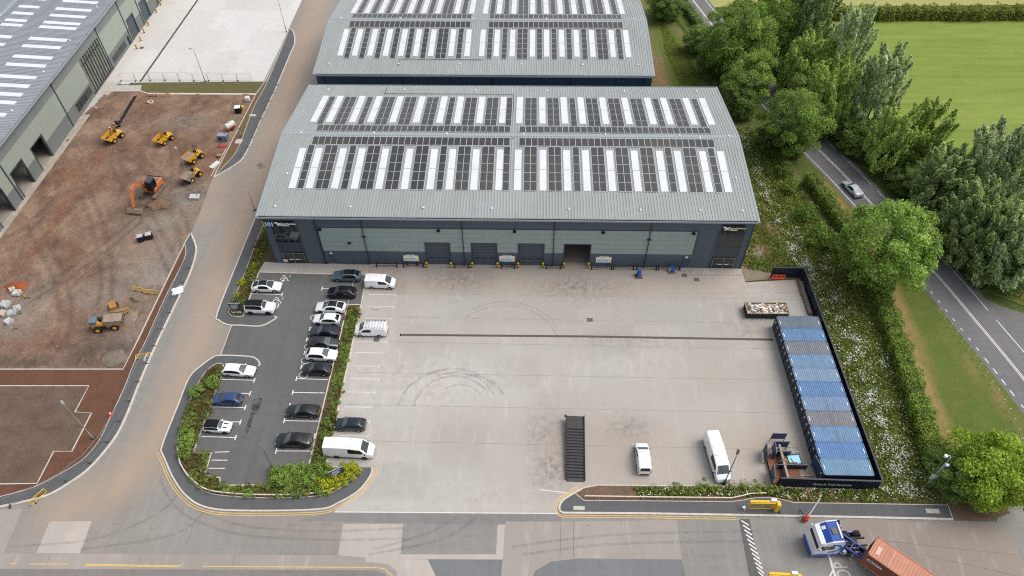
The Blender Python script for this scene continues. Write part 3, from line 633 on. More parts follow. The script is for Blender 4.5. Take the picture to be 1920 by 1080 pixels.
cols1.append((rx[9]+1.15,1)); cols1.append((rx[-1]-1.5 if False else (rx[-2]+rx[-1])/2,1))
cols1=list({round(c[0],2):c for c in cols1}.values())
def roofpt(px,py,y0,D):
    z=12.3
    for _ in range(12):
        p=P(px,py,z); z=.15+roof_z(min(max(p.y-y0,0),D),D,HE,HR)
    return P(px,py,z)
yF=lambda py:roofpt(960,py,0,Dp).y
def wall_main(T,zf):
    mb=MB(); zt=HE-.05
    holes=[(26.4,30.42,5.2),(34.2,38.35,5.2),(42.1,46.3,5.2),(49.8,54.1,5.2)]
    # front wall built in bays round the openings
    xs=[0]+[v for h in holes for v in h[:2]]+[Wd]
    mb.slot(0)
    def bandbox(xa,xb,z0,z1,k,pr): mb.slot(k).bb((xa,-pr,z0),(xb,.3,z1))
    bandbox(0,Wd,8.5,zt,0,0)
    bandbox(0,8.75,0,8.5,0,0); bandbox(71.4,Wd,0,8.5,0,0)
    cur=8.75
    for a,b,h in holes+[(71.4,71.4,0)]:
        if b>a:
            bandbox(cur,a,0,3.15,0,0); bandbox(cur,a,3.15,8.5,1,0); bandbox(a,b,h,8.5,1,0); cur=b
        else: bandbox(cur,a,0,3.15,0,0); bandbox(cur,a,3.15,8.5,1,0)
    # sides, back
    mb.slot(0); mb.bb((-.001,.3,0),(.3,Dp,zt)); mb.bb((Wd-.3,.3,0),(Wd,Dp,zt)); mb.bb((.3,Dp-.3,0),(Wd-.3,Dp,zt))
    for xx in (.02,Wd-.28):
        mb.add([(xx,0,zt-.02),(xx,Dp,zt-.02),(xx,Dp/2,HR-.05),(xx+.26,0,zt-.02),(xx+.26,Dp,zt-.02),(xx+.26,Dp/2,HR-.05)],[(0,1,2),(5,4,3),(0,3,4,1),(1,4,5,2),(2,5,3,0)])
    # cladding ribs, horizontal joints
    for z in (1.0,2.05,4.2,5.3,6.4,7.45,9.5,10.5):
        k=1 if 3.15<z<8.5 else 0
    mb.obj('wall',[M_dark,M_pale],T)
    mb=MB()
    for z in (1.05,2.1,4.22,5.29,6.36,7.43,9.5,10.4):
        cur=8.8
        for a,b,h in holes+[(71.35,71.35,0)]:
            if z<h or h==0: mb.bb((cur,-.012,z-.006),(a,-.001,z+.006)); cur=b
            elif b==71.35: mb.bb((cur,-.012,z-.006),(a,-.001,z+.006))
    mb.obj('cladding_joint',M_dark,T)
    mb=MB(); mb.bb((8.62,-.06,.0),(8.86,-.002,8.62)); mb.bb((8.86,-.05,8.42),(71.4,-.002,8.56)); mb.bb((71.3,-.06,3.1),(71.5,-.002,8.62)); mb.bb((-.06,-.08,0),(.14,-.002,11)); mb.bb((Wd-.14,-.08,0),(Wd+.06,-.002,11)); mb.obj('corner_trim',flat('trim_slate',(58,68,78),.5),T)
    mb=MB(); mb.bb((.4,.8,.02),(Wd-.4,Dp-.5,.05)); mb.obj('floor_slab',flat('interior_floor',(150,140,128),.8),T)
    mb=MB()
    for x in (48,56): mb.bb((x-.1,1,0),(x+.1,14,5.4))
    mb.bb((48,14,0),(56,14.2,6)); mb.bb((48.2,.6,5.6),(55.8,14,5.8))
    mb.obj('interior_wall',M_inside,T)
    for k,(a,b,h) in enumerate(holes[:3]):
        m=MB(); n=7
        for i in range(n): m.bb((a-.05,.12+.0,.03+i*h/n),(b+.05,.2,(i+1)*h/n-.03))
        d=m.obj('loading_door',M_door,T)
        for q in (.2,.5,.8): m=MB(); m.bb((a+(b-a)*q-.4,.1,1.55),(a+(b-a)*q+.4,.125,1.85)); m.obj('vision_panel',M_doorl,d)
    for a,b,h in holes:
        m=MB(); m.bb((a-.14,-.08,0),(a,.12,h+.14)); m.bb((b,-.08,0),(b+.14,.12,h+.14)); m.bb((a-.001,-.079,h),(b+.001,.119,h+.139))
        m.obj('door_surround',flat('surround_slate',(60,70,82),.5),T)
    for x,z in ((8.67,10.6),(16.32,10.6),(32.8,10.6),(47.91,10.6),(63.6,10.6)):
        m=MB(); m.tube((x,-.16,.1),(x,-.16,z),.075,8); m.box((x,-.14,z),(.3,.26,.3))
        if x in (16.32,63.6): m.box((x,-.16,6.6),(.62,.2,.2))
        m.obj('downpipe',M_blk if False else flat('downpipe_dark',(44,52,62),.5),T)
    # glazed entrances
    for (a,b,fl) in ((1.3,5.65,0),(74.65,78.95,1)):
        m=MB(); m.bb((a,-.04,.05),(b,.02,8.55)); gl=m.obj('entrance_glazing',M_glass,T)
        m=MB()
        for i in range(5): x=a+(b-a)*i/4; m.bb((x-.04,-.1,.05),(x+.04,-.042,8.55))
        for z in (.08,3.0,4.9,6.15,7.4,8.5): m.bb((a,-.09,z-.04),(b,-.0425,z+.04))
        m.obj('mullion',M_frame,gl)
        m=MB(); m.bb((a+.02,-.06,3.06),(b-.02,-.0435,4.86)); m.obj('spandrel',flat('spandrel_panel',(56,66,76),.3),gl)
        c=(a+b)/2; m=MB()
        for s in (-1,1):
            m.bb((c+s*.95-.85,-.14,.1),(c+s*.95+.85,-.105,2.55))
        d=m.obj('entrance_door',M_glass,T)
        m=MB()
        for x in (c-1.85,c,c+1.85): m.bb((x-.06,-.19,.06),(x+.06,-.141,2.65))
        for z in (.12,1.15,2.6): m.bb((c-1.79,-.18,z-.06),(c-.06,-.1415,z+.06)); m.bb((c+.06,-.18,z-.06),(c+1.79,-.1415,z+.06))
        m.obj('door_frame',flat('door_frame_silver',(128,134,138),.35,.4),d)
        MB().bb((c-.9,-.25,1.1),(c-.2,-.2,1.2)).obj('door_handle',M_whitep,d); MB().bb((c+.2,-.25,1.1),(c+.9,-.2,1.2)).obj('door_handle',M_whitep,d)
        m=MB(); m.bb((c-1.9,-1.1,.05),(c+1.9,-.2,.16)); m.obj('doorstep',M_slabs,T)
    for (a,b) in ((9.6,10.6),(70.0,71.0)):
        m=MB(); m.bb((a,-.06,.05),(b,-.002,2.15)); d=m.obj('side_door',flat('side_door_slate',(66,76,88),.5),T); m=MB(); m.bb((a-.08,-.1,2.15),(b+.08,-.002,2.28)); m.bb((a-.08,-.1,.05),(a,-.002,2.15)); m.bb((b,-.1,.05),(b+.08,-.002,2.15)); m.obj('door_frame',M_gut,d)
        m=MB(); m.bb((a+.25,-.25,2.55),(a+.65,-.002,2.7)); m.obj('wall_lamp',M_whitep,T)
        m=MB(); m.bb((a-.2,-.9,.05),(b+.2,-.12,.15)); m.obj('doorstep',M_slabs,T)
    for x in (9.3,28.9,41.4,55.9,70.6):
        m=MB(); m.bb((x-.28,-.5,8.1),(x+.28,-.07,8.3)); m.tube((x,-.3,8.2),(x,-.02,8.45),.04); m.obj('flood_lamp',M_blk,T)
    m=MB(); m.bb((13.4,-.35,5.0),(13.9,-.002,5.2)); m.obj('flood_lamp',M_blk,T)
anch1=[(roofx(px,384),1.6) for px in (516,657,794,922,1066,1200,1311,1389)]+[(roofx(px,p),yF(p)) for px,p in ((1375,331),(1304,330-73),(541,330))]+[(x,19.1+.1) for x in (3,16,29,42.6,57,70,78.6)]+[(x,36.6) for x in (4,19,33,47,62,76)]
YA,YB=yF(357)+.05,yF(281)
pvA=dict(rl={'f':(yF(357),yF(281)),'b':(yF(231.5),yF(182))},col={'f':(yF(357.5),yF(275),5)},row={'f':(yF(273.5),yF(258.5))},rowx=[(rx[0]+1.1,rx[9]+1.5),(rx[10]+.3,rx[-1]-.6)],anchor=anch1)
fr,bk=pvA['rl']['f'],pvA['rl']['b']
print('front slope rl',fr,bk)
T1=shed('warehouse','grey and sage warehouse numbered 101 with solar roof, facing the yard',0,Wd,0,Dp,HE,HR,M_roof,wall_main,rl1,[],dict(rl=pvA['rl'],col={},row={},rowx=[],anchor=anch1))
def arrays(T,cols,zf,spec):
    def array(x0_,x1_,ya,yb,nx,ny):
        mb=MB(); w=(x1_-x0_)/nx; h=(yb-ya)/ny
        for i in range(nx):
            for j in range(ny): slope_box(mb,x0_+i*w+.05,x0_+(i+1)*w-.05,ya+j*h+.05,ya+(j+1)*h-.05,zf,.04,.21)
        mb.slot(1)
        for j in range(ny):
            for q in (.22,.78): slope_box(mb,x0_-.3,x1_+.3,ya+(j+q)*h-.03,ya+(j+q)*h+.03,zf,.035,.172)
        for i in range(nx+1): slope_box(mb,x0_+i*w-.06,x0_+i*w+.06,ya,yb,zf,.03,.205)
        for j in range(ny+1): slope_box(mb,x0_,x1_,ya+j*h-.065,ya+j*h+.065,zf,.03,.205)
        mb.obj('solar_array',[M_pv,M_pvrail],T)
    for (ya,yb,ny) in spec['col']:
        for xa,n in cols: array(xa-n*.56,xa+n*.56,ya,yb,n,ny)
    for (ya,yb) in spec['row']:
        for xa,xb in spec['rowx']: array(xa,xb,ya,yb,int(round((xb-xa)/1.08)),1)
zf1=lambda y: roof_z(y,Dp,HE,HR)
arrays(T1,cols1,zf1,dict(col=[(yF(358),yF(275.5),5),(yF(236),yF(184),5)],row=[(yF(274),yF(259)),(yF(249.5-1),yF(237.5))],rowx=[(rx[0]+1.3,rx[9]+1.6),(rx[10]+.1,rx[-1]-.7)]))
def conduit(T,pts,zf):
    mb=MB()
    for a,b in zip(pts,pts[1:]): mb.tube((a[0],a[1],zf(a[1])+.3),(b[0],b[1],zf(b[1])+.3),.045,5)
    mb.obj('cable_conduit',M_gut,T)
xm=rx[9]+.9
conduit(T1,[(roofx(724,175)-.2,37.8),(roofx(724,175)-.2,yF(182)+.9),(rx[9]+1.9,yF(182)+.9),(rx[9]+2.0,yF(262))],zf1)
# ---------------------------------------------------------------- second shed behind
X0,X1,Y2,D2=-.14,68.39,Dp+5.14,37.15
def wall_back(T,zf):
    mb=MB(); zt=HE-.05
    mb.bb((X0,0,0),(X1,.3,zt)); mb.bb((X0,.3,0),(X0+.3,D2,zt)); mb.bb((X1-.3,.3,0),(X1,D2,zt)); mb.bb((X0+.3,D2-.3,0),(X1-.3,D2,zt))
    for xx in (X0+.02,X1-.28): mb.add([(xx,0,zt-.02),(xx,D2,zt-.02),(xx,D2/2,HR-.05),(xx+.26,0,zt-.02),(xx+.26,D2,zt-.02),(xx+.26,D2/2,HR-.05)],[(0,1,2),(5,4,3),(0,3,4,1),(1,4,5,2),(2,5,3,0)])
    mb.obj('wall',M_navy,T)
    for x in (1.5,17.5,36,52,66.8):
        m=MB(); m.tube((x,-.12,.1),(x,-.12,10.6),.08,8); m.obj('downpipe',flat('downpipe_dark',(44,52,62)),T)
    m=MB(); m.bb((X0,-.03,9.7),(X1,-.002,9.76)); m.bb((X0,-.03,8.3),(X1,-.002,8.36)); m.obj('cladding_joint',M_gut,T)
yS=lambda py:roofpt(930,py,Y2,D2).y-Y2
r2=[636.7,664,693,722,751,778.5,807,845,875,902.6,930,960,998,1025,1054,1082,1112,1150,1178]
r2x=[P(p,105.5,12).x for p in r2]
rl2=[(x-.55,x+.55) for x in r2x]
cols2=[((r2x[i]+r2x[i+1])/2,n) for i,n in ((0,1),(1,1),(2,1),(3,1),(4,1),(5,1),(6,2),(7,1),(10,1),(11,2),(12,1),(13,1),(14,1),(15,1),(16,2),(17,1))]+[((r2x[9]+1.6),1)]
T2=shed('warehouse','grey warehouse with solar roof and navy walls behind the one numbered 101',X0,X1,Y2,D2,HE,HR,M_roof,wall_back,rl2,[],
  dict(rl={'f':(yS(106),yS(56)),'b':(yS(26),yS(-12))},col={},row={},rowx=[],anchor=[(P(px,121,12).x,yS(121)) for px in (614,746,861,977,1093,1197)]+[(x,D2/2+.2) for x in (2,15,31,47,66)]))
zf2=lambda y: roof_z(y,D2,HE,HR)
arrays(T2,cols2,zf2,dict(col=[(yS(111),yS(54),6),(yS(27),yS(-14),6)],row=[(yS(52.5),yS(41)),(yS(35),yS(27.5))],rowx=[(r2x[0]+.3,r2x[8]+.2),(r2x[9]+1.1,r2x[-1]-.4)]))
conduit(T2,[(P(747,120,12).x,yS(125)),(P(747,120,12).x,yS(113)),(r2x[9]+.4,yS(113))],zf2)
# ---------------------------------------------------------------- left shed (long, still being finished)
WLO=Vector((-52.7,14.5,0)); WLA=math.atan2(.0455,.999)+rad(0)
# local frame: +X outward from the facade (towards the site), +Y along it (away from the camera)
T3=thing('warehouse','long grey warehouse with short white rooflights beside the dirt site','warehouse',WLO,WLA)
U0,U1=-30,150; HL,HLR=11.25,13.0; DL=20.2
lz=lambda d: HL+(HLR-HL)*(min(d,2*DL-d)/DL)
mb=MB()
def lslope(mb,u0,u1,d0,d1,t,dz):
    vs=[(-d0,u0,lz(d0)+dz),(-d0,u1,lz(d0)+dz),(-d1,u1,lz(d1)+dz),(-d1,u0,lz(d1)+dz)]
    mb.add(vs+[(a,b,c+t) for a,b,c in vs],[(3,2,1,0),(4,5,6,7),(0,1,5,4),(1,2,6,5),(2,3,7,6),(3,0,4,7)])
lslope(mb,U0,U1,-.5,DL,.12,0); lslope(mb,U0,U1,DL,2*DL+.5,.12,0)
u=U0+.2
while u<U1:
    mb.slot(1); lslope(mb,u-.09,u+.09,-.4,DL-.52,.06,.12)
    u+=.5
mb.obj('roof',[M_roof2,M_rib2],T3)
mb=MB(); lslope(mb,U0,U1,DL-.5,DL,.05,.13); lslope(mb,U0,U1,DL,DL+.5,.05,.13); mb.obj('ridge_flashing',M_trim,T3)
mb=MB(); mb.bb((.42,U0,HL-.2),(.72,U1,HL-.1)); mb.slot(1).bb((.72,U0,HL-.25),(.8,U1,HL+.1)); mb.obj('gutter',[M_gut,M_trim],T3)
mb=MB()
ops=[(-6.4,-1.7,5.3),(2.4,6.8,5.5),(10.6,15.2,5.2),(63.2,67.2,4.9),(72.2,76.0,4.9),(82,86,4.9),(92,96,4.9)]
gz=(37.9,48.3)
cur=U0
def lb(k,u0,u1,z0,z1):
    if u1>u0: mb.slot(k).bb((-.3,u0,z0),(0,u1,z1))
lb(2,U0,U1,8.5,HL-.03)
items=sorted(ops+[(gz[0],gz[1],8.5)])
for a,b,h in items+[(U1,U1,0)]:
    lb(0,cur,a,0,3.3); lb(1,cur,a,3.3,8.5)
    if b>a and h<8.5: lb(1,a,b,h,8.5)
    cur=b
mb.slot(0).bb((-2*DL,U0,0),(-2*DL+.3,U1,HL)); mb.bb((-2*DL+.3,U0,0),(-.3,U0+.3,HL)); 
mb.obj('wall',[M_lslate,M_lsage,M_lband],T3)
mb=MB(); mb.bb((-12,U0+1,.02),(-.3,U1-1,.1)); mb.obj('floor_slab',flat('interior_floor_pale',(150,142,132),.9,var=.1),T3)
for a,b,h in ops:
    m=MB(); m.bb((-.32,a-.22,0),(.09,a,h+.2)); m.bb((-.32,b,0),(.09,b+.22,h+.2)); m.bb((-.32,a,h),(.09,b,h+.2)); m.obj('door_surround',flat('left_surround',(72,82,86),.5),T3)
    if a>60:
        m=MB()
        for i in range(6): m.bb((-.28,a,i*h/6+.02),(-.2,b,(i+1)*h/6-.02))
        m.obj('loading_door',M_door,T3)
    else:
        m=MB(); m.bb((-9,a-2,0),(-8.8,b+2,6)); m.obj('interior_wall',M_inside,T3)
m=MB(); m.bb((-.25,gz[0],.3),(-.16,gz[1],8.5)); gl=m.obj('glazing',flat('site_glazing',(110,112,104),.15,0,.5,.35,.5),T3)
m=MB()
for i in range(10): u=gz[0]+(gz[1]-gz[0])*i/9; m.bb((-.15,u-.06,.3),(.02,u+.06,8.3 if i%2 else 8.45))
for z in (.4,7.0): m.bb((-.158,gz[0],z-.06),(.0,gz[1],z+.06))
m.obj('mullion',flat('left_mullion',(66,70,70),.5),gl)
for (a,b,z0,z1) in ((29.5,37.2,1.0,2.9),(50.3,58.6,.8,2.3)):
    m=MB(); m.bb((.003,a,z0),(.02,b,z1)); w=m.obj('window',flat('ribbon_glass',(46,50,54),.15,0,.6,.5,.8),T3)
    m=MB(); n=6
    for i in range(n+1): m.bb((.021,a+(b-a)*i/n-.05,z0),(.07,a+(b-a)*i/n+.05,z1))
    m.bb((.003,a-.1,z1),(.075,b+.1,z1+.1)); m.bb((.003,a-.1,z0-.1),(.075,b+.1,z0)); m.obj('window_frame',M_lslate,w)
m=MB(); m.bb((.003,60.2,.1),(.05,61.2,2.2)); m.obj('side_door',M_blk,T3)
for u in (1.4,25.5,48.9,61.9,71,88,105):
    m=MB(); m.bb((.003,u-.12,0),(.14,u+.12,HL-.3)); m.box((.12,u,HL-.9),(.3,.5,.4)); m.obj('downpipe',flat('left_downpipe',(64,76,80),.5),T3)
for u,h in ((58.7,1),(54.8,1),(51.6,1),(48.3,1),(46.2,1),(41,1),(37.8,1),(33.5,1),(30.3,1),(25.8,1),(22.6,1),(19.5,1),(16.7,1),(12.6,1),(9.4,1),(65,1),(68.2,1),(71.4,1),(77,1),(80.2,1),(86,1),(89.2,1)):
    m=MB(); lslope(m,u-.62,u+.62,2.3,10.1,.06,.13); m.obj('rooflight',M_sky,T3)
    if u>24:
        m=MB(); lslope(m,u-.62,u+.62,13.7,18.2,.06,.13); m.obj('rooflight',M_sky,T3)
for u,d in ((56.5,1.6),(41,1.6),(28,1.7),(14,1.7),(50,20.1),(32,20.1)):
    m=MB(); z=lz(d)+.12; m.box((-d,u,z+.13),(.34,.34,.22),0,.05); m.tube((-d,u,z+.2),(-d,u,z+.45),.06,6); m.obj('roof_anchor',M_whitep,T3)
# ---------------------------------------------------------------- signs on the front shed
M_sblk=flat('sign_black',(18,20,26),.35); M_sblue=flat('sign_blue',(26,84,120),.4); M_syel=flat('sign_yellow',(226,178,42),.5); M_swht=flat('sign_white',(238,238,236),.5); M_scream=flat('sign_cream',(226,208,164),.5)
def bird(parent,c,s):
    m=MB(); x,y,z=c
    for poly in ([(-1.1,.55),(-.5,.62),(.05,.2),(.5,.6),(.28,.05),(.55,-.5),(.1,-.35),(-.5,-.6),(-.35,-.2),(-.75,-.25),(-.45,.1),(-.9,.2)],): m.side([(x+a*s,z+b*s) for a,b in poly],y-.03,y)
    m.obj('bird_emblem',M_swht,parent)
for nm,lab,a,b,z0,z1,c2 in (('company_sign','black company sign with white bird, above the glazed entrance next to the 101 sign',2.05,5.2,8.62,9.9,M_swht),('company_sign','black company sign with white bird and gold words, at the right end of the facade',75.0,78.5,8.68,9.95,M_scream)):
    s=thing(nm,lab,'sign',(0,0,0),0,'company signs on the warehouse front')
    MB().bb((a,-.22,z0),(b,-.1,z1)).obj('board',M_sblk,s)
    bird(s,(a+.8,-.225,(z0+z1)/2+.05),.72)
    wtext(s,((a+b)/2+.75,-.235,z0+.78),.34,c2,s,bold=.012) if False else None
    t=wtext('Crown Container',((a+b)/2+.62,-.235,z0+.76),.38,c2,s,bold=.03); t=wtext('Cleaning',((a+b)/2+.15,-.235,z0+.4),.36,M_swht,s,bold=.03)
s=thing('number_sign','blue sign reading 101 with yellow bar at the front left corner','sign')
MB().bb((.3,-.22,8.55),(2.0,-.1,9.9)).obj('board',M_sblue,s)
MB().bb((.12,-.24,8.5),(.299,-.08,9.95)).obj('yellow_bar',M_syel,s)
wtext('101',(1.17,-.235,9.2),1.15,M_swht,s,bold=.022,sx=.92)
s=thing('door_sign','small white notice panel low on the entrance glazing beside the door','sign')
MB().bb((1.35,-.22,.35),(2.3,-.195,1.25)).obj('board',M_sblk,s); MB().bb((1.45,-.235,.85),(2.2,-.222,1.12)).obj('notice',M_swht,s); MB().bb((1.45,-.235,.5),(2.25,-.222,.65)).obj('notice',M_swht,s)
# ================================================================ road vehicles
M_tyre_r=flat('tyre_rubber',(28,28,29),.8); M_rim=flat('alloy_rim',(150,152,155),.35,.6); M_rimd=flat('dark_rim',(52,53,56),.4,.4)
M_roofk=flat('matt_black_roof',(20,21,24),.5,0,.25); M_cglass=flat('car_glass',(22,25,28),.1,0,.5); M_wind=flat('windscreen_glass',(74,82,86),.06,0,.8); M_plast=flat('black_plastic',(26,27,29),.6)  # windscreen paler than the other glass: a reflection painted into its colour
M_head=flat('headlamp_lens',(205,210,214),.1,0,.8); M_tail=flat('tail_lamp_lens',(150,18,20),.2); M_plw=flat('front_plate',(220,220,214),.5); M_ply=flat('rear_plate',(214,184,60),.5)
def paint(n,c,rough=.22):
    m=flat(n,c,rough,0,.5); m.node_tree.nodes['Principled BSDF'].inputs['Coat Weight'].default_value=.5; m.node_tree.nodes['Principled BSDF'].inputs['Coat Roughness'].default_value=.06; return m
PW_=paint('white_paint',(236,237,238)); PK=paint('black_paint',(20,21,25),.3); PB=paint('blue_paint',(42,68,112)); PG=paint('slate_blue_paint',(84,98,114)); PS=paint('silver_blue_paint',(188,198,204)); PKB=paint('blue_black_paint',(30,34,46)); PGK=paint('charcoal_paint',(40,42,46))
KIND={ # L,W,H, bonnet(x,z), windscreen base, windscreen top, roof end, rear glass base, tail z, belt, wheel r
 'suv':(4.72,1.92,1.66,(.47,.86),(.235,1.04),(.07,1.58),(-.34,1.58),(-.465,1.12),1.02,.36),
 'suvcoupe':(4.85,1.95,1.62,(.47,.82),(.245,1.02),(.05,1.54),(-.24,1.5),(-.455,1.1),1.0,.36),
 'saloon':(4.75,1.84,1.45,(.47,.76),(.225,.94),(.055,1.38),(-.22,1.36),(-.39,1.0),.92,.33),
 'hatch':(4.3,1.8,1.48,(.465,.8),(.245,.97),(.07,1.41),(-.35,1.38),(-.47,1.0),.95,.32),
 'mini':(3.85,1.73,1.42,(.46,.82),(.2,.96),(.09,1.34),(-.42,1.33),(-.48,.98),.93,.31),
 'estate':(4.85,1.84,1.48,(.47,.8),(.225,.95),(.06,1.4),(-.4,1.38),(-.485,1.02),.94,.33),
 'offroad':(4.75,2.0,1.97,(.48,1.12),(.215,1.24),(.13,1.86),(-.46,1.9),(-.485,1.25),1.2,.4),
 'van':(5.0,1.98,1.97,(.465,.98),(.37,1.14),(.2,1.84),(-.475,1.9),(-.493,1.15),1.1,.33),
 'minivan':(4.45,1.82,1.84,(.46,.95),(.33,1.1),(.17,1.7),(-.465,1.76),(-.49,1.1),1.05,.32),
 'bigvan':(6.75,2.06,2.55,(.475,1.12),(.4,1.34),(.285,2.32),(-.485,2.5),(-.495,1.3),1.3,.36)}
def vehicle(name,label,cat,kind,col,loc,rz,group=None,roof=None,rims=None,bonnet=None,rack=False):
    L,Wv,H,bn,wb,wt,rr,rw,belt,wr=KIND[kind]; isvan='van' in kind
    T=thing(name,label,cat,loc,rz,group)
    top=[(.5,bn[1]-.2),(.493,bn[1]-.09),(bn[0],bn[1]),(wb[0],wb[1]),((wb[0]+wt[0])/2,(wb[1]+wt[1])/2+.02),(wt[0],wt[1]),((wt[0]*.6+rr[0]*.4),H),((wt[0]*.45+rr[0]*.55),H-.004),((wt[0]*.25+rr[0]*.75),(H*.7+rr[1]*.3)),(rr[0],rr[1]),((rr[0]+rw[0])/2,(rr[1]+rw[1])/2+.03),(rw[0],rw[1]),(-.494,rw[1]-.1 if rw[0]<-.45 else rw[1]-.05),(-.5,.62)]
    if kind in('saloon',): top.insert(12,(-.47,rw[1]-.03))
    X=[a for a,b in top]; Z=[b for a,b in top]
    def hw(x): 
        e=max(0,(abs(x)-.36)/.14); return Wv/2*(1-(.16 if not isvan or x>0 else .03)*e*e)
    rings=[]
    for x,z in top:
        h=hw(x); z0=.26 if abs(x)<.485 else .34
        gh=(rw[0]<=x<=wb[0])
        zb=min(belt+(.02 if x<0 else 0),z-.05); 
        t=(.40 if not isvan else .10)
        ht=h*.965-max(0,z-zb)*t if z-zb>.06 else h*.9
        r=min(.14,max(.02,(z-zb)*.4))
        half=[(h*.93,z0),(h,z0+.14),(h*1.0,(z0+zb)/2+.06),(h*.968,zb),(ht,z-r*.55),(ht-r,z),(ht*.45,z+.018)]
        rings.append([(x*L,-a,b) for a,b in half]+[(x*L,0,z+.025)]+[(x*L,a,b) for a,b in reversed(half)])
    n=15; mb=MB()
    vs=[p for rg in rings for p in rg]; fs=[]
    for i in range(len(rings)-1):
        for j in range(n-1): fs.append((i*n+j,i*n+j+1,(i+1)*n+j+1,(i+1)*n+j))
    fs+=[tuple(reversed(range(n))) ,tuple(range((len(rings)-1)*n,len(rings)*n))]
    fs+=[(i*n,(i+1)*n,(i+1)*n+n-1,i*n+n-1) for i in range(len(rings)-1)]
    fs=[tuple(reversed(f)) for f in fs]
    mb.add(vs,fs)
    # wheel arches and lower trim
    mb.slot(1); wx=(.305*L,-.29*L) if not isvan else (.33*L,-.27*L if kind!='bigvan' else -.24*L)
    for x in wx:
        for s in(-1,1): mb.tube((x,s*(Wv/2-.3),wr),(x,s*(Wv/2+.006),wr),wr+.075,14)
    mb.bb((-.40*L,-Wv/2+.06,.2),(.40*L,Wv/2-.06,.3)); mb.bb((.4*L,-Wv/2+.3,.2),(.497*L+.02,Wv/2-.3,.46)); mb.bb((-.497*L-.02,-Wv/2+.25,.2),(-.4*L,Wv/2-.25,.46))
    if kind=='offroad' or kind=='bigvan':
        for s in(-1,1): mb.bb((-.22*L,s*(Wv/2-.02)-.02,.3),(.22*L,s*(Wv/2-.02)+.03,.44))
    body=mb.obj('body',[col,M_plast],T)
    me=body.data
    for p in me.polygons[:len(rings)*n]: p.use_smooth=True
    try: me.set_sharp_from_angle(angle=rad(38))
    except Exception: pass
    def pane(nm,ir,jr,mat,shr=.94,up=.006):
        """a pane lifted just off the body between stations ir and ring points jr"""
        m=MB(); sub=[[Vector(rings[i][j]) for j in range(jr[0],jr[1]+1)] for i in range(ir[0],ir[1]+1)]
        cx=sum((p for rg in sub for p in rg),Vector())/sum(len(r_) for r_ in sub)
        a=sub[0];b=sub[-1]; nn=(b[0]-a[0]).cross(a[-1]-a[0])
        if nn.length<1e-6: nn=(b[-1]-a[0]).cross(b[0]-a[0])
        nn.normalize()
        if nn.dot(cx-Vector((0,0,.7)))<0: nn=-nn
        k=len(sub[0]); vs=[cx+(p-cx)*shr+nn*up for rg in sub for p in rg]
        f=[(i*k+j,i*k+j+1,(i+1)*k+j+1,(i+1)*k+j) for i in range(len(sub)-1) for j in range(k-1)]
        q=vs[f[0][0]],vs[f[0][1]],vs[f[0][2]]
        if (q[1]-q[0]).cross(q[2]-q[0]).dot(nn)<0: f=[tuple(reversed(t)) for t in f]
        m.add(vs,f); o=m.obj(nm,mat,T,True); return o
    iw,it,ir_,ib=3,5,9,11
    pane('windscreen',(iw,it),(5,9),M_wind,.95,.012)
    for jj in ((3,4),(10,11)):
        if isvan: pane('side_window',(iw+1,it+1 if kind!='bigvan' else it+1),jj,M_cglass,.8,.02)
        else: pane('side_window',(iw+1,ir_ if kind not in('estate','suv','offroad','hatch','mini') else ib-1),jj,M_cglass,.9,.02)
    if not isvan or kind=='minivan': pane('rear_window',(ir_,ib),(5,9),M_cglass,.9,.012)
    if roof: pane('roof',(it,ir_),(4,10) if kind in('offroad','mini') else (5,9),roof,1.0 if kind in('offroad','mini') else .985,.014)
    if bonnet:
        for s in (-.32,.32):
            m=MB(); z=(bn[1]+wb[1])/2; m.add([(bn[0]*L-.1,s-.1,bn[1]+.026),(bn[0]*L-.1,s+.1,bn[1]+.026),(wb[0]*L+.15,s+.1,wb[1]+.022),(wb[0]*L+.15,s-.1,wb[1]+.022)],[(0,1,2,3)]); m.obj('bonnet_stripe',bonnet,T)
    for x in wx:
        for s in(-1,1):
            m=MB(); y=s*(Wv/2-.09); m.tube((x,y-.11,wr),(x,y+.11,wr),wr,16); w=m.obj('wheel',M_tyre_r,T)
            m=MB(); m.tube((x,y+s*.1,wr),(x,y+s*.122,wr),wr*.68,12); m.obj('rim',rims or M_rim,w)
    for s in(-1,1):
        m=MB(); m.box((.478*L,s*(Wv/2-.33),bn[1]-.12),(.16,.36,.14),-s*.35,.03); m.obj('headlight',M_head,T)
        m=MB()
        if isvan: m.box((-.497*L,s*(Wv/2-.1),.95),(.06,.12,.5),0,.02)
        else: m.box((-.482*L,s*(Wv/2-.3),rw[1]-.13),(.14,.4,.13),s*.25,.03)
        m.obj('taillight',M_tail,T)
        m=MB(); m.box((wb[0]*L-.28,s*(Wv/2+.07),belt+.06),(.14,.2,.13),0,.04); m.obj('mirror',col if not isvan else M_plast,T)
    m=MB(); m.bb((.5*L+.015,-.26,.42),(.5*L+.03,.26,.53)); m.obj('number_plate',M_plw,T)
    m=MB(); m.bb((-.5*L-.03,-.26,.5),(-.5*L-.012,.26,.61)); m.obj('number_plate',M_ply,T)
    if isvan:
        m=MB()
        for s in(-1,1): m.bb((-.42*L,s*(Wv/2-.004)-.012,.62),(.2*L,s*(Wv/2-.004)+.012,.66))
        for q in (-.3,-.1,.08): m.bb((q*L-.015,-Wv*.36,H+.0),(q*L+.015,Wv*.36,H+.03))
        m.obj('panel_seam',flat('seam_grey',(196,198,200),.5),T)
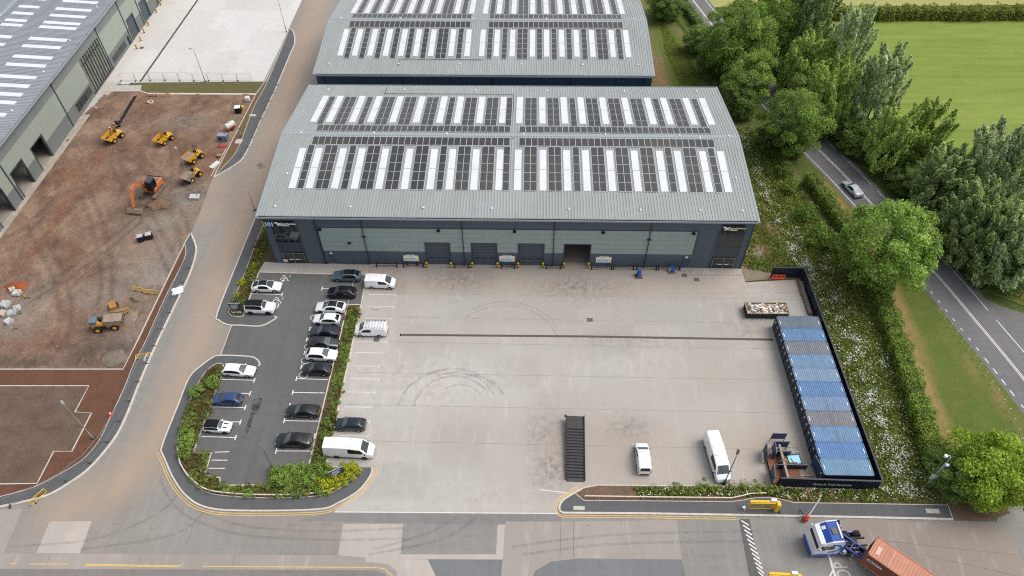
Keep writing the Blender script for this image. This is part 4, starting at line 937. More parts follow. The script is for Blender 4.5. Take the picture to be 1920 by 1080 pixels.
    if rack:
        m=MB()
        for q in range(7):
            x=-.44*L+q*.092*L; m.tube((x,-.8,H+.2),(x,.8,H+.2),.022,6)
        for s in(-1,1): m.tube((-.46*L,s*.8,H+.16),(.14*L,s*.8,H+.16),.03,6)
        for q in (-.42,-.15,.1):
            for s in(-1,1): m.tube((q*L,s*.8,H-.06),(q*L,s*.8,H+.16),.025,6)
        m.obj('roof_rack',M_blk,T)
    return T
R0,R1=0,math.pi
def V(name,label,cat,kind,col,px,rz,group=None,h=.7,**k):
    p=P(px[0],px[1],h); return vehicle(name,label,cat,kind,col,(p.x,p.y,k.pop('z',.034)),rz,group,**k)
GC='vehicles parked in the asphalt car park'; GV='white vans in the yard'
V('parked_car','white coupe-backed electric car with black glass roof in the bay nearest the entrance','car','suvcoupe',PW_,(500,537),rad(1),GC,roof=M_cglass)
V('parked_car','white off-roader with black roof beside the small estate sign','car','offroad',PW_,(488,577),rad(-1),GC,roof=M_roofk,rims=M_rimd)
V('parked_car','white estate car at the head of the left bays, nearest the curved kerb','car','estate',PW_,(448,694),rad(-3),GC)
V('parked_car','blue hatchback nosed into the left planting bed','car','hatch',PB,(426,748),R1,GC)
V('parked_car','small white hatchback with black roof and black bonnet stripes','car','mini',PW_,(408,799),rad(-2),GC,roof=M_roofk,rims=M_rimd,bonnet=PK)
V('parked_car','slate blue estate-like SUV with dark glass roof, closest to the warehouse wall','car','suv',PG,(650,517),rad(179),GC,roof=M_cglass)
V('parked_car','black SUV parked second from the warehouse wall','car','suv',PK,(641,548),rad(178),GC,rims=M_rimd)
V('parked_car','white SUV with black glass roof, facing left beside the top end of the bed','car','suvcoupe',PW_,(620,576),rad(178),GC,roof=M_cglass,rims=M_rimd)
V('parked_car','white crossover with white roof and black rear, facing left','car','hatch',PW_,(613,598),rad(178),GC,rims=M_rimd)
V('parked_car','black saloon facing left, directly below two white cars','car','saloon',PKB,(609,621),rad(179),GC)
V('parked_car','black saloon facing right, directly above a white crossover','car','saloon',PGK,(607,642),rad(-1),GC)
V('parked_car','white crossover facing right between two black cars','car','suv',PW_,(603,665),rad(-2),GC)
V('parked_car','black hatchback facing left at the lower end of the full bays','car','hatch',PK,(594,692),rad(178),GC)
V('parked_car','black saloon with red tail lights, alone in the middle of the empty bays','car','saloon',PK,(568,770),R1,GC)
V('parked_car','large black SUV parked nearest the bottom bed','car','suvcoupe',PK,(551,825),R1,GC,rims=M_rimd)
V('parked_car','black hatchback on the concrete just behind the long white van','car','hatch',PKB,(657,795),rad(179),None,z=.024)
V('parked_van','white panel van facing right, nearest the warehouse','van','van',PW_,(713,528),rad(-2),GV,.9,z=.024)
V('parked_van','white van with black roof rack, facing left beside the planting bed','van','van',PW_,(696,617),rad(180),GV,.9,z=.024,rack=True)
V('parked_van','long white high-roof van facing right next to the dark sign board','van','bigvan',PW_,(654,840),rad(-2),GV,1.2,z=.024,rims=M_rimd)
V('parked_van','small white van with its rear to the road, right of the black ramp','van','minivan',PW_,(1206,858),rad(90),GV,.9,z=.024)
V('parked_van','long white van facing the road beside the black lamp post','van','bigvan',PW_,(1345,856),rad(-84),GV,1.2,z=.024)
V('passing_car','pale silver car driving along the tree-lined road','car','saloon',PS,(1599,353),rad(108),None,z=.024)
# ---------------------------------------------------------------- container lorry leaving the site
M_lb=paint('lorry_blue',(28,74,160)); M_lw=paint('lorry_white',(232,234,236)); M_ch=flat('chassis_blue',(52,66,128),.5); M_rust=flat('container_terracotta',(186,130,106),.7,var=.1,scale=1.2); M_rustd=flat('container_brown',(136,80,64),.7,var=.12,scale=1.2); M_steel=flat('galvanised',(150,152,152),.45,.5)
def wheel(T,x,y,r,w,rim=None,nm='wheel'):
    m=MB(); m.tube((x,y-w/2,r),(x,y+w/2,r),r,18); o=m.obj(nm,M_tyre_r,T)
    s=1 if y>0 else -1
    m=MB(); m.tube((x,y+s*(w/2-.03),r),(x,y+s*(w/2+.015),r),r*.6,12); m.obj('rim',rim or M_rim,o); return o
lp=Vector((81.7,-48.3,.02))
T=thing('lorry','blue and white lorry cab with pale wind deflector, leaving past the red-white barrier','lorry',lp,rad(184)); T.scale=(1.2,1.1,1.25)
m=MB(); prof=[(-.1,.9),(-.1,3.3),(.15,3.72),(1.25,3.6),(2.1,3.0),(2.42,1.9),(2.5,.55),(.5,.5)]
m.side(prof,-1.24,1.24); cab=m.obj('cab',M_lw,T)
m=MB()
m.add([(-.12,-1.15,3.36),(-.12,1.15,3.36),(.15,1.12,3.76),(.15,-1.12,3.76),(1.26,-1.1,3.64),(1.26,1.1,3.64),(2.0,1.08,3.11),(2.0,-1.08,3.11)],[(0,3,2,1),(3,4,5,2),(4,7,6,5)])
m.obj('roof',M_lb,T)
m=MB(); m.add([(2.02,-1.1,3.1),(2.02,1.1,3.1),(2.4,1.14,2.06),(2.4,-1.14,2.06)],[(0,3,2,1)]); m.obj('windscreen',M_cglass,T)
m=MB(); m.bb((2.45,-1.2,.35),(2.58,1.2,.8)); m.obj('bumper',M_lb,T); m=MB(); m.box((2.06,0,3.2),(.5,2.3,.12),0,.04,0,.3); m.obj('sun_visor',M_lw,T)
m=MB(); m.bb((.45,-.35,3.7),(1.05,.35,3.76)); m.obj('roof_hatch',flat('hatch_tint',(70,66,66),.2),T)
m=MB(); m.box((.3,0,3.82),(.16,1.8,.14),0,.03); m.obj('light_bar',M_lw,T)
m=MB(); m.box((1.62,-.55,3.47),(.4,.4,.05),0,.02,0,.6); m.obj('roof_badge',M_lw,T)
for s in(-1,1):
    m=MB(); m.side([(.6,2.0),(2.3,1.75),(2.05,2.75),(.75,2.75)],s*1.245-.012,s*1.245+.012); m.obj('side_window',M_cglass,T)
    m=MB(); aa=np.linspace(rad(75),rad(285),16); m.side([(.85+.98*math.cos(a),2.15+.95*math.sin(a)) for a in aa]+[(.85+.72*math.cos(a),2.15+.62*math.sin(a)) for a in aa[::-1]],s*1.246-.014,s*1.246+.014); m.obj('swirl_stripe',flat('stripe_blue',(40,116,196),.4),T)
    m=MB(); m.side([(-.12,3.75),(.1,3.75),(.0,1.2),(-.5,1.2),(-.5,2.9)],s*1.2-.03,s*1.2+.03); m.obj('side_fairing',M_lb,T)
    m=MB(); m.box((2.25,s*1.42,2.35),(.18,.24,.5),0,.05); m.obj('mirror',M_lw,T)
    m=MB(); m.bb((-.1,s*1.21-.05,.3),(2.45,s*1.21+.05,.95)) ; m.bb((-2.6,s*1.15-.06,.4),(-.4,s*1.15+.06,.85)); m.obj('side_skirt',M_lb,T)
    m=MB(); m.box((2.5,s*.85,.7),(.08,.42,.2),0,.03); m.obj('headlight',M_head,T)
    wheel(T,1.35,s*1.08,.5,.3); wheel(T,-1.6,s*.98,.5,.52); wheel(T,-2.85,s*.98,.5,.52)
m=MB(); m.bb((-3.5,-.5,.62),(.4,-.36,.88)); m.bb((-3.5,.36,.62),(.4,.5,.88)); m.bb((-2.6,-.36,.7),(-2.3,.36,.84)); m.bb((-.8,-.36,.7),(-.5,.36,.84)); m.box((-1.9,0,1.0),(1.1,1.0,.1),0,.03); m.obj('chassis',M_plast,T)
m=MB(); 
for q in (-.3,0,.3): m.tube((-.75,.95+q*.1,.55+q),(-.75,.95+q*.1,.56+q+.2),.2)
m.tube((-.65,1.0,.6),(-1.15,1.0,.6),.3,12); m.tube((-.65,-1.0,.6),(-1.15,-1.0,.6),.3,12); m.obj('fuel_tank',M_steel,T)
m=MB(); m.bb((-.6,-.9,.95),(-.25,.9,1.9)); m.obj('engine_stack',M_plast,T)
# trailer and box
ang=math.atan2(-.66,.75); tp=Vector((83.2,-48.3,0))
T=thing('skeletal_trailer','blue skeletal trailer with crossed braces coupled behind the lorry cab','trailer',tp,ang); T.scale=(1.15,1.15,1.1)
m=MB()
for s in(-1,1): m.bb((-1.0,s*.55-.09,1.2),(12,s*.55+.09,1.45))
for x in (-.9,.7,2.0,6,10): m.bb((x-.08,-.46,1.22),(x+.08,.46,1.42))
m.tube((-.8,-.42,1.35),(.6,.42,1.35),.05); m.tube((.8,.42,1.35),(1.9,-.42,1.35),.05); m.bb((-1.15,-1.15,1.2),(-1.001,1.15,1.45)); m.bb((2.35,-1.2,1.25),(2.55,1.2,1.44))
m.obj('frame',M_ch,T)
m=MB(); 
for s in(-1,1): m.tube((1.2,s*.75,.1),(1.2,s*.75,1.2),.08); m.box((1.2,s*.75,.07),(.35,.3,.08))
m.obj('landing_leg',M_steel,T)
m=MB()
for s in(-1,1): m.bb((2.7,s*1.22-.03,.45),(5.5,s*1.22+.03,.55)); m.bb((2.7,s*1.22-.03,.75),(5.5,s*1.22+.03,.85)); m.bb((2.7,s*1.2-.04,.45),(2.78,s*1.2+.04,1.25)); m.bb((5.4,s*1.2-.04,.45),(5.48,s*1.2+.04,1.25))
m.obj('side_guard',M_steel,T)
for x in (7.5,8.8,10.1):
    for s in(-1,1): wheel(T,x,s*1.0,.5,.4)
def container(name,label,loc,rz,Lc,mroof,mside,group=None,doors=True,hh=2.59):
    T=thing(name,label,'shipping container',loc,rz,group)
    Wc=2.44; m=MB()
    # corrugated shell
    n=int(Lc/.26)
    m.bb((0,-Wc/2+.05,.15),(Lc,-Wc/2+.07,hh-.06)) ; m.bb((0.02,Wc/2-.07,.15),(Lc-.02,Wc/2-.05,hh-.06)); m.bb((.03,-Wc/2+.07,.1),(Lc-.03,Wc/2-.07,.16))
    for i in range(n):
        x=(i+.5)*Lc/n
        for s in(-1,1): m.bb((x-.055,s*(Wc/2-.03)-.02,.17),(x+.055,s*(Wc/2-.03)+.02,hh-.08))
    m.bb((Lc-.06,-Wc/2+.08,.17),(Lc-.03,Wc/2-.08,hh-.1))
    for i in range(9): y=-Wc/2+.2+i*.255; m.bb((Lc-.03,y-.055,.17),(Lc,y+.055,hh-.1))
    m.obj('side_panel',mside,T)
    m=MB(); m.bb((.1,-Wc/2+.09,hh-.09),(Lc-.1,Wc/2-.09,hh-.062))
    for i in range(int(Lc/.3)): x=.25+i*(Lc-.5)/(int(Lc/.3)-1); m.bb((x-.085,-Wc/2+.14,hh-.06),(x+.085,Wc/2-.14,hh-.03))
    m.obj('roof',mroof,T)
    m=MB()
    for s in(-1,1):
        m.bb((.16,s*(Wc/2-.045)-.044,hh-.1),(Lc-.16,s*(Wc/2-.045)+.044,hh+.0)); m.bb((.16,s*(Wc/2-.045)-.044,0),(Lc-.16,s*(Wc/2-.045)+.044,.15))
    for x in (.05,Lc-.05):
        m.bb((x-.05,-Wc/2+.1,hh-.1),(x+.05,Wc/2-.1,hh-.001)); m.bb((x-.05,-Wc/2+.1,0),(x+.05,Wc/2-.1,.14))
    m.obj('frame_rail',mroof,T)
    for x in (.08,Lc-.08):
        for s in(-1,1):
            m=MB(); m.bb((x-.08,s*(Wc/2-.08)-.08,0),(x+.08,s*(Wc/2-.08)+.08,hh+.012)); m.obj('corner_post',mside,T)
    if doors:
        for s in(-1,1):
            m=MB(); m.bb((-.02,s*.57-.54,.16),(.03,s*.57+.54,hh-.12))
            for k in range(5): m.bb((-.035,s*.57-.46,.3+k*.46),(-.02,s*.57+.46,.5+k*.46))
            d=m.obj('door',mside,T); m=MB()
            for q in(-.28,.2): m.tube((-.06,s*.57+q,.1),(-.06,s*.57+q,hh-.08),.022,6); m.bb((-.09,s*.57+q-.02,1.0),(-.05,s*.57+q+.26,1.05))
            m.obj('lock_rod',M_steel,d)
            m=MB(); m.bb((-.05,s*.57-.2,1.72),(-.036,s*.57+.12,1.95)); m.obj('placard',M_whitep,d)
        m=MB()
        for x in (.3,Lc-.3): m.bb((x-.05,-.45,hh+.0),(x+.05,.25,hh+.006))
        m.obj('roof_marking',M_whitep,T)
    return T
c=tp+Vector((math.cos(ang),math.sin(ang),0))*2.35
T=container('shipping_container','terracotta shipping container with white letters riding on the blue trailer',(c.x,c.y,1.62),ang,12.1,M_rust,M_rustd,None,False,2.75); T.scale=(1.18,1.18,1.0)
s=link('lettering',text_mesh('XINES',.52,M_swht,.01,.01),T); s.location=(1.0,-1.275,1.75); s.rotation_euler=(rad(90),0,0)
s.data=text_mesh('CXIM',.62,M_swht,.01,.01)
m=MB(); m.bb((.5,-.7,2.751),(.9,.3,2.757)); m.bb((1.9,-1.0,2.751),(1.96,1.0,2.757)); m.obj('roof_marking',flat('faded_marking',(214,176,158),.8),T)
# ---------------------------------------------------------------- row of storage containers
CB=[(112,122,136,'grey blue'),(104,138,176,'mid blue'),(126,128,136,'faded grey'),(116,146,176,'light blue'),(128,152,176,'pale blue'),(98,134,178,'bright blue'),(122,148,178,'streaky blue'),(130,130,136,'rusty grey'),(114,146,182,'rust-streaked blue'),(98,134,182,'vivid blue'),(116,150,178,'sky blue')]
CD=['grey-blue container with an even roof, farthest from the road, right behind the skip','mid blue container with dark stains at its left end, second from the skip','faded grey-violet container, third from the skip','light blue container between the faded grey and the palest one','palest blue container, fifth from the skip','clean bright blue container in the middle of the row','light blue container with dark streaks along its ribs, just below the bright blue one','rust-freckled grey container below the streaky light blue one','blue container with brown rust streaks, third from the road end','clean vivid blue container, second from the road end','sky blue container nearest the black lettered fence']
M_cside=flat('container_navy_side',(38,46,60),.6,var=.15,scale=1.5)
y0=-38.70
for i,(r_,g_,b_,nm) in enumerate(CB):
    gg=G('container_roof_'+nm.replace(' ','_'),(r_,g_,b_),.6); gg.tone(gg.noise(.8,5,.65),.74,1.06); gg.mix(gg.rng(gg.noise(.35,5,.7),.5,.75,0,.4),(118,124,134))
    amt={1:.3,2:.25,6:.5,7:.6,8:.7}.get(i,.12)
    gg.mix(gg.rng(gg.noise(.5,6,.7,0,(4,.45,1)),.52,.68,0,amt),(104,92,90) if i!=1 else (60,66,80)); gg.mix(gg.rng(gg.noise(2.5,5,.7),.6,.75,0,.35),(150,160,172)); mr_=gg.done()
    container('shipping_container',CD[10-(10-i)],(82.55,y0+(10-i)*2.464,.025),0,6.5,mr_,M_cside,'row of storage containers')
# ================================================================ vegetation
L_wil=leafmat('willow_leaf',[(0,(104,124,58)),(.5,(138,156,78)),(.85,(162,176,104)),(1,(192,202,148))])
L_oak=leafmat('oak_leaf',[(0,(90,114,52)),(.45,(120,146,68)),(.8,(146,168,84)),(1,(168,184,108))])
L_lime=leafmat('lime_leaf',[(0,(88,112,50)),(.5,(116,140,64)),(1,(150,168,90))])
L_dark=leafmat('dark_leaf',[(0,(80,100,50)),(.5,(106,128,66)),(1,(136,156,88))])
L_bright=leafmat('bright_leaf',[(0,(86,108,36)),(.5,(122,144,50)),(1,(156,174,74))])
L_pop=leafmat('poplar_leaf',[(0,(98,118,64)),(.5,(128,146,84)),(.8,(156,170,118)),(1,(204,212,184))])
L_silver=leafmat('silver_leaf',[(0,(104,124,70)),(.4,(138,156,96)),(.72,(172,184,138)),(1,(222,228,206))])
L_hedge=leafmat('hedge_leaf',[(0,(82,104,40)),(.5,(114,136,56)),(1,(152,168,80))])
L_shrub=leafmat('shrub_leaf',[(0,(84,98,46)),(.5,(112,126,60)),(1,(148,154,84))])
L_yel=leafmat('golden_leaf',[(0,(112,124,26)),(.5,(146,152,36)),(1,(178,176,62))])
L_brown=leafmat('brown_shrub_leaf',[(0,(82,80,48)),(.5,(108,100,62)),(1,(134,120,82))])
L_fieldh=leafmat('field_hedge_leaf',[(0,(78,88,36)),(.5,(116,124,50)),(1,(158,156,74))])
M_barkt=flat('bark',(92,78,64),.9,var=.2,scale=2,bump=.4,bscale=8)
def leaves(cent,size,rng,up=.35,stretch=1.5,out=None,axis=None):
    """a mesh of loose leaf sprays (two-triangle blades)"""
    n=len(cent); d=rng.normal(size=(n,3))
    if out is not None: d=d*.75+out*1.0
    d[:,2]+=up; d/=np.linalg.norm(d,axis=1)[:,None]+1e-9
    a=np.cross(d,rng.normal(size=(n,3)))
    if axis is not None: a=axis+rng.normal(size=(n,3))*.35; a-=d*(a*d).sum(1)[:,None]
    a/=np.linalg.norm(a,axis=1)[:,None]+1e-9; b=np.cross(d,a)
    s=size*rng.uniform(.6,1.35,size=(n,1)); a=a*s*stretch; b=b*s*.75
    v=np.stack([cent-a*.5,cent+b*.5+d*s*.12,cent+a*.5,cent-b*.5+d*s*.12],1).reshape(-1,3)
    return v
def leafobj(name,v,mat,parent=None,tone=None):
    n=len(v)//4; me=bpy.data.meshes.new(name)
    me.vertices.add(len(v)); me.vertices.foreach_set('co',v.astype(np.float32).ravel())
    me.loops.add(n*4); me.loops.foreach_set('vertex_index',np.arange(n*4,dtype=np.int32))
    me.polygons.add(n); me.polygons.foreach_set('loop_start',np.arange(0,n*4,4,dtype=np.int32))
    try: me.polygons.foreach_set('loop_total',np.full(n,4,dtype=np.int32))
    except Exception: pass
    if tone is not None: me.attributes.new('tone','FLOAT','POINT').data.foreach_set('value',np.repeat(tone,4).astype(np.float32))
    me.materials.append(mat); me.update(calc_edges=True); return link(name,me,parent)
def crown_pts(rng,n,K,rx,rz,rc,poplar=False,fill=.15):
    i=np.arange(K)+.5; ph=np.arccos(1-2*i/K); th=math.pi*(1+5**.5)*i
    sh=rng.uniform(.62,1.0,K)**.7
    c=np.stack([np.cos(th)*np.sin(ph)*rx*sh,np.sin(th)*np.sin(ph)*rx*sh,np.cos(ph)*rz*sh],1)
    c+=rng.normal(size=c.shape)*rc*.35
    w=rng.uniform(.55,1.5,K); w/=w.sum(); k=rng.choice(K,size=n,p=w); R_=rc*rng.uniform(.65,1.3,K)
    d=rng.normal(size=(n,3)); d/=np.linalg.norm(d,axis=1)[:,None]; d[:,2]=np.where(d[:,2]<-.2,-d[:,2]*.6,d[:,2])
    q=rng.uniform(.55,1.08,(n,1))*R_[k][:,None]
    s=np.array([1,1,.8]) if not poplar else np.array([.62,.62,2.1])
    p=c[k]+d*q*s
    if poplar:
        tt=np.clip((p[:,2]/rz+1)/2,0,1); f=.45+.75*np.sqrt(np.clip(1-(2*tt-.75)**2/1.7,0.03,1)); p[:,0]*=f; p[:,1]*=f
    m=rng.uniform(size=n)<fill; p[m]=np.clip(rng.normal(size=(m.sum(),3)),-1.6,1.6)*np.array([rx,rx,rz])*.38
    o=p/np.array([rx,rx,rz])**2; o/=np.linalg.norm(o,axis=1)[:,None]+1e-9
    return p,(o*.6+d*.6),np.where(m,0,rng.normal(0,.13,K)[k])
def plume_pts(rng,n,rx,rz,K):
    i=np.arange(K)+.5; t=rng.uniform(0,1,K)**.8; th=math.pi*(1+5**.5)*i
    prof=np.sqrt(np.clip(1-((t-.32)/.72)**2,.02,1)); rr=rx*prof*np.sqrt(rng.uniform(.12,1,K))
    base=np.stack([np.cos(th)*rr,np.sin(th)*rr,-rz+t*1.55*rz],1)
    dr=np.stack([np.cos(th)*.34+.16,np.sin(th)*.34,np.full(K,1.0)],1)+rng.normal(size=(K,3))*.1; dr/=np.linalg.norm(dr,axis=1)[:,None]
    L=rng.uniform(.26,.5,K)*rz*(1.15-.3*t); w=L/L.sum(); k=rng.choice(K,size=n,p=w); u=rng.uniform(0,1,n)**.85
    q=rng.normal(size=(n,3)); q/=np.linalg.norm(q,axis=1)[:,None]; rad_=(1-u)**.7*.85+.1
    p=base[k]+dr[k]*(u*L[k])[:,None]+q*(rad_*rng.uniform(.4,1,n)*rx*.24)[:,None]
    o=p*np.array([1,1,.35]); o/=np.linalg.norm(o,axis=1)[:,None]+1e-9
    return p,o*.7+q*.5,dr[k],rng.normal(.12,.13,K)[k]
def trunk_mesh(h,r,rx,rz,rng,nl=6):
    m=MB(); z=-rz*.55 if rz else 0
    m.tube((0,0,-h),(.1,0,-rz*.35),r,8,r*.6); m.tube((.1,0,-rz*.35),(0,.15,rz*.5),r*.6,6,r*.15)
    for i in range(nl):
        a=i*2.4+rng.uniform(0,1); z0=-rz*rng.uniform(.15,.75); m.tube((.05,0,z0),(math.cos(a)*rx*.62,math.sin(a)*rx*.62,z0+rz*rng.uniform(.35,.7)),r*.38,5,r*.08)
    return m
PROTO={}
def proto(key,seed,mat,rx,rz,n,K,rc,size,poplar=False,fill=.15,stretch=1.5):
    rng=np.random.default_rng(seed)
    if poplar: p,o,ax,tn=plume_pts(rng,n,rx,rz,K); v=leaves(p,size,rng,.25,2.6,o,ax)
    else: p,o,tn=crown_pts(rng,n,K,rx,rz,rc,False,fill); v=leaves(p,size,rng,.3,stretch,o)
    PROTO[key]=(v,mat,rx,rz,seed,tn)
proto('oakA',1,L_oak,8,7.5,30000,62,1.9,.34,fill=.06); proto('oakB',2,L_oak,8,7.5,28000,48,2.1,.34,fill=.06); proto('lime',3,L_lime,8,7.5,30000,58,2.0,.34,fill=.06)
proto('darkA',4,L_dark,6,5.5,19000,52,1.8,.33); proto('popA',5,L_pop,4.6,10.5,30000,120,1.15,.27,True); proto('popB',6,L_silver,4.6,10.5,30000,120,1.1,.26,True); proto('popC',8,L_wil,4.8,10,30000,110,1.2,.28,True)
proto('bush',7,L_bright,5,4,26000,60,1.4,.26); proto('sap',9,L_lime,1.4,1.8,900,16,.6,.24)
MESHC={}
def tree(name,label,key,cx,cy,zc,rx,rz,rz_=0,group=None,trunk=True,cat='tree',base=0):
    v,mat,r0,z0,seed,tn=PROTO[key]
    T=thing(name,label,cat,(cx,cy,base),rz_,group)
    if (key,) not in MESHC:
        o=leafobj('crown',v,mat,T,tn); MESHC[(key,)]=o.data
    else: o=link('crown',MESHC[(key,)],T)
    o.location=(0,0,zc-base); o.scale=(rx/r0,rx/r0,rz/z0)
    if trunk:
        t=trunk_mesh(zc-base,max(.12,rx*.055),rx,rz,np.random.default_rng(int(cx*7)%1000)).obj('trunk',M_barkt,T); t.location=(0,0,zc-base)
    return T
def treepx(name,label,key,px,zc,rx,rz,rot=0,**k):
    p=P(px[0],px[1],zc); return tree(name,label,key,p.x,p.y,zc,rx,rz,rot,**k)
GT='trees along the country road'
treepx('broadleaf_tree','large rounded green tree overhanging the road beside the silver car','oakA',(1664,458),8.5,6.9,7.2,.3,group=GT)
treepx('broadleaf_tree','round yellow-green tree standing alone over the hedge end, above the car','oakB',(1488,226),8,5.9,6.4,1.2,group=GT)
treepx('broadleaf_tree','broad light green tree, topmost beside the rear warehouse','lime',(1385,72),9.5,7.2,7.6,2.0,group=GT)
treepx('broadleaf_tree','dark green tree between the light green tree and the poplars at the top','oakA',(1452,40),10,6,8.5,2.6,group=GT)
treepx('broadleaf_tree','shady green tree leaning out over the rough grass beside the front warehouse roof','oakB',(1405,148),6.5,5,5.4,3.6,group=GT)
treepx('broadleaf_tree','dark bushy tree at the top edge beside the road bend','darkA',(1250,10),3.6,4.2,3.8,.5,group=GT)
treepx('hedgerow_tree','dark low tree against the grass strip, next to the road bend','darkA',(1310,75),3.0,3.2,3,1.5,group=GT)
treepx('hedgerow_tree','dark low tree under the broad light green tree','darkA',(1342,112),3.6,4,4,2.5,group=GT)
treepx('hedgerow_tree','dark low tree at the foot of the shady leaning tree','darkA',(1390,190),3.4,3.4,3.6,3.9,group=GT)
treepx('hedgerow_tree','dark low tree at the lower left of the lone round tree','darkA',(1450,262),2.6,3.0,3.2,.9,group=GT)
GP='poplars and willows on the field side of the road'
for nm,lab,key,px,zc,rx,rz,ro in (
 ('poplar_tree','tall dark poplar at the top edge beside the field hedge','popA',(1520,42),11,5.4,12,.2),
 ('poplar_tree','silver-leaved poplar with feathery top, just below the field hedge','popB',(1592,92),11,5.0,12,1.1),
 ('poplar_tree','green tree closing the gap between the dark tree and the silver poplars','popC',(1512,120),8,5.6,9,5.4),
 ('poplar_tree','green willow between two silver poplars near the top','popC',(1560,175),9,5.2,9.5,2.2),
 ('poplar_tree','silver-leaved poplar leaning over the bright field, second from the top','popB',(1650,168),11,5.2,11,3.0),
 ('poplar_tree','yellow-green bushy willow at the left of the silver car','popC',(1676,258),7.5,5.2,8,.7),
 ('poplar_tree','yellow-green willow with loose top against the field','popC',(1735,252),8,5.4,9,4.1),
 ('poplar_tree','dark green willow behind the large rounded tree','popA',(1768,338),8,5.4,8.5,5.0),
 ('poplar_tree','pale-tipped poplar in the middle of the right edge row','popB',(1842,318),10,5.4,11,2.0),
 ('poplar_tree','silver poplar cut by the right edge of the picture','popB',(1902,350),10,5.4,11,4.4),
 ('poplar_tree','green poplar below the pale-tipped one','popA',(1822,412),8.5,5.2,9,3.3),
 ('poplar_tree','green bushy willow above the side road mouth','popA',(1880,446),8,5.2,8.5,.9),
 ('poplar_tree','grey-green poplar at the right edge just above the wooden fence','popB',(1915,470),8,5.2,8.5,1.9)):
    treepx(nm,lab,key,px,zc,rx*.8,rz*.92,ro,group=GP)
treepx('hedgerow_tree','low dark bush on the field side, by the road marking gap','darkA',(1706,342),2.4,3.0,2.8,.4,group='bushes under the poplars')
treepx('hedgerow_tree','low dark bush at the foot of the green poplar','darkA',(1792,425),2.4,3.0,2.8,1.4,group='bushes under the poplars')
treepx('hedgerow_tree','low dark bush beside the side road mouth','darkA',(1850,505),2.2,2.8,2.6,2.4,group='bushes under the poplars')
treepx('hedgerow_tree','low dark bush below the upper silver poplars','darkA',(1610,255),3.0,4.2,3.6,3.2,group='bushes under the poplars')
treepx('hedgerow_tree','low dark bush beside the yellow-green willow','darkA',(1720,300),3.4,4.4,3.8,3.9,group='bushes under the poplars')
treepx('hedgerow_tree','low dark bush between road and upper willow','darkA',(1560,225),3.4,4.2,4.0,5.1,group='bushes under the poplars')
treepx('hedgerow_tree','dark green bush at the right edge under the grey-green poplar','darkA',(1890,505),3.0,4.0,3.4,5.6,group='bushes under the poplars')
treepx('large_bush','big bright yellow-green bush at the road corner','bush',(1858,882),4.0,5.2,4.0,.5,cat='bush')
treepx('large_bush','dark green bush growing against the left side of the bright one','darkA',(1800,890),2.4,3.4,2.9,.5,cat='bush')
for i,(px,s,lab) in enumerate((((1472,318),1,'thin sapling in the wildflowers, nearest the front roof ridge'),((1483,348),.9,'thin sapling in the wildflowers, below the first one'),((1512,398),1.2,'leafy sapling in the wildflowers beside the dark hedge end'),((1532,440),1.4,'bushy sapling nearest the large rounded tree'),((1497,285),.8,'small sapling under the lone round tree'),((1560,455),1.1,'small sapling tucked against the hedge'))):
    treepx('sapling',lab,'sap',px,1.8,1.4*s,1.9*s,i*1.1,group='saplings in the wildflower meadow')
# ---- hedges
def hedge(name,label,line,w,h,mat,dens,size,core):
    T=thing(name,label,'hedge',(0,0,0)); rng=np.random.default_rng(len(line)+int(w*10))
    S=[(line[i+1]-line[i]).length for i in range(len(line)-1)]; L=sum(S); n=int(L*(w+2*h)*dens); cum=np.cumsum([0]+S)
    t=rng.uniform(0,L,n); k=np.clip(np.searchsorted(cum,t)-1,0,len(S)-1)
    A=np.array([[p.x,p.y] for p in line]); d=A[k+1]-A[k]; f=((t-cum[k])/np.array(S)[k])[:,None]; c=A[k]+d*f; tn=d/np.linalg.norm(d,axis=1)[:,None]; nr=np.stack([-tn[:,1],tn[:,0]],1)
    u=rng.uniform(0,w+2*h,n); wob=1+.12*np.sin(t*1.1)+.09*np.sin(t*2.7+1)
    side=np.where(u<h,-1,np.where(u>h+w,1,0)); lat=np.where(side==0,(u-h)-w/2,side*w/2)*wob; z=np.where(side==0,h*wob,np.where(side<0,u,u-h-w)*wob)
    z=z+rng.normal(size=n)*.11; lat=lat+rng.normal(size=n)*.11
    p=np.stack([c[:,0]+nr[:,0]*lat,c[:,1]+nr[:,1]*lat,np.maximum(z,.05)],1)
    o=np.stack([nr[:,0]*side,nr[:,1]*side,(side==0)*1.0],1)
    leafobj('foliage',leaves(p,size,rng,.5,1.4,o),mat,T)
    m=MB(); m.ribbon(line,w*.7,0,h*.86); m.obj('twig_core',core,T); return T
M_core=flat('twig_core',(66,78,36),.95,var=.3,scale=3)
hl=[p for p in hedge_line]
hedge('clipped_hedge','short dark clipped hedge between the meadow and the silver car',[p for p in hl if p.y>2],2.3,2.6,L_hedge,50,.2,M_core)
hedge('clipped_hedge','long clipped hedge running from the large rounded tree to the bright bush',[p for p in hl if p.y<2.5],2.5,2.4,L_hedge,60,.2,M_core)
hedge('field_hedge','thick yellow-green hedge across the far side of the bright field',[Vector((116+i*6,90.4+.3*math.sin(i*1.7)+i*.05,0)) for i in range(22)],3.2,2.7,L_fieldh,16,.36,M_core)
hedge('field_hedge','dark roadside hedge below the poplars',[Vector((x,y,0)) for x,y in ((93.5,80),(102,58),(108.6,42),(114,28),(118.4,13),(121,3.5))],2.6,2.2,L_dark,20,.3,M_core)
hedge('field_hedge','dark hedge along the grass strip beside the rear warehouse',[Vector((x,y,0)) for x,y in ((80,122),(82.4,104),(85,90),(87.6,76),(90,62))],2.0,2.0,L_dark,24,.26,M_core)
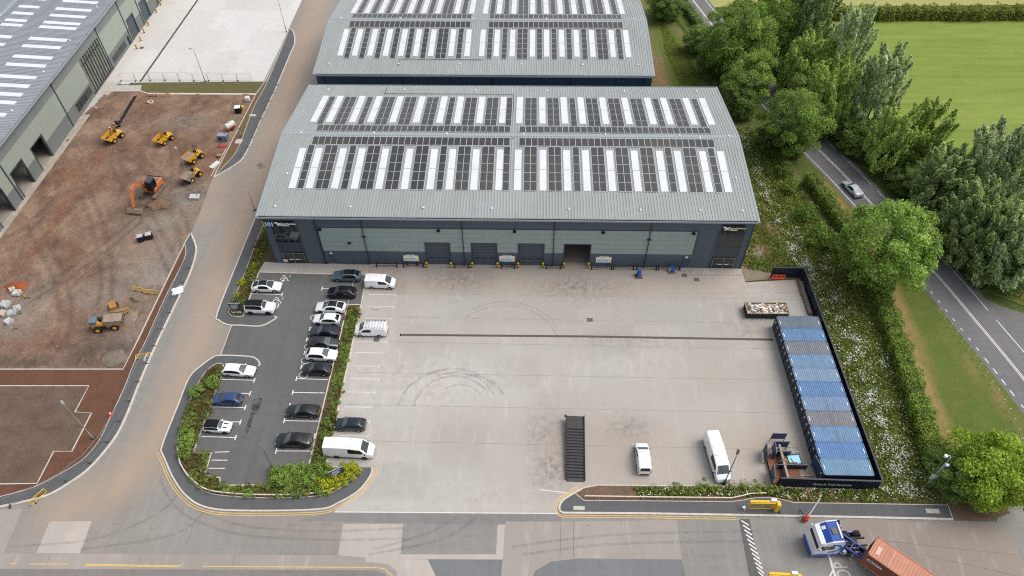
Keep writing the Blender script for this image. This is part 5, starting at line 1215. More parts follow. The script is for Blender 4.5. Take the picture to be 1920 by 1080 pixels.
# ---- shrubs in the beds
def shrubproto(key,mat,seed,r,h,n,size):
    rng=np.random.default_rng(seed); p,o,_=crown_pts(rng,n,9,r,h*.6,r*.5,False,.1); p[:,2]+=h*.5; p[:,2]=np.maximum(p[:,2],.03)
    T=thing('shrub','x','shrub',(0,0,-50)); leafobj('foliage',leaves(p,size,rng,.5,1.6,o),mat,T)
    m=MB()
    for a in range(5): m.tube((0,0,0),(r*.5*math.cos(a*1.26),r*.5*math.sin(a*1.26),h*.6),.02,4,.008)
    m.obj('stems',M_barkt,T) if False else m.obj('stem',M_barkt,T)
    return T
SP=dict(green=shrubproto('g',L_shrub,21,.95,1.1,620,.17),yellow=shrubproto('y',L_yel,22,.95,.8,640,.18),lime=shrubproto('l',L_lime,23,1.0,1.4,700,.18),brown=shrubproto('b',L_brown,24,.9,.6,520,.15),bright=shrubproto('br',L_lime,25,.7,.6,420,.15),dark=shrubproto('d',L_dark,26,1.0,1.0,620,.17))
used=set()
def shrub(kind,px,s,label,group,z=.13):
    p=P(px[0],px[1]); src=SP[kind]
    o=dup(src,(p.x,p.y,z),random.uniform(0,6.28),label,group,(s,s,s*random.uniform(.85,1.15))); return o
BEDS=[('planting bed on the left of the lower car park',PP([(405,686),(416,703),(364,848),(338,838),(340,790),(366,740),(386,702)]),44,('brown','green','brown','dark','brown')),
 ('planting bed at the bottom left corner',PP([(343,852),(393,853),(380,893),(410,899),(410,925),(372,908),(350,880)]),26,('brown','green','brown')),
 ('planting bed along the bottom of the car park',PP([(416,914),(504,912),(511,880),(580,880),(606,884),(622,880),(628,905),(606,925),(512,931),(420,926)]),56,('green','green','dark','brown','lime')),
 ('bed between car park and yard, lower half',PP([(616,780),(632,782),(622,830),(608,876),(584,874)]),26,('green','lime','green','brown')),
 ('bed between car park and yard, upper half',PP([(653,580),(674,580),(644,700),(632,778),(616,776)]),46,('bright','bright','brown','bright')),
 ('bed left of the entrance',PP([(500,430),(510,425),(490,490),(462,575),(440,586),(436,575),(460,520),(486,452)]),30,('brown','green','brown','yellow')),
 ('bed beside the front warehouse side wall',PP([(578,250),(534,330),(512,410),(506,420),(540,310),(562,250)]),20,('green','yellow','brown'))]
KN=dict(green='leafy green shrub',yellow='golden yellow shrub',lime='tall fresh green shrub',brown='low brownish shrub',bright='low bright green clump',dark='dark green shrub')
for nm,poly,n,ks in BEDS:
    xs=[p.x for p in poly];ys=[p.y for p in poly]; c=0; tries=0; pts=[]
    while c<n and tries<4000:
        tries+=1; x,y=random.uniform(min(xs),max(xs)),random.uniform(min(ys),max(ys))
        if not inpoly(np.array([x]),np.array([y]),poly)[0]: continue
        if any((x-a)**2+(y-b)**2<.75**2 for a,b in pts): continue
        pts.append((x,y)); k=random.choice(ks); s=random.uniform(.38,.68)
        dup(SP[k],(x,y,.12),random.uniform(0,6.28),KN[k]+' in the '+nm,KN[k]+'s in the '+nm,(s,s,s*random.uniform(.8,1.2))); c+=1
for px in ((612,917),(622,912),(632,905),(644,900),(655,893),(663,884),(640,891),(628,900),(651,884),(607,908)): shrub('yellow',px,.95,'golden yellow shrub in the rounded corner below the long white van','golden shrubs in the rounded corner')
for px,s in (((521,895),1.5),((543,890),1.5),((566,888),1.5),((590,886),1.5),((612,890),1.6),((532,908),1.3),((585,903),1.4)): shrub('lime',px,s*.64,'tall fresh green shrub at the lower right of the car park','tall shrubs below the car park')
for px,s in (((398,722),1.4),((373,738),1.5),((352,820),1.5),((350,835),1.5),((347,855),1.3)): shrub('lime',px,s*.7,'tall fresh green shrub among the brown ones left of the parked hatchbacks','tall green shrubs left of the car park')
for px,s in (((1228,921),1.0),((1262,922),1.1),((1275,920),1.0),((1317,917),1.3),((1340,921),1.0),((1370,918),1.1),((1395,916),1.2),((1418,918),1.2),((1440,920),1.1),((1456,919),1.1),((1300,923),.9)): shrub('green',px,s*.62,'leafy green shrub in the verge below the white vans','shrubs in the yard verge',.07)
for o in SP.values():
    for ch in kids(o): bpy.data.objects.remove(ch)
    bpy.data.objects.remove(o)
# ---- grass tufts and wildflowers
def scatter(rng,poly,n,dens=None):
    A=np.array([[p[0],p[1]] for p in poly]); lo,hi=A.min(0),A.max(0); out=[]
    while sum(map(len,out))<n:
        q=rng.uniform(lo,hi,(n*2,2)); m=inpoly(q[:,0],q[:,1],poly)
        if dens is not None: m&=rng.uniform(size=len(q))<dens(q[:,0],q[:,1])
        out.append(q[m])
    return np.concatenate(out)[:n]
meadow=[Vector((80.6,0,0)),Vector((90,-2,0)),Vector((90.2,-41,0))]+PP([(1700,932),(1765,940)])+[Vector((97.4,-36,0)),Vector((98.6,-22,0)),Vector((99.2,-8,0)),Vector((97.5,10,0)),Vector((95,26,0)),Vector((90,42,0)),Vector((82.5,40,0))]
rng=np.random.default_rng(5)
def clump(X,Y,f=.55): return np.clip(.5+.5*np.sin(X*f*1.3+2*np.sin(Y*f))*np.sin(Y*f*1.1+1.5*np.sin(X*f*.8)),0,1)
q=scatter(rng,meadow,36000,lambda X,Y:(.25+.75*clump(X,Y))*(1-.8*np.clip(bare(X,Y),0,1))); v=leaves(np.c_[q,rng.uniform(.06,.4,len(q))],.27,rng,.2,2.4)
L_tuft=leafmat('meadow_blade',[(0,(80,100,40)),(.45,(108,128,54)),(.8,(128,128,68)),(1,(144,132,82))])
tag(leafobj('grass',v,L_tuft),kind='stuff')
fl=lambda X,Y: np.clip(np.maximum(near(X,Y,PP([(1470,440),(1520,520),(1560,570),(1600,690),(1630,740)]),2.2)*.9,blobs(X,Y,[(1640,760,3.0,6,.8),(1690,840,3.0,4.5,1),(1700,900,3,3.5,1),(1600,640,2.2,6,.8),(1400,270,1.6,6,.55),(1440,370,2.2,5,.7),(1470,420,2.5,3,.6),(1660,690,2.5,6,.45),(1560,560,1.3,5,1),(1545,500,1.2,4,.8),(1420,320,1.5,4,.6),(1490,460,2,3,.7),(1660,905,2.5,3,.9)])),.012,1)*(.03+.97*clump(X,Y,.8)**2.2)*(.15+.85*clump(X+9,Y,2.3)**1.5)
q=scatter(rng,meadow,5600,fl); v=leaves(np.c_[q,rng.uniform(.25,.55,len(q))],.19,rng,2.0,1.1)
L_daisy=leafmat('daisy_petal',[(0,(172,174,152)),(.5,(206,206,194)),(1,(224,224,216))],.2)
tag(leafobj('wildflowers',v,L_daisy),kind='stuff')
verge=PP([(1185,915),(1300,914),(1469,916),(1640,919),(1768,930),(1770,944),(1650,943),(1490,940),(1440,930),(1380,933),(1200,934)])
q=scatter(rng,verge,4200,lambda X,Y:.2+.8*clump(X,Y,.9)); v=leaves(np.c_[q,rng.uniform(.1,.4,len(q))],.22,rng,.2,2); tag(leafobj('grass',v,L_tuft),kind='stuff')
q=scatter(rng,verge,420,lambda X,Y:clump(X,Y,1.3)**3); v=leaves(np.c_[q,rng.uniform(.35,.6,len(q))],.17,rng,1.5,1.1); tag(leafobj('wildflowers',v,L_daisy),kind='stuff')
L_lawn=leafmat('lawn_blade',[(0,(88,104,36)),(.6,(110,122,48)),(1,(134,132,70))])
# ragged turf on beds
L_weed=leafmat('bed_weed',[(0,(84,86,40)),(.5,(106,104,52)),(1,(128,122,72))])
for nm,poly,n,ks in BEDS:
    q=scatter(rng,poly,1500,lambda X,Y:.15+.85*clump(X,Y,1.2)); v=leaves(np.c_[q,rng.uniform(.14,.3,len(q))],.2,rng,.3,1.8); tag(leafobj('ground_cover',v,L_weed),kind='stuff')
lawnp=PP([(1690,560),(1725,570),(1880,800),(1800,790),(1740,680)])
for poly,n in ((PP([(1232,20),(1262,70),(1300,120),(1312,160),(1275,160),(1248,100)]),4000),):
    q=scatter(rng,poly,n); v=leaves(np.c_[q,rng.uniform(.02,.1,len(q))],.2,rng,.4,1.8); tag(leafobj('grass',v,L_lawn),kind='stuff')
# ================================================================ yard furniture
M_or=flat('barrier_orange',(222,92,58),.5); M_yb=flat('safety_yellow',(228,186,40),.5,var=.05); M_yb2=flat('dull_yellow',(196,160,70),.6); M_red=flat('signal_red',(206,66,54),.5); M_fence=flat('fence_navy_black',(30,37,52),.5,var=.12,scale=.6); M_timber=flat('rail_timber',(206,196,178),.8,var=.1,scale=2); M_post=flat('post_grey',(150,152,152),.5,.3)
M_bluep=flat('panel_blue',(34,62,104),.5,var=.12); M_wood=flat('deck_brown',(128,88,66),.8,var=.2,scale=2); M_cyan=flat('sheet_light_blue',(132,200,230),.25); M_rubble=flat('rubble_mix',(196,182,164),.9,var=.25,scale=2); M_dblack=flat('dark_steel',(38,38,41),.55,var=.2,scale=2); M_rampd=flat('ramp_steel',(62,60,60),.6,var=.15,scale=3)
def corrugated(name,label,a,b,h,z=.03,step=.42,posts=True):
    T=thing(name,label,'fence',(a.x,a.y,z)); d=(b-a); L=math.hypot(d.x,d.y); T.rotation_euler=(0,0,math.atan2(d.y,d.x))
    m=MB(); m.bb((0,-.015,.06),(L,.015,h)); n=int(L/step)
    for i in range(n): x=(i+.5)*L/n; m.bb((x-.1,-.1,.06),(x+.1,.05,h-.001))
    m.obj('sheet_panel',M_fence,T)
    m=MB(); m.bb((-.05,-.12,h),(L+.05,.08,h+.05)); m.obj('top_rail',flat('fence_rail',(52,58,72),.5),T)
    for i in range(int(L/3)+1):
        m=MB(); x=min(i*3,L-.1); m.bb((x-.05,.055,0),(x+.05,.17,h-.02)); m.obj('post',M_dblack,T)
    return T,L
A,B_,C_,D_=Vector((84.75,-2.0,0)),Vector((89.75,-2.0,0)),Vector((89.95,-40.55,0)),Vector((76.95,-40.35,0))
corrugated('sheet_fence','short dark corrugated fence by the orange plastic barrier at the back of the yard',A,B_,2.3)
corrugated('sheet_fence','long dark corrugated fence between the blue containers and the wildflowers',C_+Vector((0,.1,0)),B_-Vector((0,.1,0)),2.3)
T,L=corrugated('sheet_fence','dark corrugated fence with white lettering, facing the road below the containers',D_,C_,2.35)
s=wtext('Select & Trust Removals',(L*.53,-.14,1.2),.62,flat('fence_lettering',(168,174,184),.5),T,bold=.012,sx=.8)
s=wtext('Crown Container Cleaning',(L*.5,-.14,1.86),.72,flat('fence_black_letters',(10,12,16),.4),T,bold=.03,sx=1.12)
# kerb plinth
tag(MB().ribbon([(D_.x,D_.y-.25),(C_.x,C_.y-.25)],.3,0,.16).obj('kerb',flat('plinth',(168,158,142),.9,var=.1)),kind='structure')
# skip
sk=Vector((78.75,-11.25,.03))
T=thing('rubbish_skip','long dark skip heaped with pale rubble, partly behind the first container','skip',sk)
m=MB(); Ls,Ws,Hs=6.6,2.3,1.25
m.bb((0,0,.12),(Ls,.08,Hs)); m.bb((0,Ws-.08,.12),(Ls,Ws,Hs)); m.bb((0,.08,.12),(.08,Ws-.08,Hs)); m.bb((Ls-.08,.08,.12),(Ls,Ws-.08,Hs)); m.bb((.08,.08,.12),(Ls-.08,Ws-.08,.2))
for i in range(9):
    x=.35+i*.73; m.bb((x-.05,-.08,.12),(x+.05,0,Hs-.08)); m.bb((x-.05,Ws,.12),(x+.05,Ws+.08,Hs-.08))
m.obj('bin_body',M_dblack,T)
m=MB(); m.bb((-.06,-.1,Hs),(Ls+.06,.1,Hs+.1)); m.bb((-.06,Ws-.1,Hs),(Ls+.06,Ws+.1,Hs+.1)); m.bb((-.06,.1,Hs),(.1,Ws-.1,Hs+.1)); m.bb((Ls-.1,.1,Hs),(Ls+.06,Ws-.1,Hs+.1)); m.obj('rim',flat('skip_rim',(150,138,118),.7,var=.2),T)
m=MB(); m.tube((-.1,.3,.1),(-.1,.5,Hs),.05); m.tube((-.1,2,.1),(-.1,1.8,Hs),.05); m.box((-.12,1.15,.9),(.1,.6,.12)); m.obj('lifting_hook',M_dblack,T)
m=MB(); rr_=random.Random(3); cols=[(214,204,188),(188,170,150),(232,228,220),(150,122,100),(120,128,134),(205,178,140),(92,84,78)]
m.bb((.1,.1,.2),(Ls-.1,Ws-.1,Hs-.15))
for i in range(150):
    x,y=rr_.uniform(.3,Ls-.3),rr_.uniform(.3,Ws-.3); d=(rr_.uniform(.15,.9),rr_.uniform(.1,.45),rr_.uniform(.04,.22)); m.slot(rr_.randrange(len(cols))).box((x,y,Hs-.12+rr_.uniform(0,.38)*(1-abs(y-1.15)/1.3)),d,rr_.uniform(0,3.1),0,rr_.uniform(-.5,.5),rr_.uniform(-.4,.4))
tag(m.obj('rubble',[flat('rubble_%s'%n_,c,.9,var=.15) for n_,c in zip(('cream','tan','white','brown','grey','straw','dark'),cols)]),'pale rubble and broken boards heaped in the long dark skip','rubble',kind='stuff').location=sk
# orange plastic barrier
def barrier(name,label,p,rz,mat,L=2.0,h=1.0,group=None,holes=3):
    T=thing(name,label,'barrier',p,rz,group); m=MB()
    m.box((0,0,.16),(L,.45,.3),0,.08); m.box((0,0,h-.08),(L*.96,.16,.16),0,.05); m.box((0,0,h*.48),(L*.98,.2,.14),0,.05)
    for i in range(holes+1): m.box((-L*.46+i*L*.92/holes,0,h*.55),(.18,.2,h*.75),0,.05)
    m.obj('barrier_body',mat,T); m=MB()
    for s in(-1,1): m.box((s*L*.36,0,.04),(.2,.6,.08),0,.02)
    m.obj('foot',M_blk,T); return T
p=P(1458,523); barrier('plastic_barrier','orange plastic barrier standing in front of the short dark fence',(p.x,p.y,.03),0,M_or,2.2,1.0)
for (a,b,w,h,lab,mt,nm) in (((1493,523),(1516,592),.35,.25,'long weathered timber beam lying nearest the yard, beside the dark fence',flat('old_timber',(120,96,78),.9,var=.2,scale=2),'timber_beam'),((1500,530),(1519,590),.55,.45,'grey concrete block row against the long dark fence',flat('old_concrete',(142,134,122),.95,var=.2),'concrete_block')):
    q0,q1=P(*a),P(*b); T=thing(nm,lab,'beam' if 'timber' in nm else 'concrete block',((q0.x+q1.x)/2,(q0.y+q1.y)/2,.03),math.atan2(q1.y-q0.y,q1.x-q0.x)); L=(q1-q0).length
    m=MB(); k=2 if nm=='timber_beam' else 5
    for i in range(k): m.box((-L/2+(i+.5)*L/k,random.uniform(-.05,.05),h/2),(L/k-.06,w,h),random.uniform(-.02,.02),.03)
    m.obj('segment',mt,T)
# blue bins on pallets by the wall
def pallet_bin(px,label,up):
    p=P(*px); T=thing('pallet_bin',label,'bin',(p.x,p.y,.03),.05,'blue bins by the warehouse wall'); m=MB()
    for i in range(5): m.bb((-.6,-.5+i*.22,.12),(.6,-.36+i*.22,.16))
    for x in (-.5,0,.5): m.bb((x-.06,-.5,0),(x+.06,.52,.12))
    m.obj('pallet',M_wood if up else flat('grey_pallet',(120,116,110),.9),T); m=MB()
    m.tube((.05,.0,.16),(.05,.15,1.15),.33,12,.36); m.tube((.05,.15,1.15),(.05,.18,1.25),.38,12); m.obj('drum',flat('drum_blue',(38,92,176),.4),T)
    m=MB(); m.box((-.32,.1,.6),(.05,.5,.9),0,.02,0,.25) ; m.obj('label_plate' if not up else 'side_plate',M_whitep if not up else M_bluep,T)
pallet_bin((1197,519),'blue drum on a brown pallet, standing further out from the wall',True); pallet_bin((1259,510),'blue drum on a grey pallet close to the wall, with a white side plate',False)
q0,q1=P(1397,470),P(1403,501); T=thing('orange_plank','orange plank lying on the gravel beside the warehouse corner','plank',((q0.x+q1.x)/2,(q0.y+q1.y)/2,.02),math.atan2(q1.y-q0.y,q1.x-q0.x)); MB().box((0,0,.06),((q1-q0).length,.3,.1),0,.02).obj('board',flat('plank_orange',(226,154,66),.6),T); MB().box((-.6,0,.115),(.1,.26,.02)).obj('strap',M_blk,T)
# safety boards, rails, bollards
for (px,lab) in (((773,497),'white site-safety board, left of the first loading door'),((951,498),'white site-safety board between the second and third loading doors'),((1130,500),'white site-safety board right of the open loading door')):
    p=P(*px); T=thing('safety_board',lab,'notice board',(p.x,p.y,.02),0,'safety boards along the warehouse'); 
    for s in(-1,1): m=MB(); m.tube((s*.85,0,0),(s*.85,0,2.75),.045,8); m.obj('post',M_blk,T)
    for s in(-1,1):
        m=MB(); m.tube((s*.85,0,0),(s*.85,0,.1),.13,8); m.obj('base_plate',M_blk,T)
    MB().bb((-1.3,-.08,1.05),(1.3,-.047,2.35)).obj('board',M_whitep,T); MB().bb((-.85,-.075,2.36),(.8,-.05,2.62)).obj('title_strip',flat('strip_grey',(178,180,184),.5),T)
    M_ny=flat('notice_yellow',(238,214,110),.5); MB().bb((-.4,-.09,1.98),(.35,-.082,2.28)).obj('yellow_patch',M_ny,T); MB().bb((.88,-.09,1.12),(1.22,-.082,1.75)).obj('yellow_patch',M_ny,T)
    for i,x in enumerate((-.98,-.58,-.18,.22,.6)):
        m=MB(); m.tube((x,-.081,1.62),(x,-.092,1.62),.15,12); m.bb((x-.12,-.09,1.3),(x+.12,-.082,1.4)); m.obj('pictogram',flat('pictogram_blue',(120,160,214),.5) if i>1 else flat('pictogram_mauve',(176,164,184),.5),T)
    m=MB(); m.bb((-1.2,-.09,1.1),(.8,-.082,1.2)); m.obj('caption_bar',flat('notice_blue',(190,214,232),.5),T)
for (a,b,lab) in ((707,745,'left end, near the parked slate SUV'),(757,795,'below the first safety board'),(853,879,'between the first two loading doors'),(940,965,'below the second safety board'),(1024,1051,'between the third and the open loading door'),(1109,1146,'below the third safety board'),(1150,1187,'right of the third safety board'),(1193,1230,'behind the blue drum on the brown pallet'),(1234,1273,'behind the blue drum on the grey pallet')):
    y=498+ (a-700)*.011; q0,q1=P(a,y+3),P(b,y+3); T=thing('guard_rail','low black guard rail along the wall, '+lab,'guard rail',((q0.x+q1.x)/2,q0.y,.02),0,'black guard rails along the warehouse wall'); L=(q1-q0).length/2
    m=MB(); m.tube((-L,0,.95),(L,0,.95),.06,8); m.tube((-L,0,.5),(L,0,.5),.05,8); m.obj('rail',M_blk,T)
    for s in(-1,1): m=MB(); m.bb((s*L-.09,-.09,0),(s*L+.09,.09,1.05)); m.obj('post',M_blk,T)
names=['left of the first loading door','right of the first loading door','left of the second loading door','right of the second loading door','left of the third loading door','right of the third loading door','left of the open loading door','right of the open loading door']
def bollard(p,label,g):
    T=thing('bollard',label,'bollard',p,0,g); m=MB(); m.tube((0,0,0),(0,0,1.25),.17,10); m.tube((0,0,1.25),(0,0,1.31),.17,10,.1); m.obj('post',M_yb,T)
    for z in (.12,.5,.88): m=MB(); m.tube((0,0,z),(0,0,z+.17),.176,10); m.obj('black_band',M_blk,T)
for px,n in zip((801,846.5,886,933,971.5,1018,1057,1103),names):
    p=P(px,502+(px-800)*.004); bollard((p.x,p.y,.02),'yellow and black bollard '+n,'yellow bollards at the loading doors')
for px,n in (((254,92),'nearest the wall pipe'),((262,77),'third along the pale yard'),((268,62),'fourth along the pale yard'),((276,48),'fifth along the pale yard'),((291,24),'sixth along the pale yard'),((299,10),'farthest along the pale yard')):
    p=P(px[0]+3,px[1]); bollard((p.x,p.y,.02),'yellow and black bollard at the left warehouse, '+n,'yellow bollards at the left warehouse')
# loading ramp
p=P(1062,789); q=P(1067,909); T=thing('loading_ramp','long black steel yard ramp with raised cross ribs, standing alone on the concrete','ramp',((50.5),(p.y+q.y)/2+.3,.02),rad(-1.5))
m=MB(); Lr=9.6
m.add([(-1.2,-Lr/2,.06),(1.2,-Lr/2,.06),(1.2,Lr/2-2,.95),(-1.2,Lr/2-2,.95),(-1.2,Lr/2,1.0),(1.2,Lr/2,1.0),(-1.2,-Lr/2,0),(1.2,-Lr/2,0),(1.2,Lr/2-2,.75),(-1.2,Lr/2-2,.75),(-1.2,Lr/2,.8),(1.2,Lr/2,.8)],[(0,1,2,3),(3,2,5,4),(6,9,8,7),(9,10,11,8),(4,5,11,10),(0,6,7,1),(0,3,9,6),(3,4,10,9),(1,7,8,2),(2,8,11,5)]); m.obj('deck',M_rampd,T)
m=MB()
for i in range(17):
    t=i/16; y=-Lr/2+.6+t*(Lr-2.7); z=.07+.89*(y+Lr/2)/(Lr-2); m.box((0,y,z+.045),(2.3,.1,.1))
m.obj('cross_rib',M_blk,T)
for s in(-1,1):
    m=MB(); m.add([(s*1.26-.06,-Lr/2+.2,.0),(s*1.26+.06,-Lr/2+.2,.0),(s*1.26+.06,Lr/2,.7),(s*1.26-.06,Lr/2,.7),(s*1.26-.06,-Lr/2+.2,.32),(s*1.26+.06,-Lr/2+.2,.32),(s*1.26+.06,Lr/2,1.28),(s*1.26-.06,Lr/2,1.28)],[(3,2,1,0),(4,5,6,7),(0,1,5,4),(1,2,6,5),(2,3,7,6),(3,0,4,7)]); m.obj('side_curb',M_blk,T)
    wheel(T,s*1.0,.2,.3,.2,M_blk) if False else None
    m=MB(); m.tube((s*.9,Lr/2-.4,0),(s*.9,Lr/2-.4,.8),.07); m.box((s*.9,Lr/2-.4,.03),(.35,.35,.06)); m.obj('support_leg',M_blk,T)
m=MB(); m.box((-1.38,Lr/2-.1,1.1),(.3,.3,.3),0,.05); m.obj('lifting_eye',M_dblack,T)
# dismantled stillages by the lettered fence
T=thing('timber_deck','brown timber lorry deck lying on the concrete in front of the lettered fence','platform',(78.4,-37.6,.03),0); m=MB()
for i in range(12): m.bb((-2.0+i*.33,-2.6,.5),(-2.0+i*.33+.31,1.7,.56))
m.obj('deck_board',M_wood,T); m=MB()
for y in (-2.4,-.5,1.5): m.bb((-2.0,y-.08,.25),(1.9,y+.08,.495))
for x in (-1.9,1.8): m.bb((x-.08,-2.6,0),(x+.08,1.7,.25))
m.obj('under_frame',M_dblack,T)
m=MB(); m.bb((-.32,-2.7,.56),(-.2,2.4,1.55)); m.bb((-.4,-2.7,1.55),(-.12,2.6,1.68)); m.obj('centre_rail',flat('stillage_rail',(150,140,124),.6),T)
m=MB(); m.tube((-.5,-.2,.56),(-.9,.2,.62),.1); m.tube((-.25,.3,1.7),(.2,.1,1.75),.12); m.tube((-.6,.4,.9),(-.26,.4,1.7),.1); m.obj('straw_rope',flat('straw_rope',(178,150,104),.9),T)
for px,w,h,rz,mt,lab in (((1456,826),1.55,.95,0,M_bluep,'dark blue steel panel standing farthest from the lettered fence'),((1460,841),1.6,.95,0,M_bluep,'dark blue steel panel second from the top of the cluster'),((1464,858),1.6,.8,.03,flat('panel_navy',(28,42,62),.5),'navy steel panel standing across the brown deck'),((1431,858),1.5,1.3,1.45,flat('panel_navy',(28,42,62),.5),'navy steel panel standing edge-on at the left of the brown deck'),((1444,898),1.5,1.3,1.42,M_bluep,'navy panel edge-on at the lower left beside the lettered fence'),((1481,883),3.2,.8,0,flat('panel_navy',(28,42,62),.5),'long navy panel with a black half standing close to the lettered fence'),((1525,885),1.5,1.5,1.75,M_bluep,'blue steel panel leaning by the container doors'),((1447,853),1.6,1.2,1.42,M_bluep,'blue steel panel edge-on beside the centre rail')):
    p=P(px[0],px[1]); T=thing('steel_panel',lab,'panel',(p.x,p.y,.03),rz,'loose steel panels by the lettered fence')
    T.scale=(1.2,1.2,1.25); m=MB(); m.bb((-w/2,-.03,.35),(w/2,.03,.5+h)); m.obj('sheet',mt,T); m=MB(); m.bb((-w/2-.05,-.04,0),(-w/2,.04,.55+h)); m.bb((w/2,-.04,0),(w/2+.05,.04,.55+h)); m.bb((-w/2,-.04,.5+h),(w/2,.04,.56+h)); m.obj('edge_frame',flat('panel_frame',(96,98,104),.5),T)
p=P(1487,866); T=thing('glazed_door','light blue glazed door leaf lying tilted beside the navy panels','door',(p.x,p.y,.35),.1); MB().box((0,0,.25),(1.6,1.25,.06),0,.02,.12).obj('pane',M_cyan,T); m=MB(); m.bb((-.86,-.72,.12),(.86,-.62,.3)); m.bb((-.86,.62,.25),(.86,.72,.4)); m.bb((-.9,-.7,-.3),(-.8,.7,.3)); m.bb((.8,-.7,-.3),(.9,.7,.3)); m.box((-.35,-.1,.34),(.05,.9,.05),.3); m.obj('frame',M_dblack,T)
p=P(1485,846); T=thing('wire_stillage','empty pale wire stillage behind the light blue door','stillage',(p.x,p.y,.03),0); m=MB()
for z in (.1,.8):
    for a,b in (((-.8,-.5),(.8,-.5)),((.8,-.5),(.8,.5)),((.8,.5),(-.8,.5)),((-.8,.5),(-.8,-.5))): m.tube((*a,z),(*b,z),.025,5)
for x in (-.8,.8):
    for y in (-.5,.5): m.tube((x,y,0),(x,y,.85),.03,5)
m.obj('frame',M_steel,T); m=MB(); m.bb((-.75,-.45,.06),(.75,.45,.095)); m.obj('base_tray',flat('tray_grey',(160,156,148),.7),T)
for px,lab in (((1490,893),'bare light timber beam lying behind the lettered fence'),((1515,893),'short pale timber offcut near the container end')):
    p=P(px[0],px[1]); T=thing('timber_beam',lab,'beam',(p.x,p.y,.03),0); MB().box((0,0,.8 if False else .12),(2.6 if px[0]<1500 else 1.2,.18,.2),0,.02).obj('timber',flat('pale_timber',(206,170,126),.8,var=.1),T)
# ---------------------------------------------------------------- lamps and poles
def lamp(label,px,h,mat,arm=(0,1),head='led',g='street lamps',cam=False):
    p=P(*px); T=thing('street_lamp',label,'street lamp',(p.x,p.y,.02),0,g); m=MB(); m.tube((0,0,0),(0,0,h*.18),.11,8); m.tube((0,0,h*.18),(0,0,h),.07,8,.05); m.obj('pole',mat,T)
    a=Vector((arm[0],arm[1],0)).normalized()
    m=MB(); m.tube((0,0,h-.02),(a.x*.45,a.y*.45,h+.04),.045,6); m.obj('arm',mat,T)
    m=MB(); m.box((a.x*.8,a.y*.8,h+.06),(.75,.34,.12),math.atan2(a.y,a.x),.04); o=m.obj('lamp_head',mat,T); m=MB(); m.box((a.x*.85,a.y*.85,h-.012),(.45,.24,.02),math.atan2(a.y,a.x)); m.obj('lamp_lens',M_head,o)
    m=MB(); m.box((0,0,.02),(.5,.5,.05)); m.obj('base_plate',M_dblack,T); return T
LG=flat('lamp_grey',(158,158,154),.5,.2); LB=flat('lamp_black',(46,46,48),.5)
lamp('pale lamp post standing in the brown bed beside the grey hardcore patch',(175,822),8.3,LG,(-.6,.5))
lamp('tall pale lamp post rising from the dirt next to the parked dumpers',(372,372),11.2,LG,(-.5,.6)); lamp('grey lamp post on the edge of the pale concrete yard, near the grass strip',(385,153),8.0,LG,(-.7,.2)); lamp('grey lamp post beside the path at the top of the pale yard',(537,60),8.2,LG,(-.7,.2))
lamp('slim lamp post beside the trailer tank on the dirt site',(452,255),7.0,LG,(-.7,.2)); lamp('short lamp post on the verge by the left side of the front warehouse',(478,394),4.6,LG,(-.7,.1))
lamp('slim grey lamp post at the bottom edge of the car park',(513,880),5.4,flat('lamp_dark_grey',(104,104,104),.5),(-.5,.5)); lamp('black lamp post leaning over the bonnet of the long white van',(1357,908),7.2,LB,(.3,.6))
p=P(1738,908); T=thing('camera_pole','pale blue camera pole with a round white camera and a square cabinet','camera pole',(p.x,p.y,.02),0); MC_=flat('pole_pale_blue',(176,198,210),.45,.1); m=MB(); m.tube((0,0,0),(0,0,5.6),.13,10,.11); m.tube((0,0,5.6),(.05,.1,6.9),.07,8); m.path([(.05,.1,6.9),(0,.3,7.05),(-.35,.3,7.05)],.05,6); m.obj('pole',MC_,T)
m=MB(); m.box((-.25,-.28,2.6),(.95,.3,.85),0,.04); m.obj('cabinet',flat('cabinet_pale',(196,206,208),.5),T); m=MB(); m.tube((-.45,.3,6.72),(-.45,.3,7.05),.22,12); m.tube((-.45,.3,6.6),(-.45,.3,6.72),.14,12,.2); m.obj('dome_camera',M_whitep,T); m=MB(); m.box((.1,-.2,5.5),(.5,.35,.35),0,.04); m.obj('bracket_box',MC_,T); m=MB(); m.box((0,0,.04),(.7,.7,.08)); m.obj('base_plate',M_post,T)
# sign boards
for px,rz,lab,w in (((636,897),rad(30),'dark tilted sign board standing in the golden shrubs below the long white van',1.9),((447,588),rad(2),'dark sign board with pale lettering in the bed left of the white off-roader',2.0)):
    p=P(*px); T=thing('sign_board',lab,'sign',(p.x,p.y,.12),rz,'dark estate sign boards'); T.scale=(1,1,1.25); MB().bb((-w/2,-.06,.5),(w/2,.06,1.9)).obj('board',flat('sign_charcoal',(52,62,76),.5),T); MB().bb((-w/2,-.062,1.9),(w/2,.062,1.95)).obj('top_edge',flat('sign_edge',(150,156,164),.5),T)
    
    for s in(-1,1): m=MB(); m.bb((s*w*.4-.05,-.04,0),(s*w*.4+.05,.04,.5)); m.obj('post',M_blk,T)
    m=MB()
    for z,ww in ((1.6,.7),(1.35,.55),(1.12,.6),(.85,.4)): m.bb((-w*.32,-.075,z),(-w*.32+w*ww*.9,-.061,z+.12))
    m.bb((-w*.42,-.075,.7),(-w*.38,-.061,1.5)); m.obj('pale_line',flat('sign_lettering',(186,192,198),.5),T)
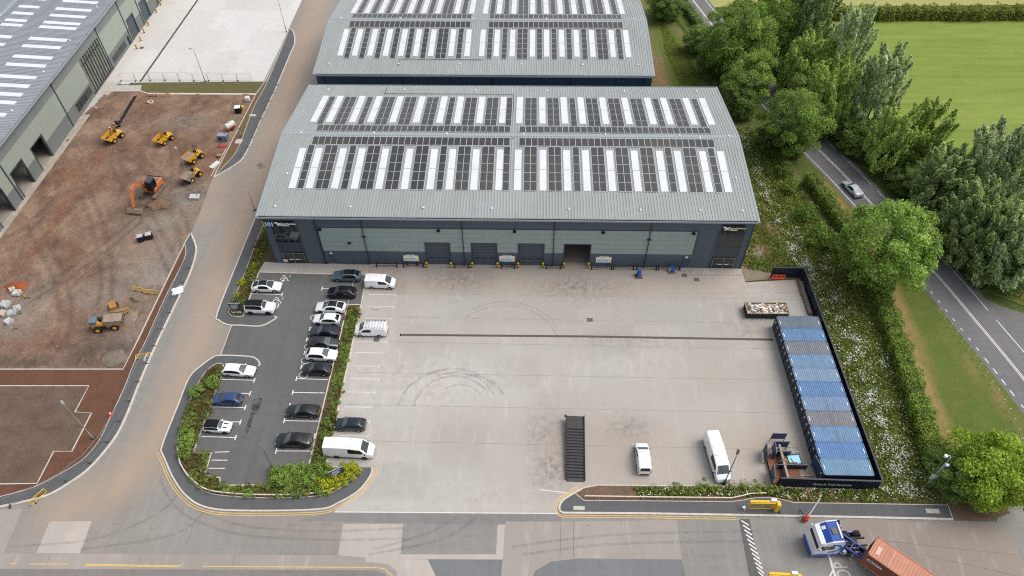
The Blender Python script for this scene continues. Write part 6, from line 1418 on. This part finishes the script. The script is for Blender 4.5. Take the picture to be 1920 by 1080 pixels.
# knee rails
def knee(label,pts,z=.1,close=False):
    c=pts[0]; T=thing('knee_rail',label,'rail fence',(c.x,c.y,z),0,'timber knee rails'); L=[p-c for p in pts]
    m=MB(); m.ribbon([(p.x,p.y) for p in L],.14,.42,.56); m.obj('rail',M_timber,T)
    for p in resample([Vector((q.x,q.y,0)) for q in L],1.9): m=MB(); m.bb((p.x-.06,p.y-.06,0),(p.x+.06,p.y+.06,.419)); m.obj('post',M_timber,T)
inn=off(crv(PP([(335,838),(341,873),(367,906),(405,925),(511.7,931.4),(609.6,925),(650,902),(668,877)]),4),0)
knee('pale timber knee rail curving round the bottom of the car park beds',inn); knee('pale timber knee rail along the verge above the right footway',PP([(1096,933.5),(1230,935.5),(1370,937)])+crv(PP([(1370,937),(1390,933),(1406,929),(1435,928)]),3)[1:],.07); knee('short pale knee rail round the sign board bed beside the off-roader',PP([(431,578),(437,590),(455,590)]),.12)
# yellow gates and red-white arm barrier
def yg(px,rz,label):
    p=P(*px); T=thing('barrier_gate',label,'gate',(p.x,p.y,.1),rz,'yellow vehicle gates'); m=MB()
    for a,b in (((-1.7,1.75),(1.4,1.75)),((-1.7,.35),(1.4,.35)),((-1.7,.35),(-1.7,1.75)),((1.4,.35),(1.4,1.75)),((-.1,.35),(-.1,1.75))): m.tube((a[0],0,a[1]),(b[0],0,b[1]),.06,6)
    m.obj('frame',M_yb,T); m=MB()
    for i in range(29): x=-1.6+i*.105; m.bb((x-.018,-.018,.42),(x+.018,.018,1.69))
    m.obj('mesh_infill',flat('mesh_yellow',(170,140,52),.6),T)
    m=MB(); m.box((-.1,.22,1.82),(3.3,.3,.22),0,.05); m.obj('cross_beam',M_yb,T); m=MB(); m.box((1.85,.0,.95),(.5,.7,1.9),0,.06); m.obj('drive_cabinet',M_yb,T); m=MB(); m.box((1.25,.35,2.05),(.75,.4,.22),0,.05); m.obj('white_cap',M_whitep,T)
    m=MB(); m.tube((-2.15,-.15,0),(-2.1,-.1,.55),.06); m.box((-2.3,0,.6),(.4,.26,.2),.4,.04); m.obj('sensor_post',M_whitep,T); m=MB(); m.box((2.3,.0,.1),(.25,.9,.2)); m.obj('base_plate',M_dblack,T)
yg((1426,956),0,'yellow mesh gate with white cap folded on the footway'); yg((1462,1091),rad(-2),'yellow mesh gate cut by the bottom edge of the picture')
p=P(1508,977); T=thing('arm_barrier','red barrier post with raised white arm on the footway edge beside the lorry','barrier',(p.x,p.y,.1),0); m=MB(); m.box((0,0,.45),(.5,.5,.9),0,.08); m.obj('cabinet',M_red,T); m=MB(); m.tube((.1,-.05,.95),(.1,.25,1.0),.32,12); m.obj('counterweight',flat('cw_red',(224,80,66),.5),T); m=MB(); m.tube((.1,.0,.95),(1.35,1.5,3.1),.07,6); m.obj('arm',M_whitep,T); m=MB(); m.path([(-.35,.15,0),(-.35,.2,1.0),(-.2,1.5,0)],.05,5); m.tube((-.7,.4,0),(-.35,.2,1.0),.05,5); m.obj('support_frame',M_blk,T)
for i,(a,b) in enumerate(((344,228),(365,258),(390,289),(413,320),(436,352),(462,385),(486,418),(508,451),(532,483),(555,520),(579,555),(601,595),(624,632),(644,672),(661,714),(673,752))):
    p=P(1600+a/2.159,480+b/2.159); T=thing('marker_post','short white marker post in the row along the grass edge of the main road','marker post',(p.x,p.y,.0),0,'white marker posts along the road'); MB().tube((0,0,0),(0,0,.9),.065,6).obj('post',M_whitep,T); MB().box((0,-.05,.75),(.12,.03,.16)).obj('reflector',M_red if False else flat('reflector_dull',(190,120,110),.3),T)
# paddock rail fence by the side road
c0=P(1872,533); T=thing('paddock_fence','brown post and rail fence under the grey-green poplar by the side road','fence',c0,0); pts=[P(a,b)-c0 for a,b in ((1872,533),(1890,543),(1910,556),(1945,575))]
m=MB()
for z in (.35,.75,1.15):
    for a,b in zip(pts,pts[1:]): m.tube((a.x,a.y,z),(b.x,b.y,z),.06,5)
m.obj('rail',flat('paddock_timber',(138,104,80),.9),T)
for a in resample(pts,1.8): m=MB(); m.bb((a.x-.07,a.y-.07,0),(a.x+.07,a.y+.07,1.3)); m.obj('post',flat('paddock_timber',(138,104,80)),T)
# ================================================================ construction site
def heras(line,label,g,brace=False,step=3.4):
    pts=resample(line,step)
    for i,(a,b) in enumerate(zip(pts,pts[1:])):
        d=b-a; T=thing('mesh_fence_panel',label,'fence panel',(a.x,a.y,.02),math.atan2(d.y,d.x),g); L=math.hypot(d.x,d.y)-.12; m=MB()
        for q0,q1 in (((0,.12),(0,2.0)),((L,.12),(L,2.0)),((0,2.0),(L,2.0)),((0,.2),(L,.2))): m.tube((q0[0],0,q0[1]),(q1[0],0,q1[1]),.026,5)
        m.obj('frame',M_steel,T); m=MB()
        for k in range(1,13): x=L*k/13; m.tube((x,0,.2),(x,0,2.0),.006,3,None,False)
        for z in (.6,1.0,1.4): m.tube((0,0,z),(L,0,z),.006,3,None,False)
        m.obj('wire_mesh',M_steel,T); m=MB(); m.box((-.05,-.1,.07),(.24,.72,.14),0,.03); m.obj('foot_block',flat('foot_rubber',(66,64,62),.9),T)
        if brace: m=MB(); m.tube((0,0,1.7),(.1,-1.3,.1),.025,5); m.box((.1,-1.4,.08),(.6,.3,.16)); m.obj('brace',M_steel,T)
heras(PP([(20,948),(92,921),(145,888),(187,848),(213,805),(236,763),(253,726),(268,694),(303,616),(319,581),(341,529),(362,483),(369,458)]),'steel mesh fence panel along the lower curved footpath','mesh fence panels along the lower footpath')
heras(PP([(520,160),(490,224),(460,290),(438,314)]),'steel mesh fence panel along the upper footpath','mesh fence panels along the upper footpath'); heras(PP([(228,152),(300,151),(400,152),(496,152)]),'braced steel mesh fence panel along the pale concrete yard','mesh fence panels along the pale yard',True)
heras(PP([(55,560),(38,590),(28,630),(4,655),(-20,670)]),'steel mesh fence panel round the bulk bags','mesh fence panels round the bulk bags')
M_mud=flat('mud_caked',(146,128,112),.9,var=.2,scale=2); M_yel=flat('plant_yellow',(212,160,52),.5,var=.14,scale=2.5); M_yrim=flat('plant_rim',(226,172,52),.5)
def dumper(label,px,hd,cab=False,load=True,rop=True,tilt=0,k=1.0,pale=False):
    p=P(*px); T=thing('site_dumper',label,'dumper',(p.x,p.y,.02),hd,'yellow dumpers on the dirt site'); T.scale=(k,k,k)
    m=MB(); m.box((-1.05,0,.95),(1.5,1.1,.55),0,.1); m.box((-1.15,0,1.32),(1.0,.9,.25),0,.08); m.box((.5,0,.62),(1.9,.75,.3),0,.04); m.bb((-1.8,-.55,.5),(-1.6,.55,.95)); m.obj('chassis',M_yel,T)
    m=MB()  # skip: open wedge tub
    t=.07; o=[(.1,1.0),(1.95,1.0),(2.35,1.75),(-.15,1.95)]
    for s in(-1,1): m.side([(.15,.75),(1.6,.75),(2.3,1.62),(-.1,1.9)],s*.86-.03,s*.86+.03)
    m.add([(.15,-.83,.75),(1.6,-.83,.75),(1.6,.83,.75),(.15,.83,.75),(2.3,-.83,1.5),(2.3,.83,1.5),(-.1,-.83,1.9),(-.1,.83,1.9),(.2,-.83,.8),(1.57,-.83,.8),(1.57,.83,.8),(.2,.83,.8)],[(3,2,1,0),(1,2,5,4),(0,6,7,3)]); m.obj('skip_tub',M_mud if pale else M_yel,T)
    m=MB(); m.add([(-.02,-.8,1.7),(2.1,-.8,1.42),(2.1,.8,1.42),(-.02,.8,1.7),(1.0,0,1.62 if load else 1.2),(.2,-.8,.82),(1.57,-.8,.82),(1.57,.8,.82),(.2,.8,.82)],[(0,1,4),(1,2,4),(2,3,4),(3,0,4)] if load else [(5,6,7,8)]); m.obj('tub_lining',M_mud,T)
    m=MB(); m.box((-.5,0,1.35),(.5,.5,.15),0,.05); m.box((-.72,0,1.65),(.12,.5,.5),0,.05); m.tube((-.15,0,1.0),(-.3,0,1.75),.04); m.tube((-.3,0,1.75),(-.27,0,1.8),.2,10); m.obj('driver_seat',M_blk,T)
    if cab: MB().box((-1.5,0,1.5),(.9,1.1,.7),0,.08).obj('bonnet_cover',flat('plant_grey',(104,120,130),.5),T)
    if rop: m=MB(); m.path([(-.85,-.5,1.2),(-.85,-.5,2.7),(-.85,.5,2.7),(-.85,.5,1.2)],.05,6); m.obj('roll_bar',M_blk,T)
    for x in (-1.15,.95):
        for s in(-1,1):
            m=MB(); m.tube((x,s*.62,.52),(x,s*1.0,.52),.52,14); w=m.obj('wheel',M_tyre_r,T); m=MB(); m.tube((x,s*.98,.52),(x,s*1.02,.52),.27,10); m.obj('rim',M_yrim,w)
    return T
dumper('yellow dumper with orange-clad workers standing behind it, at the end of the black trench',(217,262),rad(-112),False,False,False,k=1.05)
dumper('yellow dumper with empty round tub in the middle of the site, beside the long lamp shadowless post',(311,266),rad(-115),False,False,False)['label']='yellow dumper standing alone in the middle of the dirt site, its tub pointing down'
dumper('yellow dumper with tall black roll bar, upper of the two parked nose to tail',(366,300),rad(-118),False,True,True,k=1.05); dumper('yellow dumper with mud-coloured tub, lower of the two parked nose to tail',(362,335),rad(-112),False,True,True,k=1.05,pale=True)
dumper('muddy yellow dumper with grey bonnet, near the yellow pedestrian barriers at the lower left',(206,612),rad(14),True,True,False,k=1.2,pale=True)
# excavator
M_exo=flat('excavator_orange',(198,114,64),.55,var=.14,scale=2); M_exg=flat('excavator_grey',(88,90,92),.5); p=P(288,362)
T=thing('excavator','orange tracked excavator with its boom reaching down to a wide grading bucket','excavator',(p.x,p.y,.02),rad(-97)); T.scale=(1.38,)*3
for s in(-1,1):
    m=MB(); m.side([(-1.5,.1),(-1.2,0),(1.2,0),(1.5,.1),(1.5,.5),(1.2,.62),(-1.2,.62),(-1.5,.5)],s*1.0-.22,s*1.0+.22); m.obj('track',flat('track_mud',(120,106,92),.9,var=.2),T)
m=MB(); m.box((-.2,0,.75),(1.6,1.5,.3)); m.box((-.75,0,1.3),(1.7,2.3,.85),0,.12); m.box((.25,.75,1.2),(1.2,.75,.6),0,.08); m.obj('upper_body',M_exo,T)
m=MB(); m.box((-1.55,0,1.3),(.5,2.3,.95),0,.15); m.obj('counterweight',M_exg,T); m=MB(); m.box((-.6,.2,1.76),(1.0,1.3,.12),0,.03); m.tube((-.9,-.6,1.7),(-.9,-.6,2.2),.07); m.obj('engine_cover',flat('engine_grey',(104,110,120),.5),T)
m=MB(); m.box((.45,.62,1.95),(1.35,.95,1.6),0,.12); m.obj('cab',M_cglass,T); m=MB(); m.box((.42,.62,2.79),(1.3,.9,.08),0,.02); m.obj('cab_roof',flat('cab_roof_grey',(70,74,78),.5),T)
m=MB(); B1,B2,B3=(.5,-.45,1.5),(2.0,-.55,3.0),(4.1,-.3,1.9)
def beam(m,a,b,w,h): 
    a,b=Vector(a),Vector(b); d=b-a; m.box((a+b)/2,(d.length,w,h),math.atan2(d.y,d.x),0,0,-math.atan2(d.z,math.hypot(d.x,d.y)))
beam(m,B1,B2,.34,.5); beam(m,B2,(3.2,-.4,2.9),.32,.42); m.obj('boom',M_exo,T); m=MB(); beam(m,(3.0,-.42,3.0),(4.2,-.25,1.0),.26,.36); m.obj('dipper_arm',M_exo,T); m=MB(); m.tube((.9,-.2,1.6),(1.9,-.35,2.6),.07); m.tube((2.3,-.5,3.25),(3.1,-.4,3.2),.06); m.obj('hydraulic_ram',M_steel,T)
m=MB(); m.side([(3.95,.1),(4.6,.0),(4.75,.35),(4.45,.75),(4.1,.7)],-1.2,.75); m.obj('grading_bucket',flat('bucket_steel',(134,116,102),.8,var=.2),T)
# loose plant and materials
p=P(258,566); T=thing('loose_bucket','yellow toothed digger bucket lying on the dirt above the muddy dumper','digger bucket',(p.x-3.6,p.y-1.2,.02),rad(35)); m=MB(); m.side([(-.5,0),(.5,0),(.6,.3),(.45,.62),(-.45,.6)],-.8,.8); m.obj('shell',flat('bucket_worn_yellow',(168,124,62),.7,var=.2),T); m=MB(); 
for i in range(5): m.box((.7,-.65+i*.32,.12),(.35,.12,.1))
m.obj('tooth',M_dblack,T)
def pedb(px,rz,label,mat,L=2.0,lie=False):
    p=P(*px); T=thing('pedestrian_barrier',label,'barrier',(p.x,p.y,.03),rz,'plastic pedestrian barriers on the site'); m=MB(); 
    pts=[(-L/2,0,.15),(-L/2,0,.85),(-L/2+.12,0,1.0),(L/2-.12,0,1.0),(L/2,0,.85),(L/2,0,.15),(-L/2,0,.15)]; m.path(pts,.05,5)
    o=m.obj('frame',mat,T); m=MB()
    for k in range(1,9): m.tube((-L/2+L*k/9,0,.18),(-L/2+L*k/9,0,.97),.018,4)
    i_=m.obj('bar_infill',mat,T); f=MB(); f.box((-L*.3,0,.05),(.1,.6,.08)); f.box((L*.3,0,.05),(.1,.6,.08)); f_=f.obj('foot',M_blk,T)
    if lie:
        T.rotation_euler=(rad(-80),0,rz)
for px,rz,lab,mt,l in (((261,546),rad(-12),'yellow pedestrian barrier, left one of the linked pair',M_yb,0),((284,551),rad(-4),'yellow pedestrian barrier, right one of the linked pair by the white kerb',M_yb,0),((232,588),rad(24),'yellow pedestrian barrier leaning behind the muddy dumper',M_yb,0),((268,674),rad(15),'yellow barrier folded on the lower footpath',M_yb,1),((75,935),rad(60),'yellow barrier standing near the bottom left corner on the footpath',M_yb,0),((45,556),rad(-38),'orange-yellow barrier beside the bulk bags',flat('amber',(232,160,40),.5),0),((287,181),rad(0),'faded red barrier at the foot of the grass strip',flat('faded_red',(176,104,80),.7),0),((311,182),rad(-3),'faded yellow barrier at the foot of the grass strip',flat('faded_yellow',(190,160,100),.7),0)): pedb(px,rz,lab,mt,2.2,l)
p=P(419,276); barrier('plastic_barrier','red plastic barrier lying by the blue-grey generator',(p.x,p.y,.03),0,flat('barrier_red',(214,84,74),.5),2.0,.5)
BG=[((34,548),.95,'white bulk bag nearest the orange-yellow barrier'),((25,541),.8,'cream bulk bag at the top of the pile'),((12,570),1.15,'large pale sack with round top at the left of the pile'),((34,577),.95,'white square bulk bag in the middle of the pile'),((8,586),1.0,'pale bulk bag at the left edge'),((25,586),1.05,'cream lumpy bulk bag below the square one'),((19,601),.95,'greenish-white bulk bag at the bottom of the pile')]
for i,(px,s,lab) in enumerate(BG):
    p=P(px[0],px[1]+4); T=thing('bulk_bag',lab,'bulk bag',(p.x,p.y,.02),i*.7,'bulk bags at the left edge'); bm=bmesh.new(); bmesh.ops.create_cube(bm,size=1); bmesh.ops.subdivide_edges(bm,edges=bm.edges[:],cuts=4,use_grid_fill=True); rg=random.Random(i)
    for v in bm.verts:
        k=1+.14*math.cos(v.co.z*3); v.co=Vector((v.co.x*1.05*k*s,v.co.y*1.0*k*s,(v.co.z+.5)*.7*s))+Vector((rg.uniform(-.05,.05),rg.uniform(-.05,.05),rg.uniform(-.04,.04)*(v.co.z>-.4)))
    me=bpy.data.meshes.new('bulk_bag_sack'); bm.to_mesh(me); bm.free(); me.materials.append(flat('bag_%d'%(i%3) if False else ('bag_white','bag_cream','bag_pale')[i%3],((190,190,188),(182,172,154),(172,178,174))[i%3],.8,var=.1)); link('sack',me,T)
    for sx,sy in ((-.4,-.4),(.4,-.4),(.4,.4),(-.4,.4)): m=MB(); m.path([(sx*s,sy*s,.66*s),(sx*s*.9,sy*s*.9,.85*s),(sx*s*.7,sy*s*.9,.7*s)],.025,4); m.obj('lifting_loop',M_whitep,T)
def crate(name,label,cat,px,d,mat,rz=0,lid=None,legs=False):
    p=P(*px); T=thing(name,label,cat,(p.x,p.y,.02),rz); MB().box((0,0,d[2]/2+.1),d,0,.06).obj('casing',mat,T)
    if lid: MB().box((0,0,d[2]+.13),(d[0]*.96,d[1]*.96,.06),0,.02).obj('lid',lid,T)
    m=MB(); m.bb((-d[0]*.45,-d[1]*.4,0),(d[0]*.45,-d[1]*.25,.1)); m.bb((-d[0]*.45,d[1]*.25,0),(d[0]*.45,d[1]*.4,.1)); m.obj('skid',M_dblack,T); return T
T=crate('generator','blue-grey generator cabinet on the dirt beside the white kerb line','generator',(420,263),(2.0,1.3,1.3),flat('generator_blue',(108,124,142),.5),.0,flat('generator_top',(136,150,164),.5)); m=MB(); m.tube((.5,.2,1.45),(.5,.2,1.8),.06); m.obj('exhaust',M_dblack,T); m=MB(); m.bb((-.7,-.67,.5),(-.1,-.655,1.1)); m.obj('vent_panel',M_dblack,T)
p=P(434,243); T=thing('water_bowser','pale towed water tank with a red frame beside the generator','tank trailer',(p.x,p.y,.02),rad(55)); m=MB(); m.tube((-1.0,0,1.15),(1.0,0,1.15),.62,16); m.tube((1.0,0,1.15),(1.18,0,1.15),.62,16,.3); m.tube((-1.18,0,1.15),(-1.0,0,1.15),.3,16,.62); m.tube((0,0,1.75),(0,0,1.9),.22,12); m.obj('tank',flat('tank_cream',(206,206,190),.5),T); m=MB(); m.bb((-1.1,-.5,.4),(1.1,.5,.52)); m.tube((-1.0,0,.45),(-2.0,0,.45),.05); m.obj('frame',M_red,T)
for s in(-1,1): wheel(T,0,s*.62,.32,.2)
T=crate('pump_unit','black pump box with white top on the dirt near the corner of the white kerb','pump',(448,211),(1.3,1.3,1.3),M_blk,.2,M_whitep); MB().box((.9,.9,.5),(.5,.5,.9),0,.05).obj('yellow_bin',flat('bin_yellow',(220,206,110),.5),T)
crate('white_crate','small white crate at the top right corner of the dirt site','crate',(465,189),(.95,.95,.8),M_whitep,.1,flat('crate_lid',(206,206,204),.6)); crate('timber_crate','small brown crate beside the stack of pale boards','crate',(412,294),(.9,.8,.45),flat('crate_timber',(160,124,100),.8),.1)
p=P(274,449); T=thing('twin_tanks','pair of black tanks with grey lids linked together on the dirt','tank',(p.x,p.y,.02),rad(22)); m=MB()
for s in(-1,1): m.box((s*.72,0,.6),(1.15,1.1,1.0),0,.1)
m.obj('tank_body',M_blk,T); m=MB()
for s in(-1,1): m.box((s*.72,0,1.14),(1.0,.95,.1),0,.03)
m.obj('lid',flat('tank_lid',(178,182,186),.5),T); m=MB(); m.box((0,0,.5),(.4,.5,.4)); m.box((-.8,-.6,.35),(.4,.2,.3)); m.obj('coupling',M_dblack,T)
p=P(403,310); T=thing('board_stack','stack of pale boards lying on the dirt','boards',(p.x,p.y,.02),rad(68)); m=MB()
for i in range(4): m.box((0,-.4+i*.26,.12+.05*(i%2)),(2.3,.23,.16),random.uniform(-.04,.04),.01)
m.obj('board',flat('pale_board',(214,214,208),.7),T); m=MB(); m.box((-.7,0,.02),(.1,1.1,.05)); m.box((.7,0,.02),(.1,1.1,.05)); m.obj('bearer',M_wood,T)
p=P(366,372); T=thing('block_pallet','pallet of pale blocks at the foot of the tall lamp post','blocks',(p.x,p.y,.02),.05); m=MB()
for i in range(4):
    for j in range(2): m.box((-.66+i*.44,-.3+j*.6,.4),(.4,.56,.45),0,.02)
m.obj('block',flat('block_pale',(206,208,204),.8),T); MB().box((0,0,.09),(1.8,1.3,.14)).obj('pallet',M_wood,T)
p=P(283,193); T=thing('concrete_ring','white concrete manhole ring on the dirt below the faded barriers','manhole ring',(p.x,p.y,.02),0); m=MB(); N=20
vs=[];fs=[]
for r0,z in ((.62,0),(.62,.4),(.42,.4),(.42,0)): vs+=[(r0*math.cos(2*math.pi*i/N),r0*math.sin(2*math.pi*i/N),z) for i in range(N)]
for k in range(3): fs+=[(k*N+i,k*N+(i+1)%N,(k+1)*N+(i+1)%N,(k+1)*N+i) for i in range(N)]
m.add(vs,fs); m.obj('ring',flat('ring_concrete',(208,194,178),.8),T); MB().tube((0,0,0),(0,0,.1),.41,16).obj('dark_well',M_dblack,T)
a,b=P(253,181),P(223,232); T=thing('drain_trench','narrow black open trench running down from the grass strip corner','trench',(a.x,a.y,.03),0); d=b-a; m=MB(); m.ribbon([(0,0),(d.x,d.y)],.62,.0,.05); m.obj('trench_lining',flat('trench_black',(26,25,24),.9),T); m=MB(); m.tube((.35,.1,.12),(d.x+.35,d.y+.1,.12),.12,8); m.obj('drain_pipe',M_blk,T); m=MB(); m.box((d.x-.1,d.y-.6,.45),(1.2,.9,.8),.4,.1); m.box((d.x+.4,d.y-1.2,.35),(.9,.7,.6),.9,.1); m.obj('pipe_bundle',M_blk,T)
p=P(209,779); T=thing('traffic_cone','red and white traffic cone on the inner edge of the lower footpath','traffic cone',(p.x,p.y,.1),0); MB().tube((0,0,.04),(0,0,.9),.24,12,.05).obj('cone',M_red,T); MB().tube((0,0,.42),(0,0,.66),.168,12,.115).obj('white_band',M_whitep,T); MB().box((0,0,.03),(.6,.6,.06),0,.02).obj('base',M_red,T)
p=P(335,545); T=thing('white_bag','crumpled white sheet lying over the kerb of the lower footpath','sheet',(p.x,p.y-.3,.15),.4); bm=bmesh.new(); bmesh.ops.create_grid(bm,x_segments=6,y_segments=5,size=.5); rg=random.Random(4)
for v in bm.verts: v.co=Vector((v.co.x*1.8,v.co.y*1.5,.1+rg.uniform(0,.2)))
r_=bmesh.ops.extrude_face_region(bm,geom=bm.faces[:]); 
for v in [g_ for g_ in r_['geom'] if isinstance(g_,bmesh.types.BMVert)]: v.co.z-=.1
me=bpy.data.meshes.new('sheet_cloth'); bm.to_mesh(me); bm.free(); me.materials.append(M_whitep); link('cloth',me,T)
# spoil heaps and stones
def heap(label,px,r,h,mat,seed):
    p=P(*px); rg=np.random.default_rng(seed); bm=bmesh.new(); bmesh.ops.create_icosphere(bm,subdivisions=4,radius=1)
    for v in bm.verts:
        n=math.sin(v.co.x*5+seed)*math.sin(v.co.y*4.3+seed*2)*.14+rg.normal()*.03; f=1+n; v.co=Vector((v.co.x*r[0]*f,v.co.y*r[1]*f,max(-.1,v.co.z*h*f)))
    me=bpy.data.meshes.new('spoil'); bm.to_mesh(me); bm.free(); me.materials.append(mat); me.polygons.foreach_set('use_smooth',[True]*len(me.polygons)); o=link('spoil_heap',me); o.location=(p.x,p.y,.0); tag(o,label,'spoil heap')
heap('low red soil heap beside the orange-yellow barrier',(32,538),(1.8,1.1),.6,soil('red_spoil',(150,84,52),(128,70,46),(164,104,72)),1); heap('pale spoil heap under the linked yellow barriers',(262,560),(1.6,1.0),.6,soil('pale_spoil',(132,116,102),(108,92,80),(156,140,126)),2); heap('brown spoil heap in front of the excavator bucket',(300,385),(2.4,1.4),.7,M_soil,3); heap('round grey gravel heap at the lower edge of the dirt site',(213,672),(2.2,1.7),.3,soil('gravel_spoil',(124,112,100),(104,94,84),(150,138,124)),4); heap('round pale gravel patch to the right of the muddy dumper',(246,596),(1.1,1.8),.25,soil('gravel_spoil2',(140,126,112),(120,108,94),(160,148,134)),5)
q=scatter(rng,site,420); m=MB()
for x,y in q:
    s=random.uniform(.04,.12); m.box((x,y,.05),(s*2,s*1.4,s),random.uniform(0,3),0,random.uniform(-.4,.4))
tag(m.obj('rubble_scatter',flat('stone_pale',(150,132,118),.9,var=.2)),kind='stuff')
# ---------------------------------------------------------------- workers
def worker(label,px,rz,bend,sd):
    p=P(*px); T=tag(bpy.data.objects.new('person',None),label,'person','workers in orange at the trench'); COL.objects.link(T); T.location=(p.x,p.y,.03); T.rotation_euler=(0,0,rz)
    f=bend
    J={'pel':(0,0,.95,.15),'sp':(f*.25,0,1.15,.15),'ch':(f*.55,0,1.38-f*.12,.17),'nk':(f*.72,0,1.52-f*.2,.06),'hd':(f*.85,0,1.66-f*.24,.105),'tp':(f*.9,0,1.76-f*.26,.07),
     'hl':(0,.1,.9,.1),'kl':(.08,.12,.5,.07),'al':(0,.13,.1,.05),'tl':(.17,.14,.05,.04),'hr':(0,-.1,.9,.1),'kr':(.1,-.12,.5,.07),'ar':(-.02,-.13,.1,.05),'tr':(.15,-.14,.05,.04),
     'sl':(f*.55,.2,1.40-f*.12,.075),'el':(f*.5+.14,.27,1.14-f*.1,.05),'wl':(f*.55+.38,.2,1.06-f*.1,.035),'pl':(f*.55+.47,.19,1.05-f*.1,.04),'sr':(f*.55,-.2,1.40-f*.12,.075),'er':(f*.5+.16,-.27,1.14-f*.1,.05),'wr':(f*.55+.38,-.18,1.02-f*.1,.035),'pr':(f*.55+.47,-.17,1.0-f*.1,.04)}
    E_=[('pel','sp'),('sp','ch'),('ch','nk'),('nk','hd'),('hd','tp'),('pel','hl'),('hl','kl'),('kl','al'),('al','tl'),('pel','hr'),('hr','kr'),('kr','ar'),('ar','tr'),('ch','sl'),('sl','el'),('el','wl'),('wl','pl'),('ch','sr'),('sr','er'),('er','wr'),('wr','pr')]
    for s,y in (('l',.19),('r',-.17)):
        zz=J['p'+s][2]
        for k in range(4): n='f%s%d'%(s,k); J[n]=(J['p'+s][0]+.1-.008*abs(k-1),y+(k-1.5)*.026,zz-.02,.011); E_.append(('p'+s,n))
        n='t%s_'%s; J[n]=(J['p'+s][0]+.03,y+(-.06 if s=='l' else .06),zz+.01,.012); E_.append(('p'+s,n))
    ks=list(J); me=bpy.data.meshes.new('body'); me.from_pydata([J[k][:3] for k in ks],[(ks.index(a),ks.index(b)) for a,b in E_],[]); o=link('body',me,T)
    md=o.modifiers.new('skin','SKIN'); o.modifiers.new('sub','SUBSURF').render_levels=1
    for i,k in enumerate(ks): sv=me.skin_vertices[0].data[i]; sv.radius=(J[k][3],J[k][3]); sv.use_root=(k=='pel')
    m,t,b=newmat('workwear_'+sd); tc=t.nodes.new('ShaderNodeTexCoord'); sp=t.nodes.new('ShaderNodeSeparateXYZ'); t.links.new(tc.outputs['Object'],sp.inputs[0]); mr=t.nodes.new('ShaderNodeMapRange'); mr.inputs[2].default_value=2; t.links.new(sp.outputs[2],mr.inputs[0]); cr=t.nodes.new('ShaderNodeValToRGB'); cr.color_ramp.interpolation='CONSTANT'; e=cr.color_ramp.elements; hz=J['nk'][2]
    e[0].color=lin((40,36,32)); e[1].position=.08; e[1].color=lin((190,206,70) if sd=='a' else (52,54,66))
    for ps,c in ((.43,(240,118,66)),(.52,(226,222,206)),(.55,(240,118,66)),(hz/2,(196,146,120))): k=e.new(ps); k.color=lin(c)
    t.links.new(mr.outputs[0],cr.inputs[0]); t.links.new(cr.outputs[0],b.inputs['Base Color']); b.inputs['Roughness'].default_value=.8; me.materials.append(m)
    h=J['hd']; m=MB(); m.tube((h[0],0,h[2]+.05),(h[0],0,h[2]+.12),.135,14,.12); m.tube((h[0],0,h[2]+.12),(h[0],0,h[2]+.17),.12,14,.04); m.box((h[0]+.14,0,h[2]+.06),(.1,.16,.02)); m.obj('hard_hat',M_whitep,T)
    m=MB(); m.box((h[0]+.112,0,h[2]-.01),(.04,.03,.05),0,.01); m.box((h[0]+.1,0,h[2]-.055),(.02,.06,.012)); 
    for s in(-1,1): m.box((h[0]+.1,s*.04,h[2]+.02),(.015,.025,.014)); m.box((h[0],s*.108,h[2]),(.04,.02,.06))
    m.obj('face',flat('skin',(190,138,112),.6),T)
worker('person in orange jacket and lime trousers, white helmet, bending behind the dumper',(211,250),rad(-60),.35,'a'); worker('person in orange jacket and dark trousers, white helmet, standing at the trench end',(221,243),rad(-120),.2,'b')
# ================================================================ camera, light, world
cam=bpy.data.cameras.new('camera'); co=bpy.data.objects.new('camera',cam); COL.objects.link(co); cam.sensor_width=36; cam.lens=FPX/1920*36; cam.clip_end=5000; cam.clip_start=.5
M4=Matrix(((_r.x,_u.x,-_f.x,CP.x),(_r.y,_u.y,-_f.y,CP.y),(_r.z,_u.z,-_f.z,CP.z),(0,0,0,1))); co.matrix_world=M4; sc.camera=co
SD=Vector((.60,.1,.95)).normalized()
sl=bpy.data.lights.new('sun','SUN'); sl.energy=1.05; sl.angle=rad(38); sl.color=(1,.975,.94); so_=bpy.data.objects.new('sun',sl); COL.objects.link(so_); so_.rotation_euler=SD.to_track_quat('Z','Y').to_euler()
w=bpy.data.worlds.new('World'); sc.world=w; w.use_nodes=True; nt=w.node_tree; sky=nt.nodes.new('ShaderNodeTexSky'); sky.sky_type='NISHITA'; sky.sun_disc=False; sky.sun_elevation=math.asin(SD.z); sky.sun_rotation=math.atan2(SD.x,SD.y); sky.dust_density=4; sky.air_density=1.0; sky.ozone_density=1.0; hs=nt.nodes.new('ShaderNodeHueSaturation'); hs.inputs['Saturation'].default_value=.42; nt.links.new(sky.outputs[0],hs.inputs['Color']); nt.links.new(hs.outputs[0],nt.nodes['Background'].inputs[0]); nt.nodes['Background'].inputs[1].default_value=.15
sc.view_settings.view_transform='Standard'; sc.view_settings.look='None'; sc.view_settings.exposure=.31; sc.view_settings.gamma=1
sc.render.engine='CYCLES'; sc.cycles.max_bounces=5; sc.cycles.diffuse_bounces=3; sc.cycles.transparent_max_bounces=6; sc.cycles.use_denoising=False
sc.cycles.sample_clamp_indirect=6; sc.cycles.filter_width=1.15; sc.render.filter_size=1.15 if hasattr(sc.render,'filter_size') else 1
